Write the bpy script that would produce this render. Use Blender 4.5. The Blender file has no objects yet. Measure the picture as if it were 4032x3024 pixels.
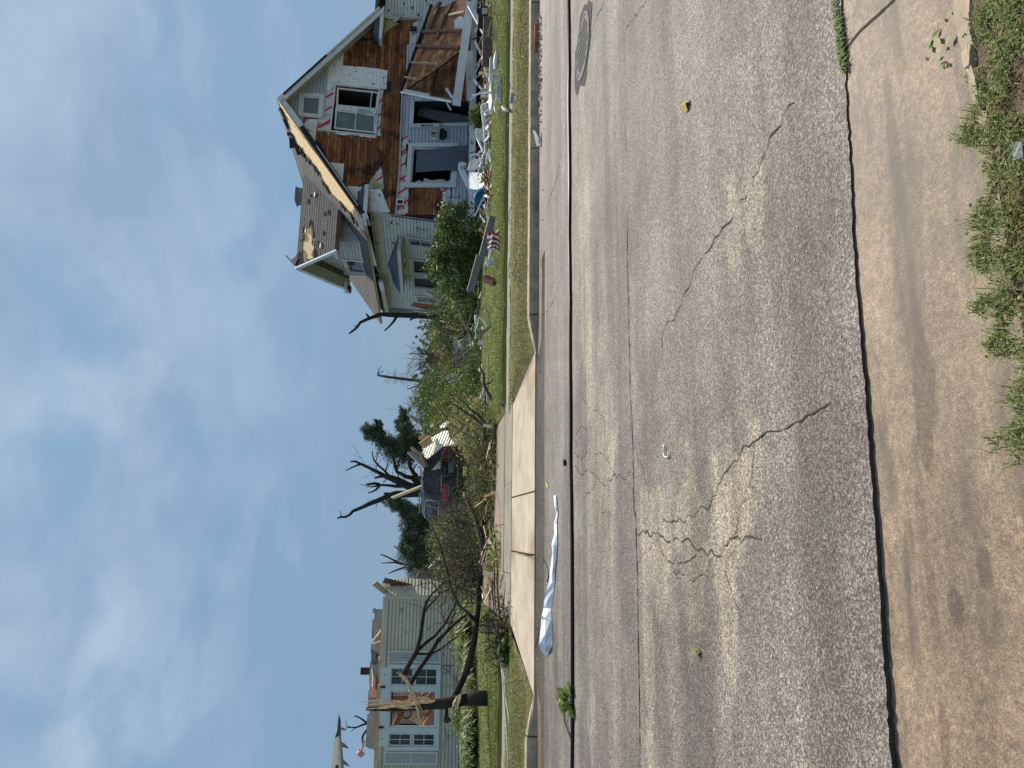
import bpy, math, random
import numpy as np
from mathutils import Vector

random.seed(7)
RNG = np.random.default_rng(7)
scene = bpy.context.scene
COL = scene.collection

# ------------------------------------------------------------------ camera, sky, sun, exposure
CAM_H = 1.5
FOC = 3000.0                       # focal length in pixels of the 4032 px wide photograph
PITCH = math.atan((2016 - 1700) / FOC)
ROLL = .034


def V3(*a):
    return np.array(a, float)


_F = V3(0, math.cos(PITCH), -math.sin(PITCH))
_r0 = V3(1, 0, 0)
_u0 = V3(0, math.sin(PITCH), math.cos(PITCH))
_r = math.cos(ROLL) * _r0 + math.sin(ROLL) * _u0
_u = math.cos(ROLL) * _u0 - math.sin(ROLL) * _r0
CAMP = V3(0, 0, CAM_H)

cam_data = bpy.data.cameras.new('camera')
cam = bpy.data.objects.new('camera', cam_data)
COL.objects.link(cam)
cam_data.sensor_width = 36.0
cam_data.lens = FOC / 4032 * 36.0
cam_data.clip_start = .05
cam_data.clip_end = 6000
from mathutils import Matrix
# the photograph lies on its side: picture-right is world-down, picture-up is world-right
X, Y, Z = -_u, _r, -_F
cam.matrix_world = Matrix(((X[0], Y[0], Z[0], 0), (X[1], Y[1], Z[1], 0), (X[2], Y[2], Z[2], CAM_H), (0, 0, 0, 1)))
scene.camera = cam

SUN_AZ, SUN_EL = math.radians(27), math.radians(46)
SUN = V3(math.sin(SUN_AZ) * math.cos(SUN_EL), math.cos(SUN_AZ) * math.cos(SUN_EL), math.sin(SUN_EL))

world = bpy.data.worlds.new('World')
scene.world = world
world.use_nodes = True
wn, wl = world.node_tree.nodes, world.node_tree.links
wn.clear()
w_out = wn.new('ShaderNodeOutputWorld')
w_bg = wn.new('ShaderNodeBackground')
w_bg.inputs['Strength'].default_value = .088
sky = wn.new('ShaderNodeTexSky')
sky.sky_type = 'NISHITA'
sky.sun_disc = False
sky.sun_elevation = SUN_EL
sky.sun_rotation = SUN_AZ
sky.air_density = 1.1
sky.dust_density = .35
sky.ozone_density = 2.2
tc = wn.new('ShaderNodeTexCoord')
sep = wn.new('ShaderNodeSeparateXYZ')
wl.new(tc.outputs['Generated'], sep.inputs[0])


def wmath(op, a, b=None, clamp=False):
    n = wn.new('ShaderNodeMath')
    n.operation = op
    n.use_clamp = clamp
    for i, v in enumerate((a, b)):
        if v is None:
            continue
        if isinstance(v, (int, float)):
            n.inputs[i].default_value = v
        else:
            wl.new(v, n.inputs[i])
    return n.outputs[0]


zc = wmath('ADD', wmath('MAXIMUM', sep.outputs[2], 0.0), .16)
px_ = wmath('DIVIDE', sep.outputs[0], zc)
py_ = wmath('DIVIDE', sep.outputs[1], zc)
comb = wn.new('ShaderNodeCombineXYZ')
wl.new(px_, comb.inputs[0])
wl.new(py_, comb.inputs[1])


def wnoise(scale, detail, rough, dist, off):
    mp = wn.new('ShaderNodeMapping')
    mp.inputs['Location'].default_value = off
    mp.inputs['Rotation'].default_value = (0, 0, math.radians(32))
    mp.inputs['Scale'].default_value = (1.25, .95, 1)
    wl.new(comb.outputs[0], mp.inputs[0])
    n = wn.new('ShaderNodeTexNoise')
    n.inputs['Scale'].default_value = scale
    n.inputs['Detail'].default_value = detail
    n.inputs['Roughness'].default_value = rough
    n.inputs['Distortion'].default_value = dist
    wl.new(mp.outputs[0], n.inputs['Vector'])
    return n.outputs['Fac']


c1 = wnoise(2.3, 9, .50, .2, (5.3, 2.9, 0))
c2 = wnoise(.62, 4, .5, .2, (2.4, 7.2, 0))
c3 = wnoise(1.9, 6, .55, .3, (1.2, 6.1, 0))
cm = wmath('ADD', wmath('MULTIPLY', c1, .6), wmath('MULTIPLY', c2, .4))
cr = wn.new('ShaderNodeMapRange')
cr.interpolation_type = 'SMOOTHSTEP'
cr.inputs['From Min'].default_value = .405
cr.inputs['From Max'].default_value = .545
wl.new(cm, cr.inputs['Value'])
# clouds thin out toward the horizon haze
fade = wn.new('ShaderNodeMapRange')
fade.inputs['From Min'].default_value = .10
fade.inputs['From Max'].default_value = .36
fade.inputs['To Min'].default_value = .04
fade.inputs['To Max'].default_value = .78
wl.new(sep.outputs[2], fade.inputs['Value'])
cmask = wmath('MULTIPLY', cr.outputs[0], fade.outputs[0])
# grey-blue bellies and pale tops inside the cloud banks
ct = wn.new('ShaderNodeMapRange')
ct.inputs['From Min'].default_value = .36
ct.inputs['From Max'].default_value = .64
wl.new(c3, ct.inputs['Value'])
ccol = wn.new('ShaderNodeMixRGB')
ccol.inputs['Color1'].default_value = (2.2, 3.0, 4.25, 1)
ccol.inputs['Color2'].default_value = (3.55, 4.35, 5.5, 1)
wl.new(ct.outputs[0], ccol.inputs['Fac'])
# even haze over the blue
hz = wn.new('ShaderNodeMixRGB')
hz.inputs['Fac'].default_value = .90
hg = wn.new('ShaderNodeMixRGB')
hg.inputs['Color1'].default_value = (1.15, 2.0, 3.3, 1)
hg.inputs['Color2'].default_value = (2.5, 3.85, 5.1, 1)
wl.new(wmath('POWER', wmath('MAXIMUM', sep.outputs[2], 0.0), .8), hg.inputs['Fac'])
wl.new(hg.outputs[0], hz.inputs['Color2'])
wl.new(sky.outputs['Color'], hz.inputs['Color1'])
cmix = wn.new('ShaderNodeMixRGB')
wl.new(ccol.outputs[0], cmix.inputs['Color2'])
wl.new(cmask, cmix.inputs['Fac'])
wl.new(hz.outputs[0], cmix.inputs['Color1'])
wl.new(cmix.outputs[0], w_bg.inputs['Color'])
wl.new(w_bg.outputs[0], w_out.inputs['Surface'])

sun_data = bpy.data.lights.new('sun', 'SUN')
sun_data.energy = 3.8
sun_data.angle = math.radians(.55)
sun_data.color = (1.0, .93, .83)
sun = bpy.data.objects.new('sun', sun_data)
COL.objects.link(sun)
sun.rotation_euler = Vector(SUN).to_track_quat('Z', 'Y').to_euler()
sun.location = (20, 40, 40)

vs = scene.view_settings
vs.view_transform = 'Standard'
vs.look = 'None'
vs.exposure = .64
vs.gamma = 1
vs.use_curve_mapping = False


# ------------------------------------------------------------------ measuring helpers
def ray(p):
    x, y = p
    return _F + ((3024 - y) - 1512) / FOC * _r - (x - 2016) / FOC * _u


def ground(p, z=0.0):
    v = ray(p)
    return CAMP + v * ((z - CAM_H) / v[2])


def at(p, dist):
    v = ray(p)
    return CAMP + v * (dist / v[1])


def zm(x0, y0, s):
    return lambda X, Y: (x0 + s * X, y0 + s * Y)


A = zm(1050, 0, .5425)
B = zm(1050, 600, .5425)
C_ = zm(1250, 1200, .5425)
D_ = zm(1250, 2100, .5569)
A2 = zm(1550, 350, .3014)
A3 = zm(1100, 300, .3014)
A4 = zm(1380, 820, .3014)
A5 = zm(1080, 650, .3014)
A6 = zm(1380, 2550, .2857)
A7 = zm(1450, 0, .2531)
G1 = zm(1380, 2250, .3014)
S1 = zm(1600, 1700, .2412)
T1 = zm(1300, 1550, .3314)
M1 = zm(1550, 1200, .3316)
Y1 = zm(1800, 400, .2411)
Y2 = zm(1800, 750, .2411)
R1 = zm(1280, 2600, .2557)
W1 = zm(1750, 2050, .3617)
N1 = zm(1900, 1100, .3616)
N2 = zm(1900, 2450, .3458)
B3 = zm(1600, 2050, .2713)
P4 = zm(1800, 0, .2593)
V5 = zm(3500, 0, .7348)
K1 = zm(1900, 0, .6027)
K2 = zm(1900, 1000, .6027)
K3 = zm(1900, 2000, .6173)
Q4 = zm(3000, 0, .6028)
Q5 = zm(3000, 1000, .6028)
Q6 = zm(3000, 2000, .6172)

TH = math.radians(12.6)
ES = V3(math.cos(TH), math.sin(TH), 0)     # along the street
ET = V3(-math.sin(TH), math.cos(TH), 0)    # across the street, away from the camera
EZ = V3(0, 0, 1)


def S(s, t, z=0.0):
    return ES * s + ET * t + EZ * z


def stc(P):
    return float(P @ ES), float(P @ ET)


class Frame:
    def __init__(f, O, U, W, N):
        f.O, f.U, f.W, f.N = O, U, W, N
        M = np.array([U, W]).T
        f.pinv = np.linalg.pinv(M)

    def P(f, u, w, off=0.0):
        return f.O + f.U * u + f.W * w + f.N * off

    def px(f, p, off=0.0):
        v = ray(p)
        o = f.O + f.N * off
        t = ((o - CAMP) @ f.N) / (v @ f.N)
        q = f.pinv @ (CAMP + v * t - o)
        return float(q[0]), float(q[1])

    def poly(f, pts, off=0.0):
        return [f.px(p, off) for p in pts]


# ------------------------------------------------------------------ object helpers
LOC = {}


def rootloc(o):
    return LOC.get(o.name, V3(0, 0, 0)) if o else V3(0, 0, 0)


def link(o, parent=None):
    COL.objects.link(o)
    if parent is not None:
        o.parent = parent
        LOC[o.name] = rootloc(parent)
    return o


def tag(o, label=None, cat=None, group=None, kind=None):
    for k, v in (('label', label), ('category', cat), ('group', group), ('kind', kind)):
        if v:
            o[k] = v
    return o


def thing(name, label, cat, loc, group=None):
    o = bpy.data.objects.new(name, None)
    o.empty_display_size = .2
    o.location = loc
    COL.objects.link(o)
    LOC[o.name] = np.array(loc, float)
    return tag(o, label, cat, group)


def obj(name, V, F, mat, parent=None, smooth=False, loc=None, mats=None, fmat=None):
    V = np.asarray(V, float).reshape(-1, 3)
    me = bpy.data.meshes.new(name)
    o = bpy.data.objects.new(name, me)
    if parent is None:
        if loc is None:
            loc = V3((V[:, 0].min() + V[:, 0].max()) / 2, (V[:, 1].min() + V[:, 1].max()) / 2, V[:, 2].min())
        o.location = loc
    link(o, parent)
    if parent is None:
        LOC[o.name] = np.array(loc, float)
    base = LOC[o.name]
    me.from_pydata((V - base).tolist(), [], [list(map(int, f)) for f in F])
    for m in (mats or [mat]):
        me.materials.append(m)
    if fmat is not None:
        me.polygons.foreach_set('material_index', np.asarray(fmat, np.int32))
    if smooth:
        me.polygons.foreach_set('use_smooth', np.ones(len(me.polygons), bool))
    me.update()
    return o


def npobj(name, V, k, mat, parent=None, loc=None):
    """mesh from loose faces, every face has k own vertices"""
    V = np.asarray(V, np.float64).reshape(-1, 3)
    me = bpy.data.meshes.new(name)
    o = bpy.data.objects.new(name, me)
    if parent is None:
        loc = loc if loc is not None else V3(V[:, 0].mean(), V[:, 1].mean(), V[:, 2].min())
        o.location = loc
    link(o, parent)
    if parent is None:
        LOC[o.name] = np.array(loc, float)
    Vl = (V - LOC[o.name]).astype(np.float32)
    n = len(Vl)
    nf = n // k
    me.vertices.add(n)
    me.vertices.foreach_set('co', Vl.ravel())
    me.loops.add(n)
    me.loops.foreach_set('vertex_index', np.arange(n, dtype=np.int32))
    me.polygons.add(nf)
    me.polygons.foreach_set('loop_start', np.arange(0, n, k, dtype=np.int32))
    me.polygons.foreach_set('loop_total', np.full(nf, k, np.int32))
    me.materials.append(mat)
    me.update(calc_edges=True)
    me.validate()
    return o


class MB:
    """collects shapes, builds them as ONE mesh object"""

    def __init__(s):
        s.V, s.F = [], []

    def add(s, V, F):
        b = len(s.V)
        s.V += [np.asarray(v, float) for v in V]
        s.F += [[i + b for i in f] for f in F]
        return s

    def prism(s, pts, n, t):
        pts = [np.asarray(p, float) for p in pts]
        k = len(pts)
        n = np.asarray(n, float)
        V = pts + [p + n * t for p in pts]
        F = [list(range(k))[::-1], list(range(k, 2 * k))] + [[i, (i + 1) % k, k + (i + 1) % k, k + i] for i in range(k)]
        return s.add(V, F)

    def hexa(s, b4, t4):
        return s.add(list(b4) + list(t4), [[3, 2, 1, 0], [4, 5, 6, 7], [0, 1, 5, 4], [1, 2, 6, 5], [2, 3, 7, 6], [3, 0, 4, 7]])

    def box(s, c, U, Vv, W, a, b, h):
        c = np.asarray(c, float)
        U, Vv, W = U * a / 2, Vv * b / 2, W * h
        return s.hexa([c - U - Vv, c + U - Vv, c + U + Vv, c - U + Vv], [c - U - Vv + W, c + U - Vv + W, c + U + Vv + W, c - U + Vv + W])

    def bar(s, p, q, w, h, up=None):
        p, q = np.asarray(p, float), np.asarray(q, float)
        dd = q - p
        dd = dd / np.linalg.norm(dd)
        up = EZ if up is None else np.asarray(up, float)
        sd = np.cross(dd, up)
        if np.linalg.norm(sd) < 1e-4:
            sd = np.cross(dd, V3(1, 0, 0))
        sd /= np.linalg.norm(sd)
        uu = np.cross(sd, dd)
        a, b = sd * w / 2, uu * h / 2
        return s.hexa([p - a - b, p + a - b, p + a + b, p - a + b], [q - a - b, q + a - b, q + a + b, q - a + b])

    def tube(s, pts, rad, sides=6, cap=True):
        pts = [np.asarray(p, float) for p in pts]
        n = len(pts)
        if not hasattr(rad, '__len__'):
            rad = [rad] * n
        b = len(s.V)
        ref = V3(.31, .17, .93)
        for i, p in enumerate(pts):
            t = pts[min(i + 1, n - 1)] - pts[max(i - 1, 0)]
            t = t / (np.linalg.norm(t) + 1e-9)
            a = np.cross(t, ref)
            if np.linalg.norm(a) < .05:
                a = np.cross(t, V3(1, 0, 0))
            a /= np.linalg.norm(a)
            c = np.cross(t, a)
            for k in range(sides):
                g = 2 * math.pi * k / sides
                s.V.append(p + (a * math.cos(g) + c * math.sin(g)) * rad[i])
        for i in range(n - 1):
            for k in range(sides):
                k2 = (k + 1) % sides
                s.F.append([b + i * sides + k, b + i * sides + k2, b + (i + 1) * sides + k2, b + (i + 1) * sides + k])
        if cap:
            s.F.append([b + k for k in range(sides)][::-1])
            s.F.append([b + (n - 1) * sides + k for k in range(sides)])
        return s

    def build(s, name, mat, parent=None, smooth=False, loc=None):
        return obj(name, s.V, s.F, mat, parent, smooth, loc)


def prism(name, pts, n, t, mat, parent=None):
    return MB().prism(pts, n, t).build(name, mat, parent)


def fpoly(name, fr, uw, off, t, mat, parent):
    return prism(name, [fr.P(u, w, off) for u, w in uw], fr.N, t, mat, parent)


def jag(pts, step=.06, amp=.02, closed=True):
    """roughen the outline of a torn piece"""
    out = []
    n = len(pts)
    for i in range(n if closed else n - 1):
        p, q = np.array(pts[i]), np.array(pts[(i + 1) % n])
        L = np.linalg.norm(q - p)
        m = max(1, int(L / step))
        d = (q - p) / (L + 1e-9)
        nr = np.array([-d[1], d[0]])
        for k in range(m):
            j = 0 if k == 0 else random.uniform(-amp, amp)
            out.append(tuple(p + (q - p) * k / m + nr * j))
    return out


# ------------------------------------------------------------------ materials
def mat(name, col, rough=.8, var=.0, vscale=4.0, col2=None, rnd=.0, island=.0, bump=0.0, bscale=40.0, metal=0.0,
        trans=0.0, stretch=(1, 1, 1), spec=.3, detail=5, patch=None, coat=0):
    m = bpy.data.materials.new(name)
    m.use_nodes = True
    nt = m.node_tree
    N, L = nt.nodes, nt.links
    bs = N['Principled BSDF']
    bs.inputs['Roughness'].default_value = rough
    bs.inputs['Metallic'].default_value = metal
    bs.inputs['Specular IOR Level'].default_value = spec
    if coat:
        bs.inputs['Coat Weight'].default_value = coat
        bs.inputs['Coat Roughness'].default_value = .08
    t = N.new('ShaderNodeTexCoord')
    mp = N.new('ShaderNodeMapping')
    mp.inputs['Scale'].default_value = stretch
    L.new(t.outputs['Object'], mp.inputs[0])
    c = N.new('ShaderNodeRGB')
    c.outputs[0].default_value = (*col, 1)
    cur = c.outputs[0]
    if col2 is not None or var:
        nz = N.new('ShaderNodeTexNoise')
        nz.inputs['Scale'].default_value = vscale
        nz.inputs['Detail'].default_value = detail
        nz.inputs['Roughness'].default_value = .62
        L.new(mp.outputs[0], nz.inputs['Vector'])
        mr = N.new('ShaderNodeMapRange')
        mr.inputs['From Min'].default_value = .33
        mr.inputs['From Max'].default_value = .67
        L.new(nz.outputs['Fac'], mr.inputs['Value'])
        mx = N.new('ShaderNodeMixRGB')
        L.new(mr.outputs[0], mx.inputs['Fac'])
        if col2 is not None:
            L.new(cur, mx.inputs['Color1'])
            mx.inputs['Color2'].default_value = (*col2, 1)
        else:
            mx.inputs['Color1'].default_value = (*[x * (1 - var) for x in col], 1)
            mx.inputs['Color2'].default_value = (*[min(1, x * (1 + var)) for x in col], 1)
        cur = mx.outputs[0]
    if patch is not None:                 # (colour, scale, threshold, softness)
        pc, ps, pt, sf = patch
        nz = N.new('ShaderNodeTexNoise')
        nz.inputs['Scale'].default_value = ps
        nz.inputs['Detail'].default_value = 6
        nz.inputs['Roughness'].default_value = .6
        mp2 = N.new('ShaderNodeMapping')
        mp2.inputs['Location'].default_value = (3.3, 7.7, 1.1)
        L.new(t.outputs['Object'], mp2.inputs[0])
        L.new(mp2.outputs[0], nz.inputs['Vector'])
        mr = N.new('ShaderNodeMapRange')
        mr.inputs['From Min'].default_value = pt
        mr.inputs['From Max'].default_value = pt + sf
        L.new(nz.outputs['Fac'], mr.inputs['Value'])
        mx = N.new('ShaderNodeMixRGB')
        L.new(mr.outputs[0], mx.inputs['Fac'])
        L.new(cur, mx.inputs['Color1'])
        mx.inputs['Color2'].default_value = (*pc, 1)
        cur = mx.outputs[0]
    if rnd or island:
        src = None
        if rnd:
            oi = N.new('ShaderNodeObjectInfo')
            src = oi.outputs['Random']
            amt = rnd
        else:
            ge = N.new('ShaderNodeNewGeometry')
            src = ge.outputs['Random Per Island']
            amt = island
        mr = N.new('ShaderNodeMapRange')
        mr.inputs['To Min'].default_value = 1 - amt
        mr.inputs['To Max'].default_value = 1 + amt
        L.new(src, mr.inputs['Value'])
        hs = N.new('ShaderNodeHueSaturation')
        L.new(mr.outputs[0], hs.inputs['Value'])
        L.new(cur, hs.inputs['Color'])
        if island:
            mh = N.new('ShaderNodeMapRange')
            mh.inputs['To Min'].default_value = .515
            mh.inputs['To Max'].default_value = .485
            L.new(src, mh.inputs['Value'])
            L.new(mh.outputs[0], hs.inputs['Hue'])
        cur = hs.outputs[0]
    L.new(cur, bs.inputs['Base Color'])
    if bump:
        nb = N.new('ShaderNodeTexNoise')
        nb.inputs['Scale'].default_value = bscale
        nb.inputs['Detail'].default_value = 4
        L.new(mp.outputs[0], nb.inputs['Vector'])
        bp = N.new('ShaderNodeBump')
        bp.inputs['Strength'].default_value = bump
        bp.inputs['Distance'].default_value = .02
        L.new(nb.outputs['Fac'], bp.inputs['Height'])
        L.new(bp.outputs[0], bs.inputs['Normal'])
    if trans:
        tr = N.new('ShaderNodeBsdfTranslucent')
        L.new(cur, tr.inputs['Color'])
        ms = N.new('ShaderNodeMixShader')
        ms.inputs['Fac'].default_value = trans
        L.new(bs.outputs[0], ms.inputs[1])
        L.new(tr.outputs[0], ms.inputs[2])
        L.new(ms.outputs[0], N['Material Output'].inputs['Surface'])
    return m


def aggregate_mat(name, dark, mid, light, size, rough, stain=None, streak=.3, bump=.35, bands=None, band_col=(1.62, 1.54, 1.38)):
    """asphalt / exposed aggregate: stones in a binder, with worn lanes along the street"""
    m = bpy.data.materials.new(name)
    m.use_nodes = True
    nt = m.node_tree
    N, L = nt.nodes, nt.links
    bs = N['Principled BSDF']
    bs.inputs['Roughness'].default_value = rough
    bs.inputs['Specular IOR Level'].default_value = .35
    t = N.new('ShaderNodeTexCoord')
    vo = N.new('ShaderNodeTexVoronoi')
    vo.inputs['Scale'].default_value = size
    vo.inputs['Randomness'].default_value = 1
    L.new(t.outputs['Object'], vo.inputs['Vector'])
    sx = N.new('ShaderNodeSeparateColor')
    L.new(vo.outputs['Color'], sx.inputs[0])
    ramp = N.new('ShaderNodeValToRGB')
    e = ramp.color_ramp.elements
    e[0].position, e[0].color = .0, (*dark, 1)
    e[1].position, e[1].color = 1, (*light, 1)
    k = e.new(.45)
    k.color = (*mid, 1)
    k = e.new(.82)
    k.color = (*[(a + b) / 2 for a, b in zip(mid, light)], 1)
    L.new(sx.outputs[0], ramp.inputs[0])
    cur = ramp.outputs[0]

    def noise(scale, detail, vec):
        n = N.new('ShaderNodeTexNoise')
        n.inputs['Scale'].default_value = scale
        n.inputs['Detail'].default_value = detail
        n.inputs['Roughness'].default_value = .6
        L.new(vec, n.inputs['Vector'])
        return n.outputs['Fac']

    def mul(c, f, lo, hi, a=.3, b=.7):
        mr = N.new('ShaderNodeMapRange')
        mr.inputs['From Min'].default_value = a
        mr.inputs['From Max'].default_value = b
        mr.inputs['To Min'].default_value = lo
        mr.inputs['To Max'].default_value = hi
        L.new(f, mr.inputs['Value'])
        mx = N.new('ShaderNodeMixRGB')
        mx.blend_type = 'MULTIPLY'
        mx.inputs['Fac'].default_value = 1
        L.new(c, mx.inputs['Color1'])
        L.new(mr.outputs[0], mx.inputs['Color2'])
        return mx.outputs[0]

    rot = N.new('ShaderNodeMapping')            # wheel-track wear runs along the street
    rot.vector_type = 'TEXTURE'
    rot.inputs['Rotation'].default_value = (0, 0, TH)
    rot.inputs['Scale'].default_value = (5.5, .45, 1)
    L.new(t.outputs['Object'], rot.inputs[0])
    cur = mul(cur, noise(.9, 4, rot.outputs[0]), 1 - streak, 1 + streak * .8, .38, .62)
    cur = mul(cur, noise(1.1, 6, t.outputs['Object']), .72, 1.18, .35, .65)
    cur = mul(cur, noise(38, 3, t.outputs['Object']), .72, 1.26)
    cur = mul(cur, noise(7, 5, t.outputs['Object']), .86, 1.14)
    if bands:
        tot = None
        for cc, ra, rb, am in bands:
            mpp = N.new('ShaderNodeMapping')
            mpp.vector_type = 'TEXTURE'
            mpp.inputs['Location'].default_value = (float(cc[0]), float(cc[1]), 0)
            mpp.inputs['Rotation'].default_value = (0, 0, TH)
            mpp.inputs['Scale'].default_value = (ra, rb, 1)
            L.new(t.outputs['Object'], mpp.inputs[0])
            ln = N.new('ShaderNodeVectorMath')
            ln.operation = 'LENGTH'
            L.new(mpp.outputs[0], ln.inputs[0])
            ad = N.new('ShaderNodeMath')
            ad.operation = 'ADD'
            L.new(ln.outputs['Value'], ad.inputs[0])
            wob = N.new('ShaderNodeMath')
            wob.operation = 'MULTIPLY_ADD'
            L.new(noise(2.6, 5, t.outputs['Object']), wob.inputs[0])
            wob.inputs[1].default_value = 2.2
            wob.inputs[2].default_value = -1.1
            L.new(wob.outputs[0], ad.inputs[1])
            mr = N.new('ShaderNodeMapRange')
            mr.inputs['From Min'].default_value = 1.02
            mr.inputs['From Max'].default_value = .72
            mr.inputs['To Max'].default_value = am
            L.new(ad.outputs[0], mr.inputs['Value'])
            if tot is None:
                tot = mr.outputs[0]
            else:
                m2 = N.new('ShaderNodeMath')
                m2.operation = 'MAXIMUM'
                L.new(tot, m2.inputs[0])
                L.new(mr.outputs[0], m2.inputs[1])
                tot = m2.outputs[0]
        mx = N.new('ShaderNodeMixRGB')
        mx.blend_type = 'MULTIPLY'
        mx.inputs['Color2'].default_value = (*band_col, 1)
        L.new(tot, mx.inputs['Fac'])
        L.new(cur, mx.inputs['Color1'])
        cur = mx.outputs[0]
    if stain is not None:
        rot2 = N.new('ShaderNodeMapping')
        rot2.vector_type = 'TEXTURE'
        rot2.inputs['Rotation'].default_value = (0, 0, TH)
        rot2.inputs['Scale'].default_value = (1.5, .32, 1)
        L.new(t.outputs['Object'], rot2.inputs[0])
        f = noise(1.7, 7, rot2.outputs[0])
        mr = N.new('ShaderNodeMapRange')
        mr.inputs['From Min'].default_value = .50
        mr.inputs['From Max'].default_value = .66
        L.new(f, mr.inputs['Value'])
        mx = N.new('ShaderNodeMixRGB')
        L.new(mr.outputs[0], mx.inputs['Fac'])
        L.new(cur, mx.inputs['Color1'])
        mx.inputs['Color2'].default_value = (*stain, 1)
        cur = mx.outputs[0]
    L.new(cur, bs.inputs['Base Color'])
    bp = N.new('ShaderNodeBump')
    bp.inputs['Strength'].default_value = bump
    bp.inputs['Distance'].default_value = .004
    L.new(vo.outputs['Distance'], bp.inputs['Height'])
    L.new(bp.outputs[0], bs.inputs['Normal'])
    return m


def foil_mat():
    """white foam board facing printed with red stripes"""
    m = bpy.data.materials.new('printed_foam_board')
    m.use_nodes = True
    N, L = m.node_tree.nodes, m.node_tree.links
    bs = N['Principled BSDF']
    bs.inputs['Roughness'].default_value = .55
    t = N.new('ShaderNodeTexCoord')
    mp = N.new('ShaderNodeMapping')
    mp.inputs['Rotation'].default_value = (0, math.radians(38), 0)
    L.new(t.outputs['Object'], mp.inputs[0])
    w = N.new('ShaderNodeTexWave')
    w.bands_direction = 'X'
    w.inputs['Scale'].default_value = .8
    w.inputs['Distortion'].default_value = .3
    w.inputs['Detail'].default_value = 0
    L.new(mp.outputs[0], w.inputs['Vector'])
    r = N.new('ShaderNodeValToRGB')
    e = r.color_ramp.elements
    r.color_ramp.interpolation = 'CONSTANT'
    e[0].position, e[0].color = 0, (.62, .58, .57, 1)
    e[1].position, e[1].color = .90, (.50, .035, .05, 1)
    k = e.new(.45)
    k.color = (.60, .40, .40, 1)
    k = e.new(.60)
    k.color = (.66, .62, .61, 1)
    L.new(w.outputs['Fac'], r.inputs[0])
    n = N.new('ShaderNodeTexNoise')
    n.inputs['Scale'].default_value = 6
    n.inputs['Detail'].default_value = 5
    L.new(t.outputs['Object'], n.inputs['Vector'])
    mr = N.new('ShaderNodeMapRange')
    mr.inputs['From Min'].default_value = .3
    mr.inputs['From Max'].default_value = .7
    mr.inputs['To Min'].default_value = .75
    mr.inputs['To Max'].default_value = 1.1
    L.new(n.outputs['Fac'], mr.inputs['Value'])
    mx = N.new('ShaderNodeMixRGB')
    mx.blend_type = 'MULTIPLY'
    mx.inputs['Fac'].default_value = 1
    L.new(r.outputs[0], mx.inputs['Color1'])
    L.new(mr.outputs[0], mx.inputs['Color2'])
    L.new(mx.outputs[0], bs.inputs['Base Color'])
    return m


M = {}
DARK = [(ground(Q4(830, 900)), .30, .035, .8), (ground(Q4(850, 300)), .25, .03, .5), (ground(Q5(1000, 650)), .22, .05, 1.0), (ground(Q5(1010, 1050)), .2, .03, .9), (ground(Q6(1010, 300)), .3, .03, .6), (ground(Q6(1340, 380)), .07, .03, .9),
        (ground(Q6(1180, 620)), .06, .03, .9), (ground(Q4(1240, 650)), .25, .03, .9), (ground(Q5(1450, 300)), .3, .03, .6), (ground(Q6(1120, 1500)), .12, .03, .5), (ground(Q4(1150, 100)), .2, .05, .5), (ground(Q5(1550, 1150)), .4, .04, .5)]
# worn, paler ground round the cracked spots: centre, half length along the street, half width across, strength
WEAR = [(ground(K3(1110, 240)), .50, .30, .9), (ground(K3(1330, 260)), .55, .30, 1.0), (ground(K3(1530, 160)), .42, .22, 1.0), (ground(K3(1560, 480)), .42, .16, .9), (ground(K2(1660, 1560)), .34, .20, .95), (ground(K2(1760, 1400)), .25, .12, .8),
        (ground(K2(760, 1400)), 1.1, .7, .6), (ground(K3(1060, 950)), 1.9, .13, .8), (ground(K1(1780, 1330)), .30, .12, .8), (ground(K1(1640, 1500)), .30, .10, .6), (ground(K3(690, 900)), 1.8, .15, .7), (ground(K2(690, 500)), 1.9, .16, .6), (ground(K1(650, 1100)), 2.2, .2, .6)]
M['asphalt'] = aggregate_mat('worn_asphalt', (.060, .050, .042), (.122, .104, .088), (.36, .31, .25), 150, .75, None, .30, .45, WEAR)
M['pan'] = aggregate_mat('stained_gutter_concrete', (.158, .106, .067), (.208, .143, .092), (.32, .24, .165), 230, .62, (.085, .064, .047), .16, .18, DARK, (.55, .54, .54))
M['asphalt_side'] = mat('asphalt_edge', (.055, .05, .046), .9, .3, 30, bump=.5, bscale=90)
M['concrete'] = mat('pale_concrete', (.42, .345, .25), .85, .16, 2.2, bump=.15, bscale=60, patch=((.27, .19, .12), .7, .52, .14))
M['curb'] = mat('kerb_concrete', (.37, .29, .21), .85, .28, 5, bump=.25, bscale=50, patch=((.2, .16, .12), 3, .56, .12))
M['gutter'] = mat('far_gutter_concrete', (.12, .088, .055), .6, .25, 3, bump=.15, bscale=50)  # darkened all over to stand in for a wider kerb shadow
M['mud'] = mat('wet_mud', (.10, .068, .036), .14, .35, 4, bump=.4, bscale=25, patch=((.075, .06, .03), 6, .5, .1))
M['walk'] = mat('sidewalk_concrete', (.235, .205, .155), .9, .18, 3, bump=.2, bscale=50)
M['drive'] = mat('driveway_concrete', (.23, .18, .13), .85, .14, 2, bump=.15, bscale=50, patch=((.30, .20, .14), 1.3, .52, .15))
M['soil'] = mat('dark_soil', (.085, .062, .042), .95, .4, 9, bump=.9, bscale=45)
M['lawn'] = mat('lawn_turf', (.11, .14, .032), .95, .35, 1.3, col2=(.19, .185, .055), bump=.8, bscale=60)
M['verge'] = mat('verge_turf', (.085, .105, .028), .95, .3, .9, col2=(.20, .155, .075), bump=.8, bscale=60)
M['far_ground'] = mat('far_turf', (.08, .095, .035), .95, .4, .25, bump=.6, bscale=8)
M['grass'] = mat('grass_blade', (.165, .20, .046), .7, island=.45, trans=.35)
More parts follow.
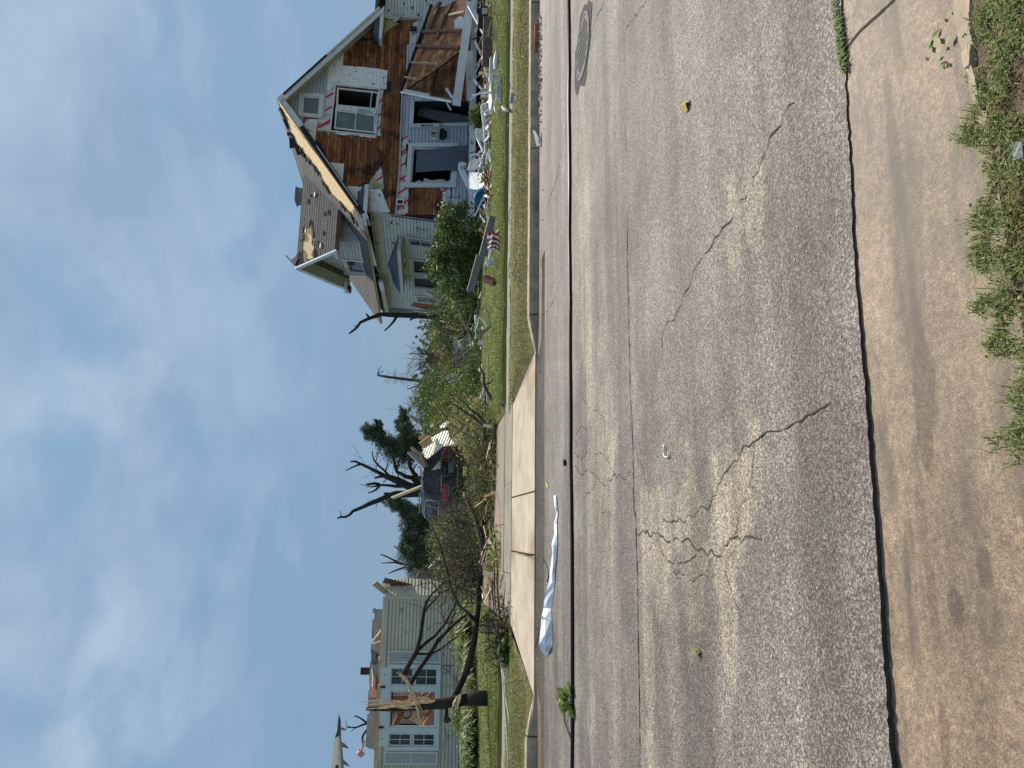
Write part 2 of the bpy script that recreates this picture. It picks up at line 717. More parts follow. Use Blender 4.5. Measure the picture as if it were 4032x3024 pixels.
M['grass_dry'] = mat('dry_grass_blade', (.23, .19, .085), .8, island=.4, trans=.3)
M['weed'] = mat('weed_blade', (.22, .27, .10), .6, island=.4, trans=.3)
M['litter'] = mat('dry_litter', (.26, .175, .09), .85, island=.5, trans=.2)
M['tar'] = mat('crack_tar', (.022, .021, .021), .55, .2, 20)
M['crack'] = mat('open_crack', (.040, .034, .028), .95)
M['iron'] = mat('cast_iron', (.15, .145, .145), .75, .2, 20, metal=0, spec=.15, bump=.3, bscale=120)
M['cable'] = mat('black_cable', (.012, .012, .013), .45)
M['wood'] = mat('sheathing_board', (.225, .086, .036), .85, .5, 3.2, stretch=(1, 1, 4), rnd=.5, bump=.4, bscale=30, patch=((.045, .020, .012), 1.5, .51, .16))
M['wood2'] = mat('porch_roof_board', (.33, .145, .065), .85, .5, 4, rnd=.5, bump=.4, bscale=30, patch=((.05, .022, .013), 1.9, .52, .2))
M['rafter'] = mat('old_rafter', (.15, .085, .06), .85, .35, 6, rnd=.25)
M['pale_strip'] = mat('pale_batten', (.42, .30, .20), .8, .25, 8)
M['white'] = mat('white_trim_paint', (.60, .62, .64), .55, .1, 3, patch=((.30, .30, .29), 5, .62, .06))
M['white_old'] = mat('chipped_white_clapboard', (.75, .755, .77), .75, .10, 5, patch=((.24, .22, .17), 5.5, .60, .05), bump=.2, bscale=20)
M['torn'] = mat('torn_felt_lining', (.38, .34, .20), .85, .25, 6)
M['siding'] = mat('white_siding', (.54, .545, .545), .55, .08, 2, rnd=.05, patch=((.33, .34, .32), 3, .60, .08))
M['siding_left'] = mat('old_left_siding', (.50, .50, .475), .6, .1, 2, rnd=.07, patch=((.26, .255, .22), 2.6, .58, .1))
M['siding_low'] = mat('grey_blue_siding', (.40, .44, .48), .5, .06, 2, rnd=.05)
M['siding_green'] = mat('sage_green_siding', (.50, .475, .375), .55, .07, 1.5, rnd=.05, patch=((.24, .27, .19), 2.5, .60, .1))
M['foil'] = foil_mat()
M['red_print'] = mat('red_print', (.45, .02, .035), .6)
M['dark_print'] = mat('dark_print', (.015, .015, .018), .6)
M['osb'] = mat('strand_board', (.78, .53, .25), .8, .28, 14, island=0, bump=.2, bscale=60, rnd=.08, detail=8, stretch=(1, 1, 2.2))
M['shingle'] = mat('weathered_shingle', (.125, .112, .10), .9, .3, 10, rnd=.15, bump=.5, bscale=90)
M['shingle_brown'] = mat('brown_shingle', (.19, .155, .12), .9, .3, 8, rnd=.2, bump=.5, bscale=80)
M['shingle_blue'] = mat('blue_grey_shingle', (.075, .095, .125), .85, .25, 10, bump=.4, bscale=80)
M['felt'] = mat('torn_black_felt', (.018, .02, .026), .8, .3, 8)
M['soffit'] = mat('soffit_board', (.45, .43, .37), .7, .12, 3)
M['brown_trim'] = mat('weathered_brown_trim', (.13, .06, .05), .8, .3, 6)
M['glass'] = mat('window_glass', (.022, .028, .035), .06, spec=.5, coat=.3)
M['glass_grey'] = mat('dusty_window_glass', (.12, .14, .15), .18, .3, 3, spec=.5)
M['screen'] = mat('insect_screen', (.15, .17, .195), .6, .12, 30)
M['room'] = mat('dark_room', (.045, .045, .05), .9)  # near-black: the dimness of unlit interiors is put into the colour
M['curtain'] = mat('grey_curtain', (.115, .13, .165), .8, .12, 6, stretch=(6, 6, .6), bump=.2, bscale=90)
M['black'] = mat('black_paint', (.015, .015, .017), .4)
M['lead'] = mat('grey_metal', (.35, .36, .37), .45, .15, 6, metal=.4)
M['plastic_white'] = mat('white_plastic', (.66, .66, .66), .4, .06, 4)
M['teal'] = mat('teal_plastic', (.012, .13, .23), .35)
M['grey_board'] = mat('grey_painted_board', (.17, .175, .185), .6, .12, 4)
M['brown_board'] = mat('brown_painted_board', (.135, .082, .072), .6, .15, 4)
M['flag_white'] = mat('white_cloth', (.62, .60, .59), .8, .08, 12, trans=.15)
M['flag_red'] = mat('dark_red_cloth', (.22, .02, .035), .8, .15, 12, trans=.15)
M['bark'] = mat('dark_bark', (.034, .030, .026), .95, .4, 6, bump=.8, bscale=35, stretch=(1, 1, .35))
M['bark_mid'] = mat('grey_brown_bark', (.105, .082, .064), .95, .4, 6, bump=.8, bscale=30, stretch=(1, 1, .4))
M['twig'] = mat('twig_bark', (.085, .068, .052), .95, .3, 6)
M['twig_pale'] = mat('pale_twig', (.27, .215, .15), .9, .3, 6)
M['splinter'] = mat('fresh_splintered_wood', (.78, .60, .38), .8, .25, 9, stretch=(6, 6, .7), bump=.6, bscale=40, rnd=.12)
M['lumber'] = mat('raw_lumber', (.50, .335, .19), .75, .2, 6, rnd=.15)
M['lumber_red'] = mat('stained_lumber', (.26, .115, .065), .75, .25, 6, rnd=.2)
M['leaf_dark'] = mat('dark_leaf', (.075, .120, .030), .5, island=.55, trans=.35)
M['leaf_mid'] = mat('mid_green_leaf', (.125, .175, .042), .5, island=.5, trans=.38)
M['leaf_yellow'] = mat('yellow_green_leaf', (.25, .275, .07), .55, island=.4, trans=.4)
M['leaf_pale'] = mat('wilted_pale_leaf', (.40, .36, .18), .6, island=.45, trans=.35)
M['leaf_brown'] = mat('mixed_wilting_leaf', (.21, .185, .070), .6, island=.55, trans=.35)
M['needle'] = mat('conifer_needle', (.11, .155, .092), .7, island=.5, trans=.15)
M['hosta'] = mat('hosta_leaf', (.17, .20, .075), .5, island=.45, trans=.35)
M['car'] = mat('dark_blue_car_paint', (.011, .014, .022), .38, spec=.3, coat=.15)
M['car_glass'] = mat('car_glass', (.008, .010, .012), .35, spec=.1)
M['rubber'] = mat('tyre_rubber', (.02, .02, .02), .85)
M['lamp_red'] = mat('red_lamp_lens', (.33, .012, .018), .18, spec=.5, coat=.5)
M['chrome'] = mat('chrome', (.62, .63, .65), .18, metal=1)
M['plate'] = mat('licence_plate', (.16, .24, .24), .5, .3, 30)
M['flashing'] = mat('white_sheet_metal', (.74, .76, .79), .4, .08, 4, metal=.1)
M['green_shutter'] = mat('white_shutter', (.56, .60, .62), .5, .06, 4)
M['trim_blue'] = mat('cool_white_window_trim', (.56, .63, .67), .45, .06, 3)
M['plaster'] = mat('room_plaster', (.40, .33, .25), .9, .3, 3)
M['cream_siding'] = mat('cream_siding', (.68, .64, .50), .6, .1, 4, rnd=.06)
M['chimney'] = mat('dark_red_brick', (.075, .04, .04), .9, .3, 20)
M['pipe'] = mat('grey_pipe', (.30, .32, .36), .5)
M['wrapper'] = mat('dull_foil_wrapper', (.17, .18, .175), .6, .3, 40)
M['yellow'] = mat('yellow_board', (.42, .31, .10), .7, .25, 6)
M['white_film'] = mat('thin_white_plastic', (.78, .78, .77), .5, .05, 6, trans=.55)
M['pink'] = mat('pink_insulation', (.62, .36, .34), .9, .25, 12, trans=.2)
M['rubble'] = mat('grey_rubble', (.20, .19, .18), .9, .4, 8)
M['brick'] = mat('rusty_strip', (.27, .095, .04), .85, .3, 10)
M['stone'] = mat('pale_debris', (.45, .42, .36), .85, island=.4)

# ------------------------------------------------------------------ ground, road, kerbs


def sheet(name, pts, z, m, kind='structure', parent=None):
    V = [V3(p[0], p[1], z if len(p) < 3 else p[2]) for p in pts]
    o = obj(name, V, [list(range(len(V)))], m, parent, loc=V3(0, 0, 0) if parent is None else None)
    if parent is None:
        o['kind'] = kind
    return o


def stpoly(lst):
    return [S(*q) for q in lst]


# far terrain: one sheet to the horizon, with a hole nowhere (roads lie above it)
R = 2500
sheet('ground', [(-R, -R), (R, -R), (R, R), (-R, R)], -.10, M['far_ground'])

# asphalt: its near edge is an overlay lip that stands proud of the gutter pan
near_edge_px = [(3548, 3500), (3510, 3024), (3478, 2600), (3440, 2000), (3402, 1500), (3362, 1000), (3343, 600), (3330, 330), (3312, 0), (3290, -300)]
near_edge = [ground(p, 0.0) for p in near_edge_px]
fine = []
for i in range(len(near_edge) - 1):
    for k in range(14):
        q = near_edge[i] + (near_edge[i + 1] - near_edge[i]) * k / 14
        fine.append(q + ET * random.uniform(-.006, .006) * (1 if i + k else 0))
fine.append(near_edge[-1])
road_near = [S(-90, stc(fine[0])[1] + .3)] + fine + [S(90, stc(fine[-1])[1] - .3)]
GL = 9.84                                            # far lip of the asphalt


def lipdrop(P):
    s = stc(P)[0]
    return .001 + .019 * min(1, max(0, (1.7 - s) / 2.7))


V = [*road_near]
n = len(V)
V += [S(stc(p)[0] if 0 < i < n - 1 else (-90 if i == 0 else 90), GL + random.uniform(-.012, .012)) for i, p in enumerate(road_near)]
V += [p - EZ * (lipdrop(p) + .004) + ET * .003 for p in road_near]
F = [[i, i + 1, n + i + 1, n + i] for i in range(n - 1)]
Fl = [[2 * n + i, 2 * n + i + 1, i + 1, i] for i in range(n - 1)]
road = obj('road', V, F + Fl, None, loc=V3(0, 0, 0), mats=[M['asphalt'], M['asphalt_side']], fmat=[0] * len(F) + [1] * len(Fl))
road['kind'] = 'structure'

# near gutter pan (concrete) sits a little lower than the asphalt lip
NC = 1.76
V, F = [], []
ss = [-90] + [-4 + .25 * i for i in range(40)] + [90]
for s in ss:
    q = S(s, 0)
    d = .001 + .019 * min(1, max(0, (1.7 - s) / 2.7))
    V += [S(s, NC - .02, -.075 + .02), S(s, 2.2, -d - .008), S(s, 2.9, -d - .0005)]
for i in range(len(ss) - 1):
    for k in range(2):
        F.append([3 * i + k, 3 * i + 3 + k, 3 * i + 4 + k, 3 * i + 1 + k])
pan = obj('gutter_pan', V, F, M['pan'], loc=V3(0, 0, 0), smooth=True)
pan['kind'] = 'structure'
# joint across the pan, at the right
jn = MB()
def pan_z(P):
    s, t = stc(P)
    d = .001 + .019 * min(1, max(0, (1.7 - s) / 2.7))
    if t > 2.2:
        return -d - .008 + .0075 * (t - 2.2) / .7
    return -.055 + (.047 - d) * (t - NC + .02) / (2.2 - NC + .02)


def on_pan(p, h=.002):
    q = ground(p, -.02)
    q = ground(p, pan_z(q))
    return V3(q[0], q[1], pan_z(q) + h)


jp = [on_pan(p) for p in (Q4(868, -2), Q4(800, 60), Q4(745, 110), Q4(690, 160), Q4(640, 205), Q4(600, 255), Q4(545, 330))]
for i in range(len(jp) - 1):
    a, b = jp[i], jp[i + 1]
    t = (b - a) / np.linalg.norm(b - a)
    nn = np.cross(EZ, t)
    w0, w1 = .005 + .003 * random.random(), .005 + .003 * random.random()
    za, zb = EZ * .0, EZ * .0
    jn.add([a - nn * w0 + za, b - nn * w1 + zb, b + nn * w1 + zb, a + nn * w0 + za], [[0, 1, 2, 3]])
jn.build('pan_joint', M['crack'], pan)

# near kerb: only its right-hand end shows, the rest is buried under weeds
kb = MB()
kp = [S(s, NC - .02 + random.uniform(-.010, .010) - .05 * max(0, (1.55 - s) / .4) ** 2) for s in np.linspace(1.17, 9, 160)]
kw = [max(.012, .085 * min(1, (s - 1.15) / .35) + random.uniform(-.010, .010)) for s in np.linspace(1.17, 9, 160)]
for i in range(len(kp) - 1):
    a, b = kp[i], kp[i + 1]
    wa, wb = kw[i], kw[i + 1]
    ha, hb = random.uniform(.062, .074), random.uniform(.062, .074)
    kb.hexa([a - EZ * .1, b - EZ * .1, b - ET * wb - EZ * .1, a - ET * wa - EZ * .1],
            [a + EZ * ha - ET * .012, b + EZ * hb - ET * .012, b - ET * wb + EZ * hb, a - ET * wa + EZ * ha])
tag(kb.build('near_kerb', M['curb']), kind='structure')
# near verge: soil bank behind the kerb
V, F = [], []
ss = list(np.linspace(-7, 9, 80))
tt = [NC - .0, NC - .09, NC - .35, NC - .8, NC - 2.2, -8]
for s in ss:
    for j, t in enumerate(tt):
        z = [-.05, .066, .08, .085, .06, .06][j]
        V.append(S(s, t + (random.uniform(-.02, .02) if 0 < j < 4 else 0), z + random.uniform(-.012, .012)))
k = len(tt)
for i in range(len(ss) - 1):
    for j in range(k - 1):
        F.append([i * k + j, i * k + j + 1, (i + 1) * k + j + 1, (i + 1) * k + j])
tag(obj('near_verge', V, F, M['soil'], loc=V3(0, 0, 0), smooth=True), kind='structure')

# far gutter and mud in it
CF = 10.62                                           # face of the far kerb
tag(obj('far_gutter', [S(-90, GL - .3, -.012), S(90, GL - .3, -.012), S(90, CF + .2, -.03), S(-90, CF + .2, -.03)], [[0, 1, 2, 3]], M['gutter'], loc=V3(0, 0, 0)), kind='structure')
# driveway cut: s range where the kerb is dropped
SL, SR = stc(ground((2104, 2722), 0))[0], stc(ground((2098, 1418), 0))[0]
mud = []
for i in range(40):
    f = i / 39
    s = SL - 3.5 + (SR + 1.3 - SL + 3.5) * f
    mud.append((s, GL + .015 + random.uniform(-.02, .03)))
mud2 = [(s, CF - .16 + random.uniform(-.05, .05) + (.24 if SL < s < SR else -.30)) for s, t in mud[::-1]]
tag(obj('gutter_mud', [S(s, t, -.008) for s, t in mud] + [S(s, t, -.008) for s, t in mud2], [list(range(80))], M['mud'], loc=V3(0, 0, 0)), kind='structure')
KB_TOP = .115


def kerb_run(s0, s1, taper0, taper1):
    mb = MB()
    prof = [(0.0, -.04), (0.012, .06), (.03, .105), (.055, KB_TOP), (.17, KB_TOP + .004), (.17, -.04)]
    st = [s0]
    while st[-1] < s1 - .2:
        st.append(st[-1] + .2)
    st.append(s1)
    for a, b in zip(st[:-1], st[1:]):
        def h(s):
            k = 1.0
            if taper0:
                k = min(k, max(.0, (s - s0) / .55))
            if taper1:
                k = min(k, max(.0, (s1 - s) / .55))
            return k
        P = []
        for s in (a, b):
            k = h(s)
            P.append([S(s, CF + dt + (1 - k) * .05 * (1 if dt < .1 else -1), z if z < 0 else z * k - .004 * (1 - k)) for dt, z in prof])
        m = len(prof)
        mb.add(P[0] + P[1], [[i, i + 1, m + i + 1, m + i] for i in range(m - 1)])
    return mb


kl = kerb_run(-60, SL, False, True)
kr = kerb_run(SR, 60, True, False)
kl.V += kr.V
off = len(kl.V) - len(kr.V)
kl.F += [[i + off for i in f] for f in kr.F]
far_kerb = tag(kl.build('far_kerb', M['curb'], loc=V3(0, 0, 0)), kind='structure')
jm = MB()
for p in (N1(500, 578), N2(580, 1278), (2100, 640), (2095, 120)):
    s = stc(ground(p, .0))[0]
    jm.hexa([S(s, CF - .003, -.03), S(s + .014, CF - .003, -.03), S(s + .014, CF + .1, -.03), S(s, CF + .1, -.03)],
            [S(s, CF + .014, .1), S(s + .014, CF + .014, .1), S(s + .014, CF + .1, KB_TOP + .006), S(s, CF + .1, KB_TOP + .006)])
jm.build('kerb_joint', M['crack'], far_kerb)

# sidewalk, driveway apron, verge, lawn
WK0, WK1, WZ = 12.86, 14.02, .10
walk = MB()
s = -14.0
while s < 22:
    e = s + 1.52
    walk.hexa([S(s, WK0, .0), S(e - .012, WK0, .0), S(e - .012, WK1, .0), S(s, WK1, .0)],
              [S(s, WK0, WZ), S(e - .012, WK0, WZ + .004), S(e - .012, WK1, WZ + .006), S(s, WK1, WZ)])
    s = e
tag(walk.build('sidewalk', M['walk'], loc=V3(0, 0, 0)), kind='structure')
ar0, al0 = SR + .05, SL - .05
ar1, al1 = stc(ground((2018, 1600), .08))[0], stc(ground((2030, 2470), .08))[0]
ap = MB()
apron_px_joints = [stc(ground((2060, 1955), .04))[0], stc(ground((2060, 2185), .04))[0]]
lo = sorted([al0 + .25] + apron_px_joints + [ar0 - .25])
hi = sorted([al1] + [q + .06 for q in apron_px_joints] + [ar1])
apron = thing('driveway_apron', None, None, S(0, 11.6, 0))
apron['kind'] = 'structure'
for i in range(3):
    g0 = .012 if i else -.25
    g1 = .012 if i < 2 else -.25
    m_ = MB()
    a, b, c, d = lo[i] + g0, lo[i + 1] - g1, hi[i] + (.012 if i else 0), hi[i + 1] - (.012 if i < 2 else 0)
    m_.hexa([S(a, CF + .10, -.06), S(b, CF + .10, -.06), S(d, WK0 - .012, -.06), S(c, WK0 - .012, -.06)],
            [S(a, CF + .10, .006), S(b, CF + .10, .006), S(d, WK0 - .012, WZ - .005), S(c, WK0 - .012, WZ - .005)])
    m_.build('concrete_slab', M['concrete'], apron)

VB0 = CF + .17


def turf(name, rows, m, seed):
    rg = np.random.default_rng(seed)
    V, F = [], []
    for r in rows:
        for q in r:
            z = q[2]
            if name == 'verge':
                z = lerp(z, min(z, -.012 + .12 * kh(q[0])), max(0, 1 - (q[1] - VB0) / .5))
            V.append(S(q[0], q[1], z + rg.uniform(-.006, .008)))
    w = len(rows[0])
    for i in range(len(rows) - 1):
        for j in range(w - 1):
            F.append([i * w + j, i * w + j + 1, (i + 1) * w + j + 1, (i + 1) * w + j])
    return tag(obj(name, V, F, m, loc=V3(0, 0, 0), smooth=True), kind='structure')


def lerp(a, b, f):
    return a + (b - a) * f


def kh(s):
    return max(0.0, min(1.0, max((s - SR) / .6, (SL - s) / .6)))


nj = 40
rows = []
for f in np.linspace(0, 1, 10):
    t = lerp(VB0, WK0 + .42, f)
    s0 = lerp(ar0, ar1, f)
    rows.append([(lerp(s0, 30, (j / nj) ** 1.6), t, lerp(lerp(-.005, WZ, f), (.10 + .03 * math.sin(f * 3.1) + .012 * f), min(1, j / 2))) for j in range(nj + 1)])
turf('verge', rows, M['verge'], 1)
rows = []
for f in np.linspace(0, 1, 10):
    t = lerp(VB0, WK0 + .42, f)
    s0 = lerp(al0, al1, f)
    rows.append([(lerp(-30, s0, 1 - (1 - j / nj) ** 1.6), t, lerp(lerp(-.005, WZ, f), (.10 + .03 * math.sin(f * 3.1) + .012 * f), min(1, (nj - j) / 2))) for j in range(nj + 1)])
turf('verge', rows, M['verge'], 2)
# lawns either side of the driveway; their edge stands up above the walk
DR0 = stc(ground((1980, 1640), .1))[0]
DL0 = stc(ground((1978, 2440), .1))[0]
LZ = .19
rows = []
tts = [WK1 - .02, WK1 + .02, WK1 + .25] + list(np.linspace(14.8, 40, 24))
for t in tts:
    z = WZ if t == tts[0] else LZ
    s0 = DR0 + (t - WK1) * .02
    rows.append([(lerp(s0, 60, (j / nj) ** 1.8), t, lerp(WZ + .005, z, min(1, j / 2))) for j in range(nj + 1)])
turf('lawn', rows, M['lawn'], 3)
rows = []
for t in tts:
    z = WZ if t == tts[0] else LZ
    s0 = DL0 - (t - WK1) * .02
    rows.append([(lerp(-60, s0, 1 - (1 - j / nj) ** 1.8), t, lerp(WZ + .005, z, min(1, (nj - j) / 2))) for j in range(nj + 1)])
turf('lawn', rows, M['lawn'], 4)
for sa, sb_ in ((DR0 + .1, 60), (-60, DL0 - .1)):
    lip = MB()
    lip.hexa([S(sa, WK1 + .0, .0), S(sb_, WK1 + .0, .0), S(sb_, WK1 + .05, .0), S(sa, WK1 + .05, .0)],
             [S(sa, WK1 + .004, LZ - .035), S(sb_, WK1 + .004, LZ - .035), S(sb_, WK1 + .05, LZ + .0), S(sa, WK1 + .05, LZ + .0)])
    tag(lip.build('lawn_edge_shade', M['soil'], loc=V3(0, 0, 0)), kind='structure')  # dark strip standing in for the shade on the lawn's raised lip
rows = [[(s, t, LZ - .01) for s in np.linspace(-80, 90, 12)] for t in (39.9, 60, 90, 140)]
turf('back_field', rows, M['far_ground'], 5)
drv = thing('driveway', None, None, S((DR0 + DL0) / 2, 18, 0))
drv['kind'] = 'structure'
for i in range(6):
    t0, t1 = WK1 + .02 + i * 2.6, WK1 + .02 + (i + 1) * 2.6 - .014
    sm = (DR0 + DL0) / 2 - .2
    for a, b in ((DL0 + .02, sm - .007), (sm + .007, DR0 - .02)):
        MB().hexa([S(a, t0, -.05), S(b, t0, -.05), S(b, t1, -.05), S(a, t1, -.05)],
                  [S(a, t0, WZ + .01), S(b, t0, WZ + .01), S(b, t1, WZ + .015), S(a, t1, WZ + .015)]).build('concrete_slab', M['drive'], drv)

# ---- cracks, seams and joints in the road
CRK = []


def crack(name, pts, w, m, z=.004, jit=.35, parent=None):
    P = [ground(p, 0) for p in pts]
    Q = [P[0]]
    for a, b in zip(P[:-1], P[1:]):
        L = np.linalg.norm(b - a)
        k = max(1, int(L / .045))
        dd = (b - a) / (L + 1e-9)
        nn = np.cross(EZ, dd)
        for i in range(1, k + 1):
            Q.append(a + (b - a) * i / k + nn * random.uniform(-1, 1) * min(.022, L * .12) * jit * (i < k))
    V, F = [], []
    for i, q in enumerate(Q):
        dd = Q[min(i + 1, len(Q) - 1)] - Q[max(i - 1, 0)]
        dd /= np.linalg.norm(dd) + 1e-9
        nn = np.cross(EZ, dd)
        ww = w * .52 * random.uniform(.2, 1.5) * (.35 if i in (0, len(Q) - 1) else 1)
        V += [q - nn * ww / 2 + EZ * z, q + nn * ww / 2 + EZ * z]
    F = [[2 * i, 2 * i + 2, 2 * i + 3, 2 * i + 1] for i in range(len(Q) - 1)]
    CRK.append((V, F))


# long tar seam along the street
crack('seam', [K1(922, -20), K1(923, 180), K1(925, 440)], .02, 0, jit=.15)
crack('seam', [K1(918, 620), K1(916, 750), K1(935, 900), K1(940, 1000)], .018, 0, jit=.15)
crack('seam', [K1(946, 1380), K1(945, 1660), K2(955, 300), K2(958, 560), K2(966, 900), K2(984, 1250), K2(990, 1660), K3(978, 60), K3(990, 500), K3(995, 850), K3(1003, 1250), K3(1006, 1700)], .030, 0, jit=.12)
SEAM = CRK
CRK = []
crack('c', [Q4(215, 670), Q4(95, 850), Q4(0, 1040), K1(1825, 1050), K1(1745, 1240), K1(1620, 1450), K1(1500, 1600), K1(1450, 1660), K2(1400, 80), K2(1330, 240), K2(1265, 390), K2(1190, 480), K2(1170, 560), K2(1180, 640)], .012, 0, jit=1.2)
crack('c', [Q4(200, 780), Q4(210, 930)], .006, 0)
crack('c', [Q4(75, 1010), Q4(60, 1120), Q4(0, 1210)], .006, 0)
crack('c', [Q5(455, 965), Q5(300, 1050), Q5(140, 1150), Q5(0, 1190), K2(1740, 1260), K2(1640, 1350), K2(1560, 1480), K2(1490, 1640), K3(1330, 50), K3(1240, 90), K3(1160, 70), K3(1130, 130)], .012, 0, jit=1.2)
crack('c', [K2(1780, 1240), K2(1760, 1450), K2(1690, 1640), K3(1640, 10), K3(1620, 150), K3(1590, 190)], .007, 0, jit=.9)
crack('c', [K3(1780, 200), K3(1680, 180), K3(1580, 195), K3(1560, 240), K3(1480, 300), K3(1400, 255), K3(1330, 215), K3(1215, 210)], .015, 0, jit=1.3)
crack('c', [K3(980, 150), K3(1040, 160), K3(1090, 150), K3(1150, 180), K3(1200, 210)], .016, 0, jit=1.3)
crack('c', [K3(990, 350), K3(1060, 270), K3(1110, 200), K3(1150, 290), K3(1200, 340), K3(1290, 350), K3(1340, 320), K3(1380, 250)], .010, 0, jit=1.2)
crack('c', [K3(1200, 340), K3(1220, 400), K3(1290, 420), K3(1345, 470), K3(1390, 430), K3(1435, 440), K3(1450, 340), K3(1480, 300)], .009, 0, jit=1.2)
crack('c', [K3(1435, 450), K3(1420, 590)], .007, 0)
crack('c', [K3(1530, 280), K3(1560, 440), K3(1610, 590), K3(1650, 690)], .008, 0)
crack('c', [K3(1355, 340), K3(1400, 430)], .007, 0)
crack('c', [K2(600, 1380), K2(650, 1440), K2(690, 1400), K2(740, 1450), K2(720, 1540), K2(660, 1600)], .012, 0, jit=1)
crack('c', [K2(610, 1180), K2(650, 1120), K2(690, 1160)], .011, 0)
crack('c', [K2(590, 1200), K2(620, 1230), K2(600, 1290), K2(650, 1340), K2(700, 1270), K2(690, 1390)], .011, 0, jit=1)
crack('c', [K2(740, 1450), K2(800, 1510), K2(860, 1440), K2(940, 1470), K2(970, 1400)], .010, 0, jit=1)
crack('c', [K2(730, 1310), K2(780, 1290), K2(830, 1370), K2(860, 1440)], .010, 0, jit=1)
crack('c', [K2(800, 1510), K2(790, 1620), K3(760, 30), K3(830, 40)], .010, 0, jit=1)
crack('c', [K2(660, 950), K2(690, 1010), K2(760, 1030), K2(800, 1100), K2(800, 1250)], .009, 0, jit=1)
crack('c', [K2(1010, 1300), K2(1060, 1450), K2(1100, 1640), K3(1040, 90)], .009, 0, jit=1)
crack('c', [K1(1075, 10), K1(1020, 80), K1(935, 190)], .010, 0, jit=.9)
crack('c', [K1(800, 10), K1(745, 110), K1(700, 260), K1(690, 330)], .018, 0, jit=.8)
crack('c', [K1(700, 10), K1(670, 90)], .012, 0, jit=.8)
crack('c', [K1(560, 760), K1(525, 960), K1(480, 1180), K1(440, 1290), K1(415, 1430)], .018, 0, jit=.7)
crack('c', [K2(505, 170), K2(470, 300), K2(415, 385)], .016, 0, jit=.7)
crack('c', [K3(670, 220), K3(665, 760), K3(680, 1000), K3(690, 1350), K3(670, 1500), K3(680, 1660)], .010, 0, jit=.5)
crack('c', [K3(410, 950), K3(430, 1120), K3(440, 1400), K3(448, 1660)], .022, 0, jit=.5)
crack('c', [K3(975, 380), K3(1000, 450), K3(985, 330)], .008, 0)
for name, L, m in (('tar_seam', SEAM, M['tar']), ('road_crack', CRK, M['crack'])):
    for V, F in L:
        obj(name, V, F, m, road)

# ---- manhole
mp = ground((2297, 182))
man = thing('manhole', 'round grey iron manhole cover set in the asphalt', 'manhole cover', mp)
mb = MB()
RM = .35
for i in range(36):
    a0, a1 = 2 * math.pi * i / 36, 2 * math.pi * (i + 1) / 36
    ring = [(RM - .05, .006), (RM, .006)]
    P = lambda r, a, z: mp + V3(math.cos(a) * r, math.sin(a) * r, z)
    mb.hexa([P(RM - .035, a0, -.02), P(RM, a0, -.02), P(RM, a1, -.02), P(RM - .035, a1, -.02)],
            [P(RM - .035, a0, .016), P(RM, a0, .014), P(RM, a1, .014), P(RM - .035, a1, .016)])
mb.build('frame', M['iron'], man)
mb = MB()
lid = [mp + V3(math.cos(2 * math.pi * i / 36) * (RM - .04), math.sin(2 * math.pi * i / 36) * (RM - .04), .003) for i in range(36)]
mb.prism(lid, EZ, .008)
mb.build('lid', M['iron'], man)
mb = MB()
for i in range(-4, 5):
    for j in range(-8, 9):
        x, y = i * .072, j * .040 + (.02 if i % 2 else 0)
        if x * x + y * y < (RM - .08) ** 2:
            mb.box(mp + ES * x + ET * y + EZ * .0112, ES, ET, EZ, .05, .013, .003)
mb.build('slot', M['crack'], man)
tag(MB().prism([mp + V3(math.cos(a) * r, math.sin(a) * r, .004) for a, r in [(2 * math.pi * i / 24, .47 * random.uniform(.8, 1.12)) for i in range(24)]], EZ, .0008).build('tar_patch', M['asphalt_side'], road), kind=None)

# ------------------------------------------------------------------ boards
ALLB = 0


def scan(poly, w):
    xs = []
    n = len(poly)
    for i in range(n):
        (a, b), (c, d) = poly[i], poly[(i + 1) % n]
        if (b <= w < d) or (d <= w < b):
            xs.append(a + (c - a) * (w - b) / (d - b))
    xs.sort()
    return [(xs[i], xs[i + 1]) for i in range(0, len(xs) - 1, 2)]


def sub(ints, holes):
    for h0, h1 in holes:
        out = []
        for a, b in ints:
            if h1 <= a or h0 >= b:
                out.append((a, b))
            else:
                if a < h0:
                    out.append((a, h0))
                if h1 < b:
                    out.append((h1, b))
        ints = out
    return ints


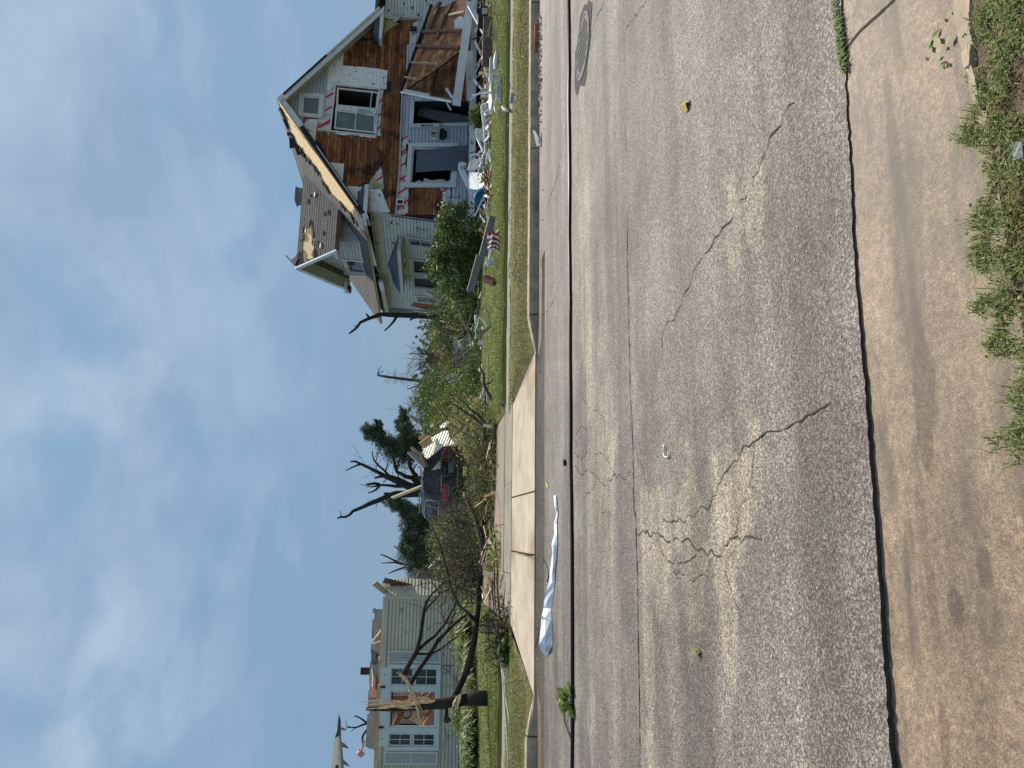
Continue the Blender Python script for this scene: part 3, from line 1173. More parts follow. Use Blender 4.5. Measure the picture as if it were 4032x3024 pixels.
def boards(name, fr, poly, pitch, parent, m, holes=(), off=.0, thick=.016, lap=.012, seg=None, gap=.0, rag=.0, w_start=None, minlen=.05):
    joined = MB() if name == 'dark_backing' else None
    ws = [p[1] for p in poly]
    w = min(ws) if w_start is None else w_start
    wm = max(ws)
    out = []
    while w < wm - .005:
        w0, w1 = w, min(w + pitch - gap, wm)
        mid = (w0 + w1) / 2
        im = scan(poly, mid)
        ib, it = scan(poly, w0 + .004), scan(poly, w1 - .004)
        same = len(ib) == len(it) == len(im)
        hs = []
        for h in holes:
            hs += scan(h, mid)
        for idx, (a, b) in enumerate(im):
            for c, d in sub([(a, b)], hs):
                if d - c < minlen:
                    continue
                lb, lt = c, c
                rb, rt = d, d
                if same and abs(c - a) < 1e-6:
                    lb, lt = ib[idx][0], it[idx][0]
                    if abs(lb - lt) > pitch * 4:
                        lb = lt = c
                if same and abs(d - b) < 1e-6:
                    rb, rt = ib[idx][1], it[idx][1]
                    if abs(rb - rt) > pitch * 4:
                        rb = rt = d
                if rag:
                    for q in (0, 1):
                        k = random.uniform(-rag, rag)
                        if q:
                            rb += k; rt += k
                        else:
                            lb += k; lt += k
                cuts = [0.0]
                if seg:
                    x = random.uniform(.2, 1) * seg
                    while x < (d - c) - .25:
                        cuts.append(x / (d - c))
                        x += random.uniform(.6, 1.4) * seg
                cuts.append(1.0)
                for f0, f1 in zip(cuts[:-1], cuts[1:]):
                    g = .0015 / max(.1, d - c) if len(cuts) > 2 else 0
                    f0_, f1_ = f0 + g * (f0 > 0), f1 - g * (f1 < 1)
                    p = [(lerp(lb, rb, f0_), w0), (lerp(lb, rb, f1_), w0), (lerp(lt, rt, f1_), w1), (lerp(lt, rt, f0_), w1)]
                    jz = random.uniform(0, .003)
                    o0, o1 = off + lap + jz, off + jz
                    front = [fr.P(*p[0], thick + o0), fr.P(*p[1], thick + o0), fr.P(*p[2], thick + o1), fr.P(*p[3], thick + o1)]
                    back = [fr.P(*q, off - .004) for q in p]
                    if joined is not None:
                        joined.hexa(back, front)
                    else:
                        out.append(MB().hexa(back, front).build(name, m, parent))
        w += pitch
    if joined is not None and joined.V:
        out.append(joined.build(name, m, parent))
    return out


def grow_rect(q, k):
    c = np.mean(np.array(q), axis=0)
    return [tuple(c + (np.array(p) - c) * k) for p in q]


def ringquad(name, fr, outer, inner, off, t, m, parent):
    """flat frame between two quads with the same corner order"""
    mb = MB()
    for i in range(4):
        j = (i + 1) % 4
        mb.hexa([fr.P(*outer[i], off), fr.P(*outer[j], off), fr.P(*inner[j], off), fr.P(*inner[i], off)],
                [fr.P(*outer[i], off + t), fr.P(*outer[j], off + t), fr.P(*inner[j], off + t), fr.P(*inner[i], off + t)])
    return mb.build(name, m, parent)


def inset(q, d):
    """shrink a quad by d metres on every side (quad order: bl, br, tr, tl or any ring order)"""
    q = [np.array(p, float) for p in q]
    c = sum(q) / 4
    out = []
    for i in range(4):
        p = q[i]
        a, b = q[(i - 1) % 4] - p, q[(i + 1) % 4] - p
        out.append(tuple(p + a / np.linalg.norm(a) * d + b / np.linalg.norm(b) * d))
    return out


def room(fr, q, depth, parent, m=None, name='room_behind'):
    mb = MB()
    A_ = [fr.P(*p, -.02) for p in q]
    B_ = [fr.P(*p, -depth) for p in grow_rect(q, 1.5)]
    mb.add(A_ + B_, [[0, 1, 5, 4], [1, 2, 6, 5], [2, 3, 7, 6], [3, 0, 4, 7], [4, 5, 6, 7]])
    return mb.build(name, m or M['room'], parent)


def lerp2(p, q, f):
    return (p[0] + (q[0] - p[0]) * f, p[1] + (q[1] - p[1]) * f)


def window(fr, outer, trim, parent, tm, glass='glass', name='window', mull=(), cols=1, rows_=1, sash=.045, open_=False, base=.03):
    """outer: 4 (u,w) ring corners. frame > sash, pane, glazing_bar are parts and sub-parts of the house"""
    q = [np.array(p) for p in outer]
    if (q[1] - q[0])[0] * (q[2] - q[0])[1] - (q[1] - q[0])[1] * (q[2] - q[0])[0] < 0:
        q = [q[0], q[3], q[2], q[1]]
    if abs((q[1] - q[0])[1]) > abs((q[1] - q[0])[0]):
        q = q[1:] + q[:1]
    inn = inset(q, trim)
    w = ringquad(name, fr, q, inn, base, .035, tm, parent)
    s_in = inset(inn, sash)
    ringquad('sash', fr, inn, s_in, base - .035, .045, tm, w)
    room(fr, inn, 1.2, w)
    if not open_:
        for i in range(cols):
            for j in range(rows_):
                def g(fu, fw):
                    return lerp2(lerp2(s_in[0], s_in[1], fu), lerp2(s_in[3], s_in[2], fu), fw)
                c = [g(i / cols, j / rows_), g((i + 1) / cols, j / rows_), g((i + 1) / cols, (j + 1) / rows_), g(i / cols, (j + 1) / rows_)]
                fpoly('pane', fr, c, base - .022, .006, M[glass], w)
        for i in range(1, cols):
            a, b = lerp2(s_in[0], s_in[1], i / cols), lerp2(s_in[3], s_in[2], i / cols)
            MB().bar(fr.P(*a, base - .012), fr.P(*b, base - .012), .022, .03, fr.N).build('glazing_bar', tm, w)
        for j in range(1, rows_):
            a, b = lerp2(s_in[0], s_in[3], j / rows_), lerp2(s_in[1], s_in[2], j / rows_)
            MB().bar(fr.P(*a, base - .010), fr.P(*b, base - .010), .03, .03, fr.N).build('glazing_bar', tm, w)
    return w, inn, s_in


def text_mesh(txt, size, name, parent, P, U, W, m, N=None, depth=.002):
    cu = bpy.data.curves.new('t', 'FONT')
    cu.body = txt
    cu.size = size
    cu.extrude = depth
    cu.offset = size * .03
    cu.resolution_u = 3
    t = bpy.data.objects.new('t', cu)
    COL.objects.link(t)
    dg = bpy.context.evaluated_depsgraph_get()
    me = bpy.data.meshes.new_from_object(t.evaluated_get(dg))
    bpy.data.objects.remove(t)
    co = np.empty(len(me.vertices) * 3)
    me.vertices.foreach_get('co', co)
    co = co.reshape(-1, 3)
    if N is None:
        N = np.cross(U, W)
    Wd = P + np.outer(co[:, 0], U) + np.outer(co[:, 1], W) + np.outer(co[:, 2], N)
    F = [list(p.vertices) for p in me.polygons]
    return obj(name, Wd, F, m, parent)
# ------------------------------------------------------------------ the wrecked two-storey house on the right
AH = math.radians(15)
E1 = V3(math.cos(AH), math.sin(AH), 0)
EV = V3(-math.sin(AH), math.cos(AH), 0)
P0 = at((1850, 888), 26.0)
P0[2] = 0
house = thing('wrecked_house', 'large two-storey gabled house stripped to brown boards with its porch collapsed', 'house', P0)
FAC = Frame(P0, E1, EZ, -EV)


def facv(v):
    return Frame(P0 + EV * v, E1, EZ, -EV)


F4 = facv(-.4)
lw_w = EZ + E1 * .05
lw_w /= np.linalg.norm(lw_w)
LW = Frame(P0 + E1 * .10, EV, lw_w, np.cross(lw_w, EV))
le, ap, re = F4.px((1432, 868)), F4.px((1091, 390)), F4.px((1492, 33))
HB = .42                                                 # floor height

# openings (rings traced off the front)
up_win = FAC.poly([A(495, 615), A(825, 650), A(795, 995), A(455, 960)])
at_win = FAC.poly([A(240, 680), A(420, 690), A(405, 865), A(230, 850)])
lo_win = FAC.poly([A(1030, 1045), A(1390, 1045), A(1375, 1365), A(1005, 1365)])
door_o = FAC.poly([A(1045, 712), A(1467, 700), A(1467, 918), A(1032, 932)])
door_i = FAC.poly([A(1072, 740), A(1467, 735), A(1467, 897), A(1064, 906)])
HOLES = [inset(up_win, .09), inset(at_win, .09), inset(lo_win, .10), door_i]

# dark carcass behind the boards: walls, floor, back and right side
Lh = 9.6
V1_, V2_ = 2.3, 5.35
cr_t = 8.03
mb = MB()
k = -.04
for poly in (FAC.poly([A(95, 735), A(820, 72), A(1200, 130), A(1000, 700), A(945, 1560), A(712, 1590)]),):
    pass
inner = Frame(P0 + EV * .05, E1, EZ, -EV)
wall_poly = [(0.18, HB), (8.0, HB), (8.0, 3.75), (ap[0], ap[1] - .3), (.3, 3.75)]
# front carcass sheet, cut round the openings as horizontal strips
boards('dark_backing', inner, wall_poly, .30, house, M['room'], HOLES, off=-.03, thick=.02, lap=0, w_start=HB, minlen=.02)  # dark sheet; through the siding gaps it reads as lap shadow
B_ = lambda u, v, w: P0 + E1 * u + EV * v + EZ * w
obj('back_wall', [B_(0, Lh, 0), B_(8, Lh, 0), B_(8, Lh, 3.8), B_(ap[0], Lh, ap[1] - .1), B_(0.2, Lh, 3.8)], [[0, 1, 2, 3, 4]], M['siding'], house)
obj('side_wall', [B_(8.02, .05, 0), B_(8.02, Lh, 0), B_(8.02, Lh, 3.9), B_(8.02, .05, 3.9)], [[0, 1, 2, 3]], M['siding'], house)
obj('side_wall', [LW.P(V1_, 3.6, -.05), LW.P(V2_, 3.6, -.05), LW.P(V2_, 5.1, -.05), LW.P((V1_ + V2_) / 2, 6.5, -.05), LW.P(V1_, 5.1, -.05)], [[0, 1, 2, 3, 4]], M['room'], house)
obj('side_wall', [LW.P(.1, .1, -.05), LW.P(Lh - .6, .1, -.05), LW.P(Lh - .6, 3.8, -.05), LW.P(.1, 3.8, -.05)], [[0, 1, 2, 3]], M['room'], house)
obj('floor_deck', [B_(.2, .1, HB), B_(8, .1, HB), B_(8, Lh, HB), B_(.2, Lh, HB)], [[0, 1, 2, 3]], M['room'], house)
obj('foundation', [B_(.05, .1, -.1), B_(8, .1, -.1), B_(8, .1, HB), B_(.1, .1, HB)], [[0, 1, 2, 3]], M['rubble'], house)

# sheathing boards over the whole upper front
boards('sheathing_board', FAC, FAC.poly([A(92, 737), A(815, 75), A(862, 148), A(1150, 160), A(1000, 560), A(980, 700), A(970, 1000), A(948, 1555), A(745, 1540), A(715, 1590)]), .128, house, M['wood'], HOLES, thick=.016, lap=.003, seg=1.9, gap=.013)
boards('sheathing_board', FAC, FAC.poly([A2(190, 1298), A2(640, 1300), A2(650, 1645), A2(180, 1645)]), .128, house, M['wood'], [], thick=.016, lap=.003, seg=1.2, gap=.013)
# surviving siding and patches
PT = .026
boards('clapboard', FAC, FAC.poly([A(98, 738), A(452, 452), A(424, 692), A(411, 862), A(282, 850), A(250, 925)]), .118, house, M['siding_low'], [inset(at_win, .05)], off=PT - .01, thick=.012, lap=.018, gap=.010)  # gaps between the laps stand in for their shadow lines
low_sid = FAC.poly([A2(118, 90), A2(985, 60), A2(985, 1530), A2(748, 1532), A2(742, 1302), A2(820, 1300), A2(845, 715), A2(200, 712), A2(200, 622), A2(112, 620)])
boards('clapboard', FAC, low_sid, .122, house, M['siding_low'], [inset(lo_win, .05), inset(door_o, .04)], off=.0, thick=.012, lap=.018, gap=.010)  # gaps onto the dark sheet imitate the shadow under each lap


def patch(name, pts, m, off=PT, jagged=True, t=.008):
    uw = FAC.poly(pts)
    if jagged:
        uw = jag(uw, .09, .022)
    return fpoly(name, FAC, uw, off, t, m, house)


def wboards(pts, m='white_old', off=PT):
    uw = jag(FAC.poly(pts), .12, .02)
    return boards('painted_board', FAC, uw, .12, house, M[m], [inset(up_win, .05), inset(at_win, .05)], off=off - .008, thick=.012, lap=.007, gap=.002)


wboards([A(445, 462), A(556, 378), A(550, 482), A(690, 490), A(876, 515), A(864, 650), A(500, 614), A(428, 690)])
fo1 = patch('foam_panel', [A(428, 690), A(505, 622), A(462, 965), A(440, 955), A(395, 950), A(358, 940), A(363, 868), A(411, 862)], M['foil'], PT - .004)
patch('torn_lining', [A(362, 938), A(400, 950), A(440, 955), A(462, 962), A(460, 990), A(430, 955), A(395, 962), A(365, 950)], M['torn'], PT + .004)
wboards([A(285, 866), A(365, 872), A(348, 1048), A(262, 935)])
fo2 = patch('foam_panel', [A(824, 652), A(848, 655), A(832, 800), A(825, 992), A(798, 985)], M['foil'], PT)
patch('torn_lining', [A(455, 962), A(795, 992), A(800, 1002), A(730, 1000), A(640, 985), A(560, 985), A(500, 972)], M['white_old'], PT)
wboards([A(440, 1180), A(557, 1190), A(550, 1330)])
wboards([A(565, 1354), A(662, 1360), A(692, 1345), A(662, 1440), A(655, 1490)])
wboards([A(745, 1372), A(840, 1377), A(862, 1480), A(900, 1545), A(742, 1538)])
fo3 = patch('foam_panel', [A(830, 1208), A(846, 1300), A(852, 1376), A(744, 1370), A(742, 1338), A(775, 1285)], M['foil'], PT)
patch('torn_lining', [A(775, 1285), A(800, 1320), A(846, 1345), A(852, 1376), A(744, 1370), A(742, 1338)], M['torn'], PT + .008)
wboards([A(860, 150), A(905, 150), A(960, 178), A(900, 205), A(850, 262)], 'torn')
patch('torn_lining', [A(440, 1150), A(430, 1180), A(400, 1130), A(345, 1050), A(352, 1010), A(395, 1050)], M['felt'], PT)
patch('torn_lining', [A(870, 590), A(905, 600), A(905, 665), A(830, 700), A(815, 690), A(822, 655), A(862, 650)], M['felt'], .022)
patch('torn_lining', [A(640, 285), A(700, 278), A(840, 290), A(842, 300), A(700, 300), A(645, 300)], M['felt'], .022)
patch('torn_lining', [A(655, 1360), A(705, 1325), A(745, 1335), A(690, 1360)], M['felt'], PT + .004)
fo4 = patch('foam_panel', [A2(115, 624), A2(196, 626), A2(202, 712), A2(168, 722), A2(150, 1298), A2(198, 1302), A2(182, 1642), A2(28, 1642), A2(46, 1450), A2(78, 1050)], M['foil'], .012)
fo5 = patch('foam_panel', [A2(618, 1304), A2(740, 1306), A2(746, 1462), A2(645, 1466)], M['foil'], .014)
fo6 = patch('foam_panel', [A2(640, 1536), A2(775, 1538), A2(805, 1600), A2(850, 1659), A2(640, 1660)], M['foil'], .014)
patch('torn_lining', [A2(600, 1302), A2(632, 1305), A2(650, 1420), A2(640, 1470), A2(632, 1350)], M['torn'], .02)
dirT = -EZ * .86 + E1 * .5
upT = E1 * .86 + EZ * .5


def print_on(par, txt, size, p, off):
    u, w = FAC.px(p)
    text_mesh(txt, size, 'lettering', par, FAC.P(u, w, off), dirT, upT, M['red_print'], -EV)


print_on(fo1, 'Ener', .25, A(384, 932), PT + .006)
print_on(fo1, 'insulation', .05, A(418, 850), PT + .006)
print_on(fo4, 'En', .20, A2(105, 880), .022)
print_on(fo4, 'rg', .20, A2(88, 1215), .022)
print_on(fo4, 'erg', .20, A2(50, 1590), .022)
print_on(fo6, 'erg', .22, A2(655, 1590), .024)
print_on(fo2, 'rg', .13, A(826, 735), PT + .01)

# trims on the front
MB().bar(FAC.P(*FAC.px(A2(110, 60)), .04), FAC.P(*FAC.px(A2(78, 1050)), .04), .05, .05).build('porch_ledger', M['siding_low'], house)
MB().bar(FAC.P(*FAC.px(A2(78, 1053)), .04), FAC.P(*FAC.px(A2(26, 1645)), .04), .05, .05).build('porch_ledger', M['siding_low'], house)
pst = fpoly('white_post', FAC, FAC.poly([A2(640, 1462), A2(920, 1466), A2(920, 1532), A2(642, 1530)]), .02, .10, M['white'], house)
fpoly('outlet', FAC, FAC.poly([A2(695, 1478), A2(718, 1478), A2(718, 1505), A2(695, 1505)]), .121, .02, M['lead'], pst)
v_ = ringquad('vent', FAC, FAC.poly([A2(38, 1450), A2(138, 1452), A2(132, 1530), A2(30, 1526)]), inset(FAC.poly([A2(38, 1450), A2(138, 1452), A2(132, 1530), A2(30, 1526)]), .04), .03, .05, M['white'], house)
fpoly('grille', FAC, inset(FAC.poly([A2(38, 1450), A2(138, 1452), A2(132, 1530), A2(30, 1526)]), .04), .03, .02, M['black'], v_)

# windows and door
w_, inn, s_in = window(FAC, at_win, .12, house, M['white'], 'screen')
# upper pair: left sash still glazed, right one blown out
c_t = lambda q: [tuple(p) for p in q]
w_ = ringquad('window', FAC, up_win, inset(up_win, .05), PT + .004, .03, M['white'], house)
ul = FAC.poly([A(500, 800), A(792, 838), A(788, 972), A(490, 938)])
ur = FAC.poly([A(512, 640), A(816, 672), A(800, 800), A(506, 772)])
up_in = inset(up_win, .05)
for ring in (ul, ur):
    pass
ml = FAC.poly([A(506, 772), A(800, 800), A(792, 838), A(500, 800)])
fpoly('mullion', FAC, ml, PT + .002, .03, M['white'], w_)
for nm, q in (('sash', ul), ('sash', ur)):
    qi = inset(q, .055)
    ringquad(nm, FAC, q, qi, PT - .02, .035, M['white'], w_)
    room(FAC, qi, 1.4, w_)
qi = inset(ul, .055)
for i in (0, 1):
    f0, f1 = i * .52, .5 + i * .5
    # the two stacked panes: ring order runs top-right, bottom-right, bottom-left, top-left
    a, b = lerp2(qi[0], qi[1], f0), lerp2(qi[0], qi[1], f1)
    c, d = lerp2(qi[3], qi[2], f1), lerp2(qi[3], qi[2], f0)
    fpoly('pane', FAC, [a, b, c, d], PT - .012, .006, M['glass_grey'], w_)
a, b = lerp2(qi[0], qi[1], .51), lerp2(qi[3], qi[2], .51)
MB().bar(FAC.P(*a, PT), FAC.P(*b, PT), .035, .03, FAC.N).build('glazing_bar', M['white'], w_)
qr = inset(ur, .055)
a, b = lerp2(qr[0], qr[1], .86), lerp2(qr[3], qr[2], .86)
MB().bar(FAC.P(*a, PT), FAC.P(*b, PT), .03, .03, FAC.N).build('glazing_bar', M['white'], w_)
fpoly('torn_paint', FAC, jag(FAC.poly([A(660, 800), A(720, 798), A(770, 820), A(765, 832), A(655, 830)]), .06, .012), PT + .033, .003, M['lead'], w_)

# ground-floor picture window with a curtain blown out of it
w_ = ringquad('window', FAC, lo_win, inset(lo_win, .15), .02, .05, M['white'], house)
i1 = inset(lo_win, .15)
i2 = inset(i1, .06)
ringquad('sash', FAC, i1, i2, -.05, .06, M['white'], w_)
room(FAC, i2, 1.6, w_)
gl = MB()
uwg = FAC.poly([A2(275, 1215), A2(330, 1185), A2(385, 1215), A2(400, 1160), A2(500, 1190), A2(560, 1180), A2(640, 1175), A2(700, 1205), A2(740, 1175), A2(765, 1225), A2(275, 1232)])
fpoly('broken_pane', FAC, uwg, -.03, .006, M['stone'], w_)
# curtain
Vc, Fc = [], []
cx0 = FAC.poly([A2(300, 815), A2(975, 775)])
cx1 = FAC.poly([A2(285, 1085), A2(870, 1090)])
nu, nw = 26, 24
for j in range(nw + 1):
    fw = j / nw
    a = lerp2(cx0[0], cx0[1], fw)
    b = lerp2(cx1[0], cx1[1], fw)
    for i in range(nu + 1):
        fu = i / nu
        p = lerp2(a, b, fu)
        fold = .030 * math.sin(fu * 21 + fw * 1.3) * (.4 + fw) + .02 * math.sin(fu * 9 + 2)
        Vc.append(FAC.P(p[0], p[1] - (.07 * math.sin(fu * 3) if fw > .9 else 0), -.02 + .16 * min(1, fw * 1.5) + fold))
for j in range(nw):
    for i in range(nu):
        q = j * (nu + 1) + i
        Fc.append([q, q + 1, q + nu + 2, q + nu + 1])
tag(obj('curtain', Vc, Fc, M['curtain'], None, True), 'grey curtain hanging out of the broken front window', 'curtain')

# doorway
dw = MB()
do = [door_o[3], door_o[0], door_o[1], door_o[2]]
ringq = [(door_o[3], door_i[3]), (door_o[0], door_i[0])]
q0, q1, q2, q3 = door_o        # tr, br, bl, tl
i0, i1_, i2_, i3 = door_i
dframe = fpoly('door_frame', FAC, [q0, q3, i3, i0], .03, .05, M['white'], house)
fpoly('jamb', FAC, [q3, q2, i2_, i3], .028, .045, M['white'], dframe)
fpoly('jamb', FAC, [q1, q0, i0, i1_], .028, .045, M['white'], dframe)
room(FAC, [i2_, i1_, i0, i3], 1.8, dframe)
fpoly('leaning_panel', facv(.5), [(i2_[0] + .1, i2_[1]), (i2_[0] + .62, i2_[1]), (i2_[0] + .85, i3[1] - .15), (i2_[0] + .5, i3[1] - .1)], 0, .04, M['grey_board'], dframe)
uj = (q3[0] + i3[0]) / 2 - .045
for i, ch in enumerate('835'):
    u_, w2 = FAC.px(A2((375, 430, 490)[i], 492))
    text_mesh(ch, .17, 'house_number', dframe, FAC.P(u_ - .05, w2 - .06, .078), E1, EZ, M['dark_print'], -EV)
bx = fpoly('doorbell', FAC, FAC.poly([A2(600, 473), A2(652, 473), A2(652, 500), A2(600, 500)]), .076, .012, M['dark_print'], dframe)
fpoly('button', FAC, FAC.poly([A2(616, 476), A2(645, 476), A2(645, 496), A2(616, 496)]), .088, .006, M['white'], bx)
# sign and mailbox on the wall
sgn = FAC.poly([A2(565, 550), A2(565, 678), A2(520, 682), A2(488, 655), A2(475, 620), A2(485, 570), A2(520, 550)])
sg = thing('wall_sign', 'small white rounded sign with dark ornament beside the front door', 'sign', FAC.P(*FAC.px(A2(565, 615)), .03))
fpoly('plate', FAC, sgn, .03, .02, M['white'], sg)
mbx = MB()
for i in range(5):
    c = FAC.px(A2(498 + i * 13, 600 + (i % 2) * 8))
    mbx.prism([FAC.P(c[0] + dx, c[1] + dz, .051) for dx, dz in ((-.11, -.014), (-.03, .006), (.05, -.012), (.12, .01), (.12, .024), (-.11, .012))], FAC.N, .003)
mbx.build('ornament', M['dark_print'], sg)
mx = thing('mailbox', 'black wall mailbox hung under the white sign', 'mailbox', FAC.P(*FAC.px(A2(690, 605)), .03))
fpoly('box', FAC, FAC.poly([A2(610, 550), A2(660, 548), A2(668, 575), A2(690, 580), A2(692, 635), A2(668, 640), A2(660, 670), A2(605, 672)]), .03, .12, M['black'], mx)
fpoly('lid', FAC, FAC.poly([A2(600, 560), A2(622, 556), A2(622, 664), A2(600, 660)]), .032, .15, M['black'], mx)

# rakes: fascia boards on both slopes
def rake(p_out, p_out2, width, m, t=.05, off=.0, name='fascia'):
    a, b = F4.px(p_out), F4.px(p_out2)
    d = np.array(b) - np.array(a)
    d /= np.linalg.norm(d)
    nn = np.array([d[1], -d[0]])
    if nn[1] > 0:
        nn = -nn
    q = [a, b, tuple(np.array(b) + nn * width), tuple(np.array(a) + nn * width)]
    return fpoly(name, F4, q, off, t, m, house)


rake((1091, 390), (1492, 33), .24, M['white'])
rake(A(120, 690), A(430, 408), .05, M['felt'], .08, .02, 'drip_edge')
rake(A(430, 408), A(815, 62), .06, M['siding'], .08, .02, 'drip_edge')
rake(A(95, 735), A(240, 928), .17, M['white'])
rake(A(240, 930), A(700, 1588), .16, M['felt'])
rake(A(360, 1065), A(660, 1500), .03, M['siding'], .02, .052, 'drip_edge')
rake(A(690, 1560), A(706, 1600), .17, M['white'], .06)
soff = MB()
for p, q in ((le, ap), (re, ap)):
    soff.add([F4.P(p[0], p[1] - .19), F4.P(q[0], q[1] - .22), F4.P(q[0], q[1] - .22, -.42), F4.P(p[0], p[1] - .19, -.42)], [[0, 1, 2, 3]])
soff.build('soffit', M['soffit'], house)

# eave returns
er = fpoly('eave_return', F4, F4.poly([A(712, 1340), A(742, 1340), A(722, 1603), A(695, 1598)]), -.38, .40, M['white'], house)
fpoly('return_shingle', F4, F4.poly([A(711, 1342), A(690, 1350), A(662, 1440), A(658, 1520), A(694, 1594)]), -.39, .36, M['shingle_blue'], er)
er = fpoly('eave_return', F4, F4.poly([A7(165, 600), A7(212, 604), A7(252, 95), A7(190, 150)]), -.38, .40, M['white'], house)
fpoly('return_shingle', F4, F4.poly([A7(75, 490), A7(164, 598), A7(188, 160), A7(110, 300)]), -.39, .36, M['shingle_blue'], er)

# main roof
sl = np.array([ap[0] - le[0], ap[1] - le[1]])
SLEN = float(np.linalg.norm(sl))
wdir = (E1 * sl[0] + EZ * sl[1]) / SLEN
RL = Frame(F4.P(*le), EV, wdir, np.cross(wdir, EV) * 1.0)
if RL.N[2] < 0:
    RL.N = -RL.N
RLEN = Lh + .75
MB().prism([RL.P(0, 0, -.02), RL.P(RLEN, 0, -.02), RL.P(RLEN, SLEN, -.02), RL.P(0, SLEN, -.02)], RL.N, .018).build('roof_deck', M['osb'], house)
MB().prism([RL.P(0, 0, -.09), RL.P(RLEN, 0, -.09), RL.P(RLEN, SLEN, -.09), RL.P(0, SLEN, -.09)], RL.N, .06).build('roof_underside', M['soffit'], house)
sr = np.array([ap[0] - re[0], ap[1] - re[1]])
SR_ = float(np.linalg.norm(sr))
wr = (E1 * sr[0] + EZ * sr[1]) / SR_
RR = Frame(F4.P(*re), EV, wr, np.cross(EV, wr))
MB().prism([RR.P(0, 0, -.08), RR.P(RLEN, 0, -.08), RR.P(RLEN, SR_, -.08), RR.P(0, SR_, -.08)], RR.N, .10).build('roof_slope', M['shingle'], house)
torn_edge = RL.poly([A(105, 785), A(140, 860), A(170, 945), A(218, 1040), A(290, 1130), A(365, 1215), A(425, 1335), A(470, 1400), A(520, 1452), A(590, 1530), A(640, 1590)])
te = jag(torn_edge, .10, .045, False) + [torn_edge[-1]]
te = [(max(.02, u), min(SLEN, max(0, w))) for u, w in te]
low_e = te[-1]
shp = [(0.06, SLEN)] + te + [(0.02, low_e[1] - .05), (0.02, 0), (RLEN, 0), (RLEN, SLEN)]
wing_hole = [(2.75, 1.72), (6.0, 1.72), (5.9, SLEN - 1.2), (2.85, SLEN - 1.2)]
boards('shingle_course', RL, shp, .15, house, M['shingle'], [], off=.0, thick=.008, lap=.006, seg=1.7, rag=.008)
# black felt and peeled shingles along the torn edge
for i in range(34):
    f = random.random()
    q = te[int(f * (len(te) - 1))]
    s_ = random.uniform(.10, .26)
    c = [(q[0] + random.uniform(-.1, .35) + s_ * math.cos(g) * random.uniform(.5, 1.3), q[1] + random.uniform(-.05, .12) + s_ * .6 * math.sin(g) * random.uniform(.5, 1.2)) for g in np.linspace(0, 5.4, 7)]
    fpoly('peeled_shingle', RL, c, .028, random.uniform(.01, .05), M['felt'] if i % 2 else M['shingle'], house)
fpoly('felt_hole', RL, jag(RL.poly([A4(135, 270), A4(175, 280), A4(235, 400), A4(225, 440), A4(180, 400)]), .1, .02), .026, .01, M['felt'], house)
fpoly('felt_hole', RL, jag(RL.poly([A5(1040, 700), A5(1075, 720), A5(1105, 800), A5(1060, 760)]), .1, .02), .026, .02, M['felt'], house)
fpoly('bent_flashing', RL, jag(RL.poly([A5(675, 458), A5(725, 480), A5(770, 560), A5(870, 630), A5(840, 665), A5(780, 620), A5(740, 540)]), .1, .02), .05, .03, M['white'], house)
# felt flaps sticking up at the ridge, left of the gable top
flap = MB()
for pts in ([A3(95, 690), A3(130, 690), A3(200, 780), A3(260, 910), A3(200, 920), A3(165, 820), A3(100, 835)], [A3(65, 625), A3(90, 618), A3(110, 640), A3(90, 668), A3(64, 655)], [A3(0, 400), A3(15, 430), A3(60, 530), A3(120, 650), A3(85, 600), A3(30, 510)]):
    flap.prism([F4.P(*F4.px(p), -.5) for p in pts], -F4.N, .03)
flap.build('torn_felt', M['felt'], house)

# left eave: gutter, soffit, downspout
g0, g1 = LW.px(A4(165, 150), .38), LW.px(A4(320, 730), .38)
gut = MB().bar(LW.P(*g0, .38), LW.P(*g1, .38), .12, .14).build('gutter', M['white'], house)
b0 = LW.px(A4(395, 950), .38), LW.px(A4(420, 1060), .38), LW.px(A4(490, 1410), .38)
MB().bar(LW.P(*b0[0], .38), LW.P(*b0[1], .38), .12, .18).build('gutter', M['white'], house)
MB().bar(LW.P(*b0[1], .38), LW.P(*b0[2], .38), .08, .16).build('gutter', M['soffit'], house)
ev_w = le[1] - .22
obj('soffit', [LW.P(-.3, ev_w, .36), LW.P(9.4, ev_w, .36), LW.P(9.4, ev_w + .02, -.02), LW.P(-.3, ev_w + .02, -.02)], [[0, 1, 2, 3]], M['soffit'], house)
fr_t = MB()
fr_t.hexa([LW.P(.0, ev_w - .28, .012), LW.P(9.1, ev_w - .28, .012), LW.P(9.1, ev_w, .012), LW.P(.0, ev_w, .012)],
          [LW.P(.0, ev_w - .28, .035), LW.P(9.1, ev_w - .28, .035), LW.P(9.1, ev_w, .035), LW.P(.0, ev_w, .035)])
fr_t.build('frieze_board', M['soffit'], house)
dsp = [LW.P(*LW.px(A4(300, 150), .1), .1), LW.P(*LW.px(A4(290, 185), .2), .2), LW.P(*LW.px(A4(240, 205), .34), .34), LW.P(*LW.px(A4(215, 195), .38), .38)]
MB().tube(dsp, .045, 8).build('downspout', M['siding_left'], house, True)

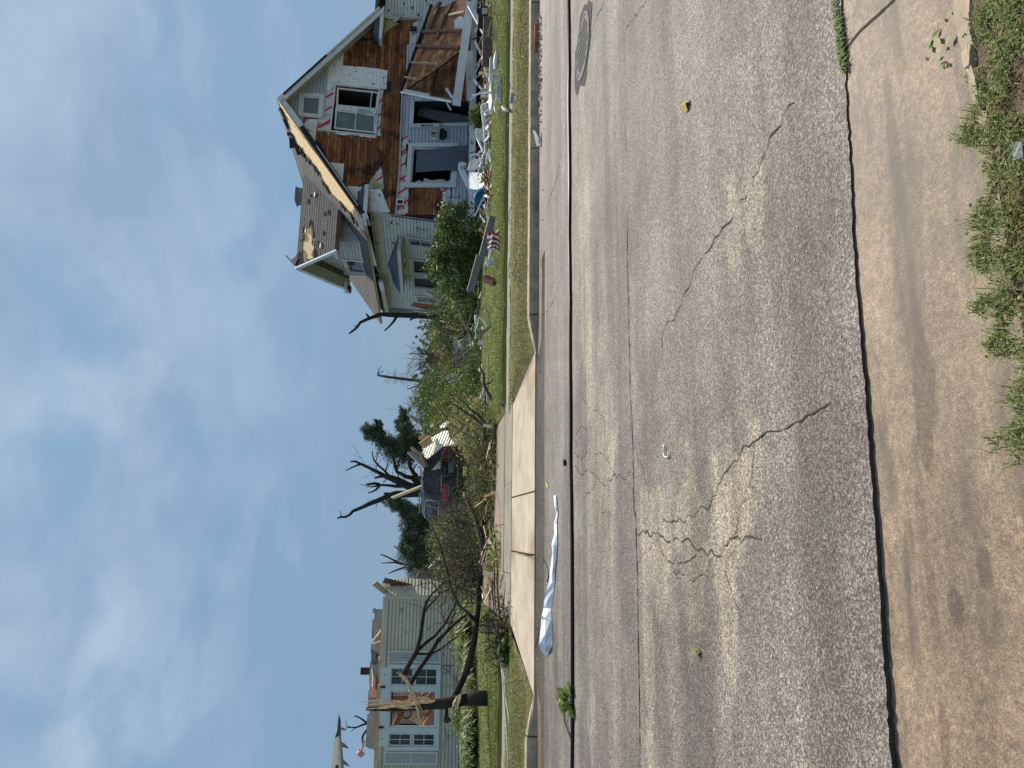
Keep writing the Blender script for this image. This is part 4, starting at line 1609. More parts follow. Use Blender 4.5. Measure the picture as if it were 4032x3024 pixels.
# left wall
wall_end = LW.px((1590, 1213))
lwp = [LW.px(A4(1560, 222)), LW.px(A4(250, 40)), (wall_end[0], ev_w), (wall_end[0] - .05, .2)]
wins = [LW.poly([A4(715, 345), A4(1085, 405), A4(1120, 530), A4(735, 478)]),
        LW.poly([A4(752, 640), A4(1200, 685), A4(1200, 880), A4(772, 855)]),
        LW.poly([A4(772, 865), A4(1200, 910), A4(1205, 1075), A4(788, 1030)]),
        LW.poly([A4(822, 1120), A4(1180, 1148), A4(1185, 1255), A4(850, 1212)])]
lh = [inset(w, .06) for w in wins]
boards('clapboard', LW, lwp, .118, house, M['siding_left'], lh, off=0, thick=.012, lap=.018, gap=.010, seg=3.4)  # open gaps show the dark side sheet in place of lap shadows
cbd = MB()
a, b = LW.px(A4(236, 40)), LW.px(A4(515, 86))
cbd.bar(LW.P(*a, .03), LW.P(*b, .03), .13, .05, LW.N)
cbd.build('corner_board', M['siding_left'], house)
MB().bar(LW.P(*LW.px(A4(525, 84)), .03), LW.P(*LW.px(A4(1400, 205)), .03), .035, .04, LW.N).build('corner_board', M['brown_trim'], house)
window(LW, wins[0], .11, house, M['siding_left'], 'glass', rows_=2)
window(LW, wins[1], .16, house, M['soffit'], open_=True)
window(LW, wins[2], .14, house, M['soffit'], open_=True)
window(LW, wins[3], .10, house, M['siding_left'], 'glass_grey', rows_=2)
fpoly('foam_panel', LW, jag(LW.poly([A4(845, 1215), A4(1150, 1245), A4(1155, 1330), A4(985, 1315), A4(790, 1262)]), .15, .03), .03, .01, M['brick'], house)
fpoly('bare_strip', LW, jag(LW.poly([A4(678, 628), A4(725, 632), A4(735, 850), A4(690, 840)]), .1, .02), .03, .008, M['foil'], house)
fpoly('wall_box', LW, LW.poly([A4(985, 1070), A4(1055, 1085), A4(1050, 1125), A4(980, 1110)]), .03, .06, M['white'], house)
MB().bar(LW.P(*LW.px(A4(820, 1335), .25), .25), LW.P(*LW.px(A4(1200, 1395), .25), .25), .12, .04, LW.N).build('leaning_board', M['siding'], house)
for q in ((535, 180), (610, 195), (875, 245), (1165, 265), (315, 245), (560, 445), (700, 690)):
    c = LW.px(A4(*q))
    fpoly('siding_hole', LW, [(c[0] + random.uniform(.03, .12) * math.cos(g), c[1] + random.uniform(.02, .06) * math.sin(g)) for g in np.linspace(0, 5.5, 8)], .028, .004, M['felt'], house)
# hip hood over the paired windows
hr, hl = LW.px(A4(615, 540), .55), LW.px(A4(645, 1105), .55)
hw = (hr[1] + hl[1]) / 2
t0, t1 = LW.px(A4(490, 722)), LW.px(A4(570, 985))
hood = fpoly('window_hood', LW, [(hr[0], hw - .13), (hl[0], hw - .13), (hl[0], hw), (hr[0], hw)], .02, .55, M['siding_left'], house)
mb = MB()
a, b, c, d = LW.P(hr[0] - .02, hw + .004, .58), LW.P(hl[0] + .02, hw + .004, .58), LW.P(t1[0], t1[1], .03), LW.P(t0[0], t0[1], .03)
a2, b2 = LW.P(hr[0] - .02, hw + .004, .03), LW.P(hl[0] + .02, hw + .004, .03)
mb.add([a, b, c, d, a2, b2], [[0, 1, 2, 3], [0, 3, 4], [1, 5, 2], [0, 4, 5, 1]])
mb.build('hood_shingle', M['shingle_blue'], hood)

# upper cross gable
V1, V2 = 2.3, 5.35
RV, RW_ = 3.68, 6.74
UW = .10
EVa, EVb, EW_ = 1.92, 5.60, 5.08
wing = [LW.px(A5(1300, 1150)), (V1, 3.95), (V1, EW_ + .1), (RV, RW_ - .12), (V2, EW_ + .05), (V2, 3.75)]
wingp = [(V1, 3.72), (V1, EW_ + .12), (RV, RW_ - .12), (V2, EW_ + .02), (V2, 3.72)]
ww = LW.poly([A4(-110, 646), A4(345, 692), A4(440, 882), A4(-52, 830)])
boards('clapboard', LW, wingp, .118, house, M['siding_left'], [inset(ww, .08)], off=.0, thick=.012, lap=.018, gap=.010)  # gaps again imitate the shadow lines of lapped boards
window(LW, ww, .12, house, M['white'], 'glass', cols=2, rows_=2)
CH = facv(V1)
boards('clapboard', CH, [(.16, 3.6), (.22, EW_ + .12), (2.1, EW_ + .12), (.3, 3.6)], .118, house, M['siding_low'], off=0, thick=.012, lap=.018, gap=.010)
mb = MB()
mb.bar(LW.P(V1 + .03, 3.7, .03), LW.P(V1 + .03, EW_ + .1, .03), .12, .04, LW.N)
mb.build('corner_board', M['siding_left'], house)
obj('back_wall', [B_(.2, V2, 3.6), B_(3, V2, 3.6), B_(3, V2, EW_ + .1), B_(.2, V2, EW_ + .1)], [[0, 1, 2, 3]], M['siding'], house)
w0 = B_(-.32, EVa, EW_)
wd = EV * (RV - EVa) + EZ * (RW_ - EW_)
WL = float(np.linalg.norm(wd))
wd /= WL
WR = Frame(w0, E1, wd, np.cross(E1, wd))


def mroof_u(w):
    return le[0] + (w - le[1]) / sl[1] * sl[0]


full = [(0, 0), (mroof_u(EW_) + .32, 0), (mroof_u(RW_) + .45, WL), (0, WL)]
MB().prism([WR.P(u, w, -.07) for u, w in full], WR.N, .055).build('roof_underside', M['soffit'], house)
MB().prism([WR.P(u, w, -.013) for u, w in full], WR.N, .012).build('roof_deck', M['osb'], house)
oh = jag(WR.poly([A5(402, 792), A5(490, 770), A5(500, 850), A5(506, 930), A5(503, 1085), A5(528, 1110), A5(522, 1210), A5(375, 1272), A5(362, 1085), A5(388, 955)]), .12, .04)
boards('shingle_course', WR, full, .15, house, M['shingle'], [oh], off=.0, thick=.008, lap=.006, seg=1.6, rag=.008)
for i in range(26):
    q = random.choice(oh)
    s_ = random.uniform(.06, .16)
    c = [(q[0] + s_ * math.cos(g) * random.uniform(.5, 1.3), q[1] + s_ * .6 * math.sin(g) * random.uniform(.5, 1.2)) for g in np.linspace(0, 5.4, 7)]
    if min(p[0] for p in c) > 0:
        fpoly('peeled_shingle', WR, c, .026, random.uniform(.008, .03), M['felt'] if i % 3 == 0 else M['shingle'], house)
for p in ((540, 385), (650, 640), (640, 880), (440, 470), (610, 1060), (470, 400), (560, 1030), (705, 620), (420, 850)):
    q = WR.px(A5(*p))
    c = [(q[0] + random.uniform(.05, .16) * math.cos(g), q[1] + random.uniform(.02, .06) * math.sin(g)) for g in np.linspace(0, 5.4, 7)]
    fpoly('peeled_shingle', WR, c, .027, .02, random.choice([M['felt'], M['shingle'], M['siding']]), house)
# back slope of the cross gable
MB().prism([B_(-.32, RV, RW_), B_(4.0, RV, RW_), B_(1.6, EVb, EW_ - .02), B_(-.32, EVb, EW_ - .02)], V3(0, 0, -1), .09).build('roof_slope', M['shingle'], house)
# gable rakes and returns of the cross gable
for (va, wa, vb, wb) in ((EVa - .04, EW_ - .05, RV, RW_), (EVb + .04, EW_ - .06, RV, RW_)):
    MB().bar(B_(-.33, va, wa - .03), B_(-.33, vb, wb - .03), .05, .17).build('fascia', M['white'], house)
    obj('soffit', [B_(-.3, va, wa - .1), B_(-.3, vb, wb - .12), B_(.12, vb, wb - .12), B_(.12, va, wa - .1)], [[0, 1, 2, 3]], M['soffit'], house)
MB().bar(B_(-.33, EVa, EW_ - .05), B_(1.25, EVa, EW_ - .05), .06, .16).build('gutter', M['brown_trim'], house)
obj('soffit', [B_(-.3, EVa, EW_ - .1), B_(1.3, EVa, EW_ - .1), B_(1.3, V1, EW_ - .1), B_(-.3, V1, EW_ - .1)], [[0, 1, 2, 3]], M['soffit'], house)
MB().bar(B_(-.3, EVb - .35, EW_ - .02), B_(-.3, EVb + .12, EW_ - .02), .3, .10).build('eave_return', M['white'], house)
MB().bar(B_(-.28, EVb - .1, EW_ - .16), B_(-.28, EVb + .28, EW_ - .14), .18, .12).build('broken_return', M['brown_trim'], house)
MB().bar(B_(-.3, EVa + .02, EW_ - .02), B_(-.3, EVa + .4, EW_ - .02), .3, .10).build('eave_return', M['white'], house)
flp = MB()
flp.prism([WR.P(*WR.px(p), .05) for p in (A5(215, 1228), A5(250, 1245), A5(300, 1205), A5(330, 1140), A5(352, 1140), A5(325, 1250), A5(292, 1325), A5(240, 1272))], WR.N, .04)
flp.bar(WR.P(*WR.px(A5(176, 1190)), .07), WR.P(*WR.px(A5(285, 1322)), .05), .03, .03)
flp.build('torn_felt', M['felt'], house)
fpoly('felt_hole', WR, jag(WR.poly([A5(350, 830), A5(392, 790), A5(378, 960), A5(345, 1000), A5(360, 940)]), .1, .02), .026, .02, M['felt'], house)

# chimney
chm = MB()
chm.box(B_(3.9, 6.0, 6.0), E1, EV, EZ, .55, .5, 1.35)
chm.box(B_(3.9, 6.0, 7.35), E1, EV, EZ, .62, .57, .08)
chm.build('chimney', M['rubble'], house)

# wing on the far right, behind the collapsed porch
RW = facv(.55)
corner = RW.px(A7(300, 280))
boards('clapboard', RW, [(corner[0] - .1, HB), (11.5, HB), (11.5, corner[1] + .1), (corner[0], corner[1] + .1)], .118, house, M['siding'], off=0, thick=.012, lap=.018, gap=.010)  # gaps onto the dark wall behind stand for lap shadows
MB().bar(FAC.P(*FAC.px(A7(290, 290)), .03), FAC.P(*FAC.px(A7(850, 312)), .03), .12, .06, FAC.N).build('corner_board', M['soffit'], house)
obj('side_wall', [B_(8.03, .02, HB), B_(8.03, .6, HB), B_(8.03, .6, 3.9), B_(8.03, .02, 3.9)], [[0, 1, 2, 3]], M['siding'], house)
fpoly('loose_flap', FAC, FAC.poly([A7(375, 370), A7(500, 205), A7(555, 255), A7(435, 385)]), .12, .02, M['lead'], house)
fpoly('loose_flap', FAC, FAC.poly([A7(500, 205), A7(590, 280), A7(840, 312), A7(700, 330), A7(520, 300)]), .10, .02, M['soffit'], house)
for q in ((320, 170), (560, 60), (690, 130), (780, 240), (900, 20)):
    c = RW.px(A7(*q))
    fpoly('siding_hole', RW, [(c[0] + random.uniform(.03, .1) * math.cos(g), c[1] + random.uniform(.02, .05) * math.sin(g)) for g in np.linspace(0, 5.5, 8)], .03, .004, M['felt'], house)
MB().hexa([B_(8.2, .1, 3.93), B_(11.8, .1, 3.93), B_(11.8, 4, 4.15), B_(8.2, 4, 4.15)], [B_(8.2, .1, 4.03), B_(11.8, .1, 4.03), B_(11.8, 4, 4.25), B_(8.2, 4, 4.25)]).build('roof_slope', M['shingle'], house)
obj('side_wall', [B_(8.0, .75, HB), B_(11.6, .75, HB), B_(11.6, .75, 3.95), B_(8.0, .75, 3.95)], [[0, 1, 2, 3]], M['room'], house)
# strip of siding between the boards and the fallen porch roof
boards('clapboard', FAC, FAC.poly([A7(635, 510), A7(800, 310), A7(905, 320), A7(590, 1180), A7(585, 1100)]), .118, house, M['siding_low'], off=PT, thick=.012, lap=.018, gap=.010)
fo7 = fpoly('foam_panel', FAC, jag(FAC.poly([A7(680, 530), A7(755, 520), A7(750, 690), A7(665, 695)]), .1, .015), PT + .03, .006, M['foil'], house)
fpoly('foam_panel', FAC, jag(FAC.poly([A7(690, 380), A7(780, 330), A7(775, 440), A7(700, 430)]), .1, .015), PT + .03, .006, M['foil'], house)
fpoly('meter_box', FAC, FAC.poly([A7(650, 440), A7(755, 455), A7(750, 510), A7(648, 500)]), PT + .03, .08, M['black'], house)

# ---- porch
PV = -1.75
prim = facv(PV)
pl = prim.px((1856, 905))
sk0, sk1 = prim.px((1847, 905)), prim.px((1866, 500))
porch_z = prim.px((1847, 700))[1]
obj('porch_floor', [B_(-.6, PV + .02, porch_z - .002), B_(11, PV + .02, porch_z - .002), B_(11, .0, porch_z), B_(-.6, .0, porch_z)], [[0, 1, 2, 3]], M['grey_board'], house)
rim = MB()
ra, rb = prim.px((1856, 905)), prim.px((1868, -60))
rim.bar(prim.P(*ra), prim.P(*rb), .05, .20)
rim.build('porch_skirt', M['white_old'], house)
obj('crawl_space_shade', [B_(-.6, PV + .35, -.05), B_(11, PV + .35, -.05), B_(11, PV + .35, porch_z - .05), B_(-.6, PV + .35, porch_z - .05)], [[0, 1, 2, 3]], M['room'], house)  # dark sheet standing in for the shade under the porch floor
# dark wall and boards behind the fallen porch roof
boards('porch_board', facv(-.12), facv(-.12).poly([A7(590, 1230), A7(1450, 780), A7(1560, 800), A7(1640, 1600), A7(1290, 1540), A7(560, 1400)]), .14, house, M['wood2'], off=0, thick=.015, lap=.003, seg=2.2, gap=.008)
# fallen porch roof seen from below: boards run along its slope, rafters cross them
pa, pb = np.array(at(A7(560, 1390), 25.6)), np.array(at(A7(1010, 60), 27.0))
pc, pd = np.array(at(A7(1590, -60), 25.6)), np.array(at(A7(1420, 800), 25.2))
ux = pb - pa
ULEN = np.linalg.norm(ux)
ux /= ULEN
nz_ = np.cross(ux, pc - pa)
nz_ /= np.linalg.norm(nz_)
if nz_[1] > 0:
    nz_ = -nz_
vx = np.cross(nz_, ux)
if vx[2] > 0:
    vx = -vx
PRF = Frame(pa, ux, vx, nz_)
roofp = PRF.poly([A7(530, 1440), A7(700, 960), A7(900, 480), A7(960, 180), A7(1000, 95), A7(1190, 110), A7(1420, -20), A7(1590, -40), A7(1500, 250), A7(1480, 560), A7(1420, 800), A7(1100, 1050), A7(780, 1260)])
boards('porch_roof_board', PRF, jag(roofp, .3, .03), .165, house, M['wood2'], off=0, thick=.014, lap=.004, seg=2.4, gap=.008)
MB().prism([PRF.P(u, w, -.05) for u, w in roofp], PRF.N, .03).build('roof_deck', M['felt'], house)
fpoly('peeled_board', PRF, jag(PRF.poly([A7(960, 180), A7(1010, 95), A7(1110, 120), A7(1000, 500), A7(890, 500)]), .15, .03), .03, .01, M['lumber_red'], house)
for p, q, w, m in ((A7(875, 520), A7(1480, 505), .10, 'rafter'), (A7(785, 742), A7(1430, 770), .10, 'rafter'), (A7(690, 1000), A7(1105, 1022), .05, 'pale_strip'), (A7(598, 1230), A7(780, 1258), .05, 'pale_strip'),
                   (A7(1130, 65), A7(960, 500), .14, 'rafter'), (A7(1200, 290), A7(1090, 620), .12, 'rafter'), (A7(1310, 90), A7(1220, 280), .12, 'rafter')):
    MB().bar(PRF.P(*PRF.px(p), .07), PRF.P(*PRF.px(q), .07), w, .09, PRF.N).build('rafter', M[m], house)
MB().bar(PRF.P(*PRF.px(A7(520, 1440)), .05), PRF.P(*PRF.px(A7(1000, 95)), .05), .05, .10, PRF.N).build('roof_edge', M['felt'], house)
fpoly('pale_underlay', PRF, jag(PRF.poly([A7(1350, 340), A7(1440, 270), A7(1500, 300), A7(1490, 480), A7(1350, 500)]), .2, .05), .03, .02, M['siding'], house)
for p, q in ((A7(1180, 1440), A7(985, 1470)), (A7(1080, 1060), A7(985, 1440))):
    MB().bar(at(p, 26.3), at(q, 26.2), .12, .08).build('brace', M['rafter'], house)
boards('porch_roof_board', PRF, PRF.poly([A7(1380, 80), A7(1430, -60), A7(1590, -60), A7(1540, 200), A7(1360, 225)]), .13, house, M['lumber_red'], off=.035, thick=.014, lap=.004, gap=.006)
MB().bar(PRF.P(*PRF.px(A7(1275, 265)), .09), PRF.P(*PRF.px(A7(1510, 215)), .09), .06, .05, PRF.N).build('splintered_batten', M['splinter'], house)
# white fascia hanging beside the door, and the boards that fell on the porch
MB().bar(at(A7(520, 1430), 25.3), at(A7(1310, 1585), 24.4), .05, .16).build('hanging_fascia', M['white_old'], house)
MB().bar(at(A7(560, 1402), 25.28), at(A7(960, 1475), 24.9), .05, .10).build('hanging_fascia', M['siding'], house)


def loose(name, label, cat, p, q, d0, d1, w, h, m, group=None, up=None):
    b = MB().bar(at(p, d0), at(q, d1), w, h, up)
    return tag(b.build(name, M[m]), label, cat, group)


loose('fallen_board', 'wide white board leaning from the doorway to the right of the porch', 'board', A7(1370, 1640), A7(1590, 30), 23.9, 24.1, .06, .26, 'white', 'white boards fallen on the porch')
loose('fallen_board', 'lower white board lying flat along the wrecked porch edge', 'board', A7(1590, 1560), A7(1570, 800), 23.95, 24.6, .06, .24, 'siding', 'white boards fallen on the porch')
loose('fallen_board', 'short white splinter standing inside the doorway', 'board', A7(1215, 1380), A7(1320, 1530), 24.6, 24.3, .06, .06, 'white', 'white boards fallen on the porch')
loose('fallen_board', 'thin white strip hanging across the open doorway', 'board', A2(695, 185), A2(748, 275), 24.5, 24.4, .03, .05, 'white', 'white boards fallen on the porch')
loose('fallen_board', 'white board slanting over the porch edge above the black lantern', 'board', A7(1580, 90), A7(1810, 510), 24.0, 23.4, .05, .15, 'white', 'white boards fallen on the porch')
# ------------------------------------------------------------------ the green house on the left
AG = math.radians(15.5)
GU = V3(math.cos(AG), math.sin(AG), 0)
GV = V3(-math.sin(AG), math.cos(AG), 0)
g0 = at((1835, 2350), 27.0)
g0[2] = 0
ghouse = thing('green_house', 'low sage green house with its roof torn open and white shuttered picture window', 'house', g0)
GF = Frame(g0, GU, EZ, -GV)
gtop = GF.px(G1(445, 345))[1]
g_left = -8.6
tl_px = GF.px((1484, 3010))
gpoly = [(g_left, .05), (0, .05), (0, gtop), (g_left, tl_px[1] + (g_left - tl_px[0]) * (gtop - tl_px[1]) / (0 - tl_px[0]))]
fbox = GF.poly([A6(520, 225), A6(1245, 235), A6(1215, 1415), A6(470, 1415)])
head = GF.poly([A6(432, 272), A6(522, 272), A6(480, 1370), A6(390, 1350)])
w_top = lambda u: gtop + (tl_px[1] - gtop) * u / tl_px[0]
boards('clapboard', GF, gpoly, .122, ghouse, M['siding_green'], [inset(fbox, .10), inset(head, .04)], off=0, thick=.012, lap=.020, seg=3.2, gap=.011)  # board gaps imitate lap shadow lines, real laps would be closed
boards('dark_backing', Frame(g0 + GV * .03, GU, EZ, -GV), [(g_left, .05), (-.03, .05), (-.03, gtop - .05), (g_left, gpoly[3][1] - .05)], .4, ghouse, M['room'], [inset(fbox, .12), inset(head, .04)], off=-.01, thick=.01, lap=0)  # dark sheet added so the siding gaps look like shadow lines
MB().bar(GF.P(-.04, .05, .03), GF.P(-.04, gtop, .03), .11, .05, GF.N).build('corner_board', M['siding_green'], ghouse)
MB().bar(GF.P(-.1, gtop - .07, .035), GF.P(g_left, gpoly[3][1] - .07, .035), .03, .14, EZ).build('frieze_board', M['siding_green'], ghouse)
fpoly('window_head', GF, head, .03, .03, M['trim_blue'], ghouse)
pic = ringquad('window', GF, fbox, inset(fbox, .12), .03, .06, M['trim_blue'], ghouse)
fi = inset(fbox, .12)
# three lights: right sash pair, wide centre, left sash pair
r_l = GF.poly([A6(560, 270), A6(1205, 282), A6(1200, 530), A6(545, 520)])
c_l = GF.poly([A6(545, 590), A6(1190, 592), A6(1172, 1100), A6(528, 1095)])
l_l = GF.poly([A6(528, 1170), A6(1172, 1175), A6(1165, 1360), A6(520, 1355)])
for q0, q1 in ((r_l, c_l), (c_l, l_l)):
    fpoly('mullion', GF, [q0[3], q0[2], q1[1], q1[0]], .028, .05, M['trim_blue'], pic)
for q in (r_l, l_l):
    up = [q[0], lerp2(q[0], q[1], .49), lerp2(q[3], q[2], .49), q[3]]
    dn = [lerp2(q[0], q[1], .51), q[1], q[2], lerp2(q[3], q[2], .51)]
    for h in (up, dn):
        hi_ = inset(h, .05)
        ringquad('sash', GF, h, hi_, .0, .05, M['trim_blue'], pic)
        fpoly('pane', GF, hi_, .015, .006, M['glass'], pic)
        a, b = lerp2(hi_[0], hi_[1], .5), lerp2(hi_[3], hi_[2], .5)
        MB().bar(GF.P(*a, .03), GF.P(*b, .03), .02, .02, GF.N).build('glazing_bar', M['trim_blue'], pic)
        a, b = lerp2(hi_[0], hi_[3], .5), lerp2(hi_[1], hi_[2], .5)
        MB().bar(GF.P(*a, .031), GF.P(*b, .031), .02, .02, GF.N).build('glazing_bar', M['trim_blue'], pic)
ringquad('sash', GF, c_l, inset(c_l, .05), .0, .05, M['trim_blue'], pic)
# wrecked room seen through the broken centre light: open to the sky behind
GD = 4.2
G_ = lambda u, v, w: g0 + GU * u + GV * v + EZ * w
rm = MB()
rm.add([G_(-5.4, 2.6, .3), G_(-2.2, 2.6, .3), G_(-2.2, 2.6, 2.5), G_(-5.4, 2.6, 2.7)], [[0, 1, 2, 3]])
rm.build('inside_wall', M['plaster'], ghouse)
obj('floor_deck', [G_(g_left, .1, .25), G_(-.1, .1, .25), G_(-.1, 8, .25), G_(g_left, 8, .25)], [[0, 1, 2, 3]], M['lumber_red'], ghouse)
obj('back_wall', [G_(g_left, 8, 0), G_(-.1, 8, 0), G_(-.1, 8, 2.6), G_(g_left, 8, 2.6)], [[0, 1, 2, 3]], M['plaster'], ghouse)
def gpt(p, v):
    fr = Frame(g0 + GV * v, GU, EZ, -GV)
    return fr.P(*fr.px(p))


for p, q, v0, v1, w, h, m in ((A6(610, 1080), A6(710, 870), .9, .7, .08, .18, 'lumber_red'), (A6(575, 890), A6(650, 850), .8, .8, .06, .12, 'rafter'), (A6(820, 940), A6(990, 1050), .7, .5, .06, .2, 'lumber'),
                              (A6(980, 1080), A6(1100, 850), .9, .6, .06, .16, 'lumber_red'), (A6(1010, 1085), A6(1060, 960), .8, .5, .06, .1, 'lumber'), (A6(555, 700), A6(800, 690), 1.2, 1.2, .06, .16, 'lumber_red'),
                              (A6(560, 745), A6(760, 720), 1.0, 1.0, .06, .12, 'rafter'), (A6(960, 690), A6(1030, 610), 1.2, .9, .05, .10, 'lumber_red'), (A6(1060, 690), A6(1130, 610), 1.2, .9, .05, .10, 'rafter'),
                              (A6(930, 760), A6(1130, 700), 1.0, .8, .05, .14, 'lumber_red'), (A6(880, 600), A6(915, 690), 1.2, 1.2, .05, .16, 'plaster')):
    MB().bar(gpt(p, v0), gpt(q, v1), w, h).build('fallen_rafter', M[m], ghouse)
fpoly('dark_doorway', Frame(g0 + GV * 2.5, GU, EZ, -GV), Frame(g0 + GV * 2.5, GU, EZ, -GV).poly([A6(680, 1045), A6(1060, 1050), A6(1060, 1085), A6(660, 1080)]), 0, .03, M['room'], ghouse)
hoop = MB()
hc = gpt(A6(772, 912), .55)
hoop.tube([hc + (GU * math.cos(g) * .145 + EZ * math.sin(g) * .145) for g in np.linspace(0, 2 * math.pi, 25)], .022, 8)
tag(hoop.build('wreath_ring', M['bark'], None, True), 'dark round wreath ring hanging in the broken picture window', 'wreath')
# shutters
for q in (GF.poly([A6(520, 40), A6(1245, 45), A6(1245, 212), A6(518, 215)]), GF.poly([A6(470, 1425), A6(1205, 1430), A6(1200, 1615), A6(462, 1610)])):
    sh = ringquad('shutter', GF, q, inset(q, .055), .03, .045, M['green_shutter'], ghouse)
    qi = inset(q, .05)
    fpoly('shutter_back', GF, qi, .02, .012, M['green_shutter'], sh)
    # slats: two stacked groups
    for f0, f1 in ((0.02, .485), (.515, .98)):
        ns = 26
        for k in range(ns):
            f = lerp(f0, f1, (k + .5) / ns)
            a, b = lerp2(qi[0], qi[1], f), lerp2(qi[3], qi[2], f)
            MB().bar(GF.P(*a, .052), GF.P(*b, .052), .012, .034, GF.N + EZ * .8).build('slat', M['green_shutter'], sh)
    a, b = lerp2(qi[0], qi[1], .5), lerp2(qi[3], qi[2], .5)
    MB().bar(GF.P(*a, .06), GF.P(*b, .06), .05, .05, GF.N).build('rail', M['green_shutter'], sh)
# end wall (sunlit) bulging toward the driveway
eu_ = GV * .88 + GU * .475
EWF = Frame(g0 + GU * .02, eu_, EZ, np.cross(eu_, EZ))
boards('clapboard', EWF, [(0, .05), (1.0, .05), (1.2, 1.2), (1.25, gtop - .1), (.5, gtop + .05), (0, gtop)], .122, ghouse, M['siding_green'], off=0, thick=.012, lap=.022, gap=.008)
obj('end_wall', [G_(-.05, .05, 0), G_(-.05, 8, 0), G_(-.05, 8, 1.6), G_(-.05, 1.3, 2.5), G_(-.05, .05, gtop - .02)], [[0, 1, 2, 3, 4]], M['plaster'], ghouse)
# top plate and torn roof behind
MB().bar(G_(-2.9, -.0, w_top(-2.9) + .05), G_(g_left, .0, gpoly[3][1] + .05), .11, .10).build('top_plate', M['lumber'], ghouse)
MB().bar(G_(.0, .12, gtop + .03), G_(-2.9, .12, w_top(-2.9) + .03), .09, .06).build('top_plate', M['siding_green'], ghouse)
rb = MB()
rA, rB = gpt(G1(300, 490), 4.5), gpt(A6(215, 1360), 4.5)
GRD = Frame(rA, (rB - rA) / np.linalg.norm(rB - rA), EZ, -GV)
rlen = float(np.linalg.norm(rB - rA))
slope_d = -GV * .80 - EZ * .6
SLP = Frame(rA, (rB - rA) / np.linalg.norm(rB - rA), slope_d, np.cross(slope_d, (rB - rA) / rlen))
if SLP.N[2] < 0:
    SLP.N = -SLP.N
low = jag([(0, .05), (0, 1.0), (1.4, 1.05), (1.5, 1.3), (2.2, 1.2), (2.6, .95), (4.0, 1.5), (rlen - .3, 1.5), (rlen, 1.0), (rlen, .05)], .25, .05)
boards('shingle_course', SLP, low, .17, ghouse, M['shingle'], off=0, thick=.012, lap=.012, seg=1.4, rag=.05)
MB().prism([SLP.P(u, w, -.03) for u, w in low], SLP.N, .02).build('roof_deck', M['felt'], ghouse)
MB().prism([G_(-9, 4.2, 2.1), G_(-1.4, 4.2, 2.1), G_(-1.4, 8.3, 1.9), G_(-9, 8.3, 1.9)], EZ, .08).build('roof_slope', M['shingle'], ghouse)
fpoly('bare_deck', SLP, jag(SLP.poly([A6(290, 330), A6(370, 420), A6(380, 700), A6(270, 690), A6(270, 500)]), .12, .04), .03, .012, M['lumber_red'], ghouse)
fpoly('torn_felt', SLP, jag(SLP.poly([A6(300, 20), A6(380, 60), A6(385, 180), A6(300, 210)]), .12, .05), .04, .02, M['felt'], ghouse)
fpoly('bent_flashing', SLP, SLP.poly([A6(318, 270), A6(335, 320), A6(345, 420), A6(340, 530), A6(322, 535), A6(335, 450), A6(328, 360)]), .08, .03, M['white'], ghouse)
for p, q, v, m in ((G1(325, 915), G1(425, 790), .8, 'lumber'), (G1(330, 905), G1(425, 770), .9, 'lumber'), (G1(300, 955), G1(415, 920), .5, 'lumber'), (A6(395, 130), A6(395, 200), .2, 'lumber'),
                   (A6(360, 1390), A6(330, 1450), .3, 'splinter'), (A6(372, 1430), A6(350, 1640), .1, 'splinter')):
    MB().bar(gpt(p, v), gpt(q, v - .2), .06, .18 if v > .45 else .08).build('broken_rafter', M[m], ghouse)
for p, w in ((A6(450, 535), .10), (A6(425, 1090), .10)):
    c = gpt(p, 0)
    MB().bar(c - GU * 0 - EZ * .08 - GV * .07, c + EZ * .08 - GV * .07, .10, .05).build('bracket', M['black'], ghouse)
for p in (A6(478, 370), A6(432, 1250)):
    c = GF.px(p)
    fpoly('bolt', GF, [(c[0] + .02 * math.cos(g), c[1] + .02 * math.sin(g)) for g in np.linspace(0, 5.5, 8)], .061, .01, M['black'], ghouse)
gch = MB()
cc = gpt(G1(205, 1300), 5.5)
gch.box(cc - EZ * .8, GU, GV, EZ, .27, .27, 1.02)
gch.build('chimney', M['chimney'], ghouse)
tag(MB().tube([gpt(A6(*p), -.08) for p in ((1570, 250), (1272, 245))], .010, 6).tube([gpt(A6(*p), -.08) for p in ((1272, 350), (1310, 352), (1365, 320), (1375, 290), (1360, 262), (1320, 250))], .009, 6).build('dangling_wire', M['black']), 'black looped wire hanging on the green siding below the window', 'wire')
for p, q in (((1240, 245), (1465, 490)), ((1225, 1380), (1395, 1170)), ((1240, 540), (1500, 520))):
    MB().bar(gpt(A6(*p), -.06), gpt(A6(*q), -.06), .02, .03, GF.N).build('siding_strip', M['siding_green'], ghouse)
# wreckage past the end of the green house
def debris(name, label, cat, p, q, d0, d1, w, h, m, group=None, up=None):
    return tag(MB().bar(at(p, d0), at(q, d1), w, h, up).build(name, M[m]), label, cat, group)


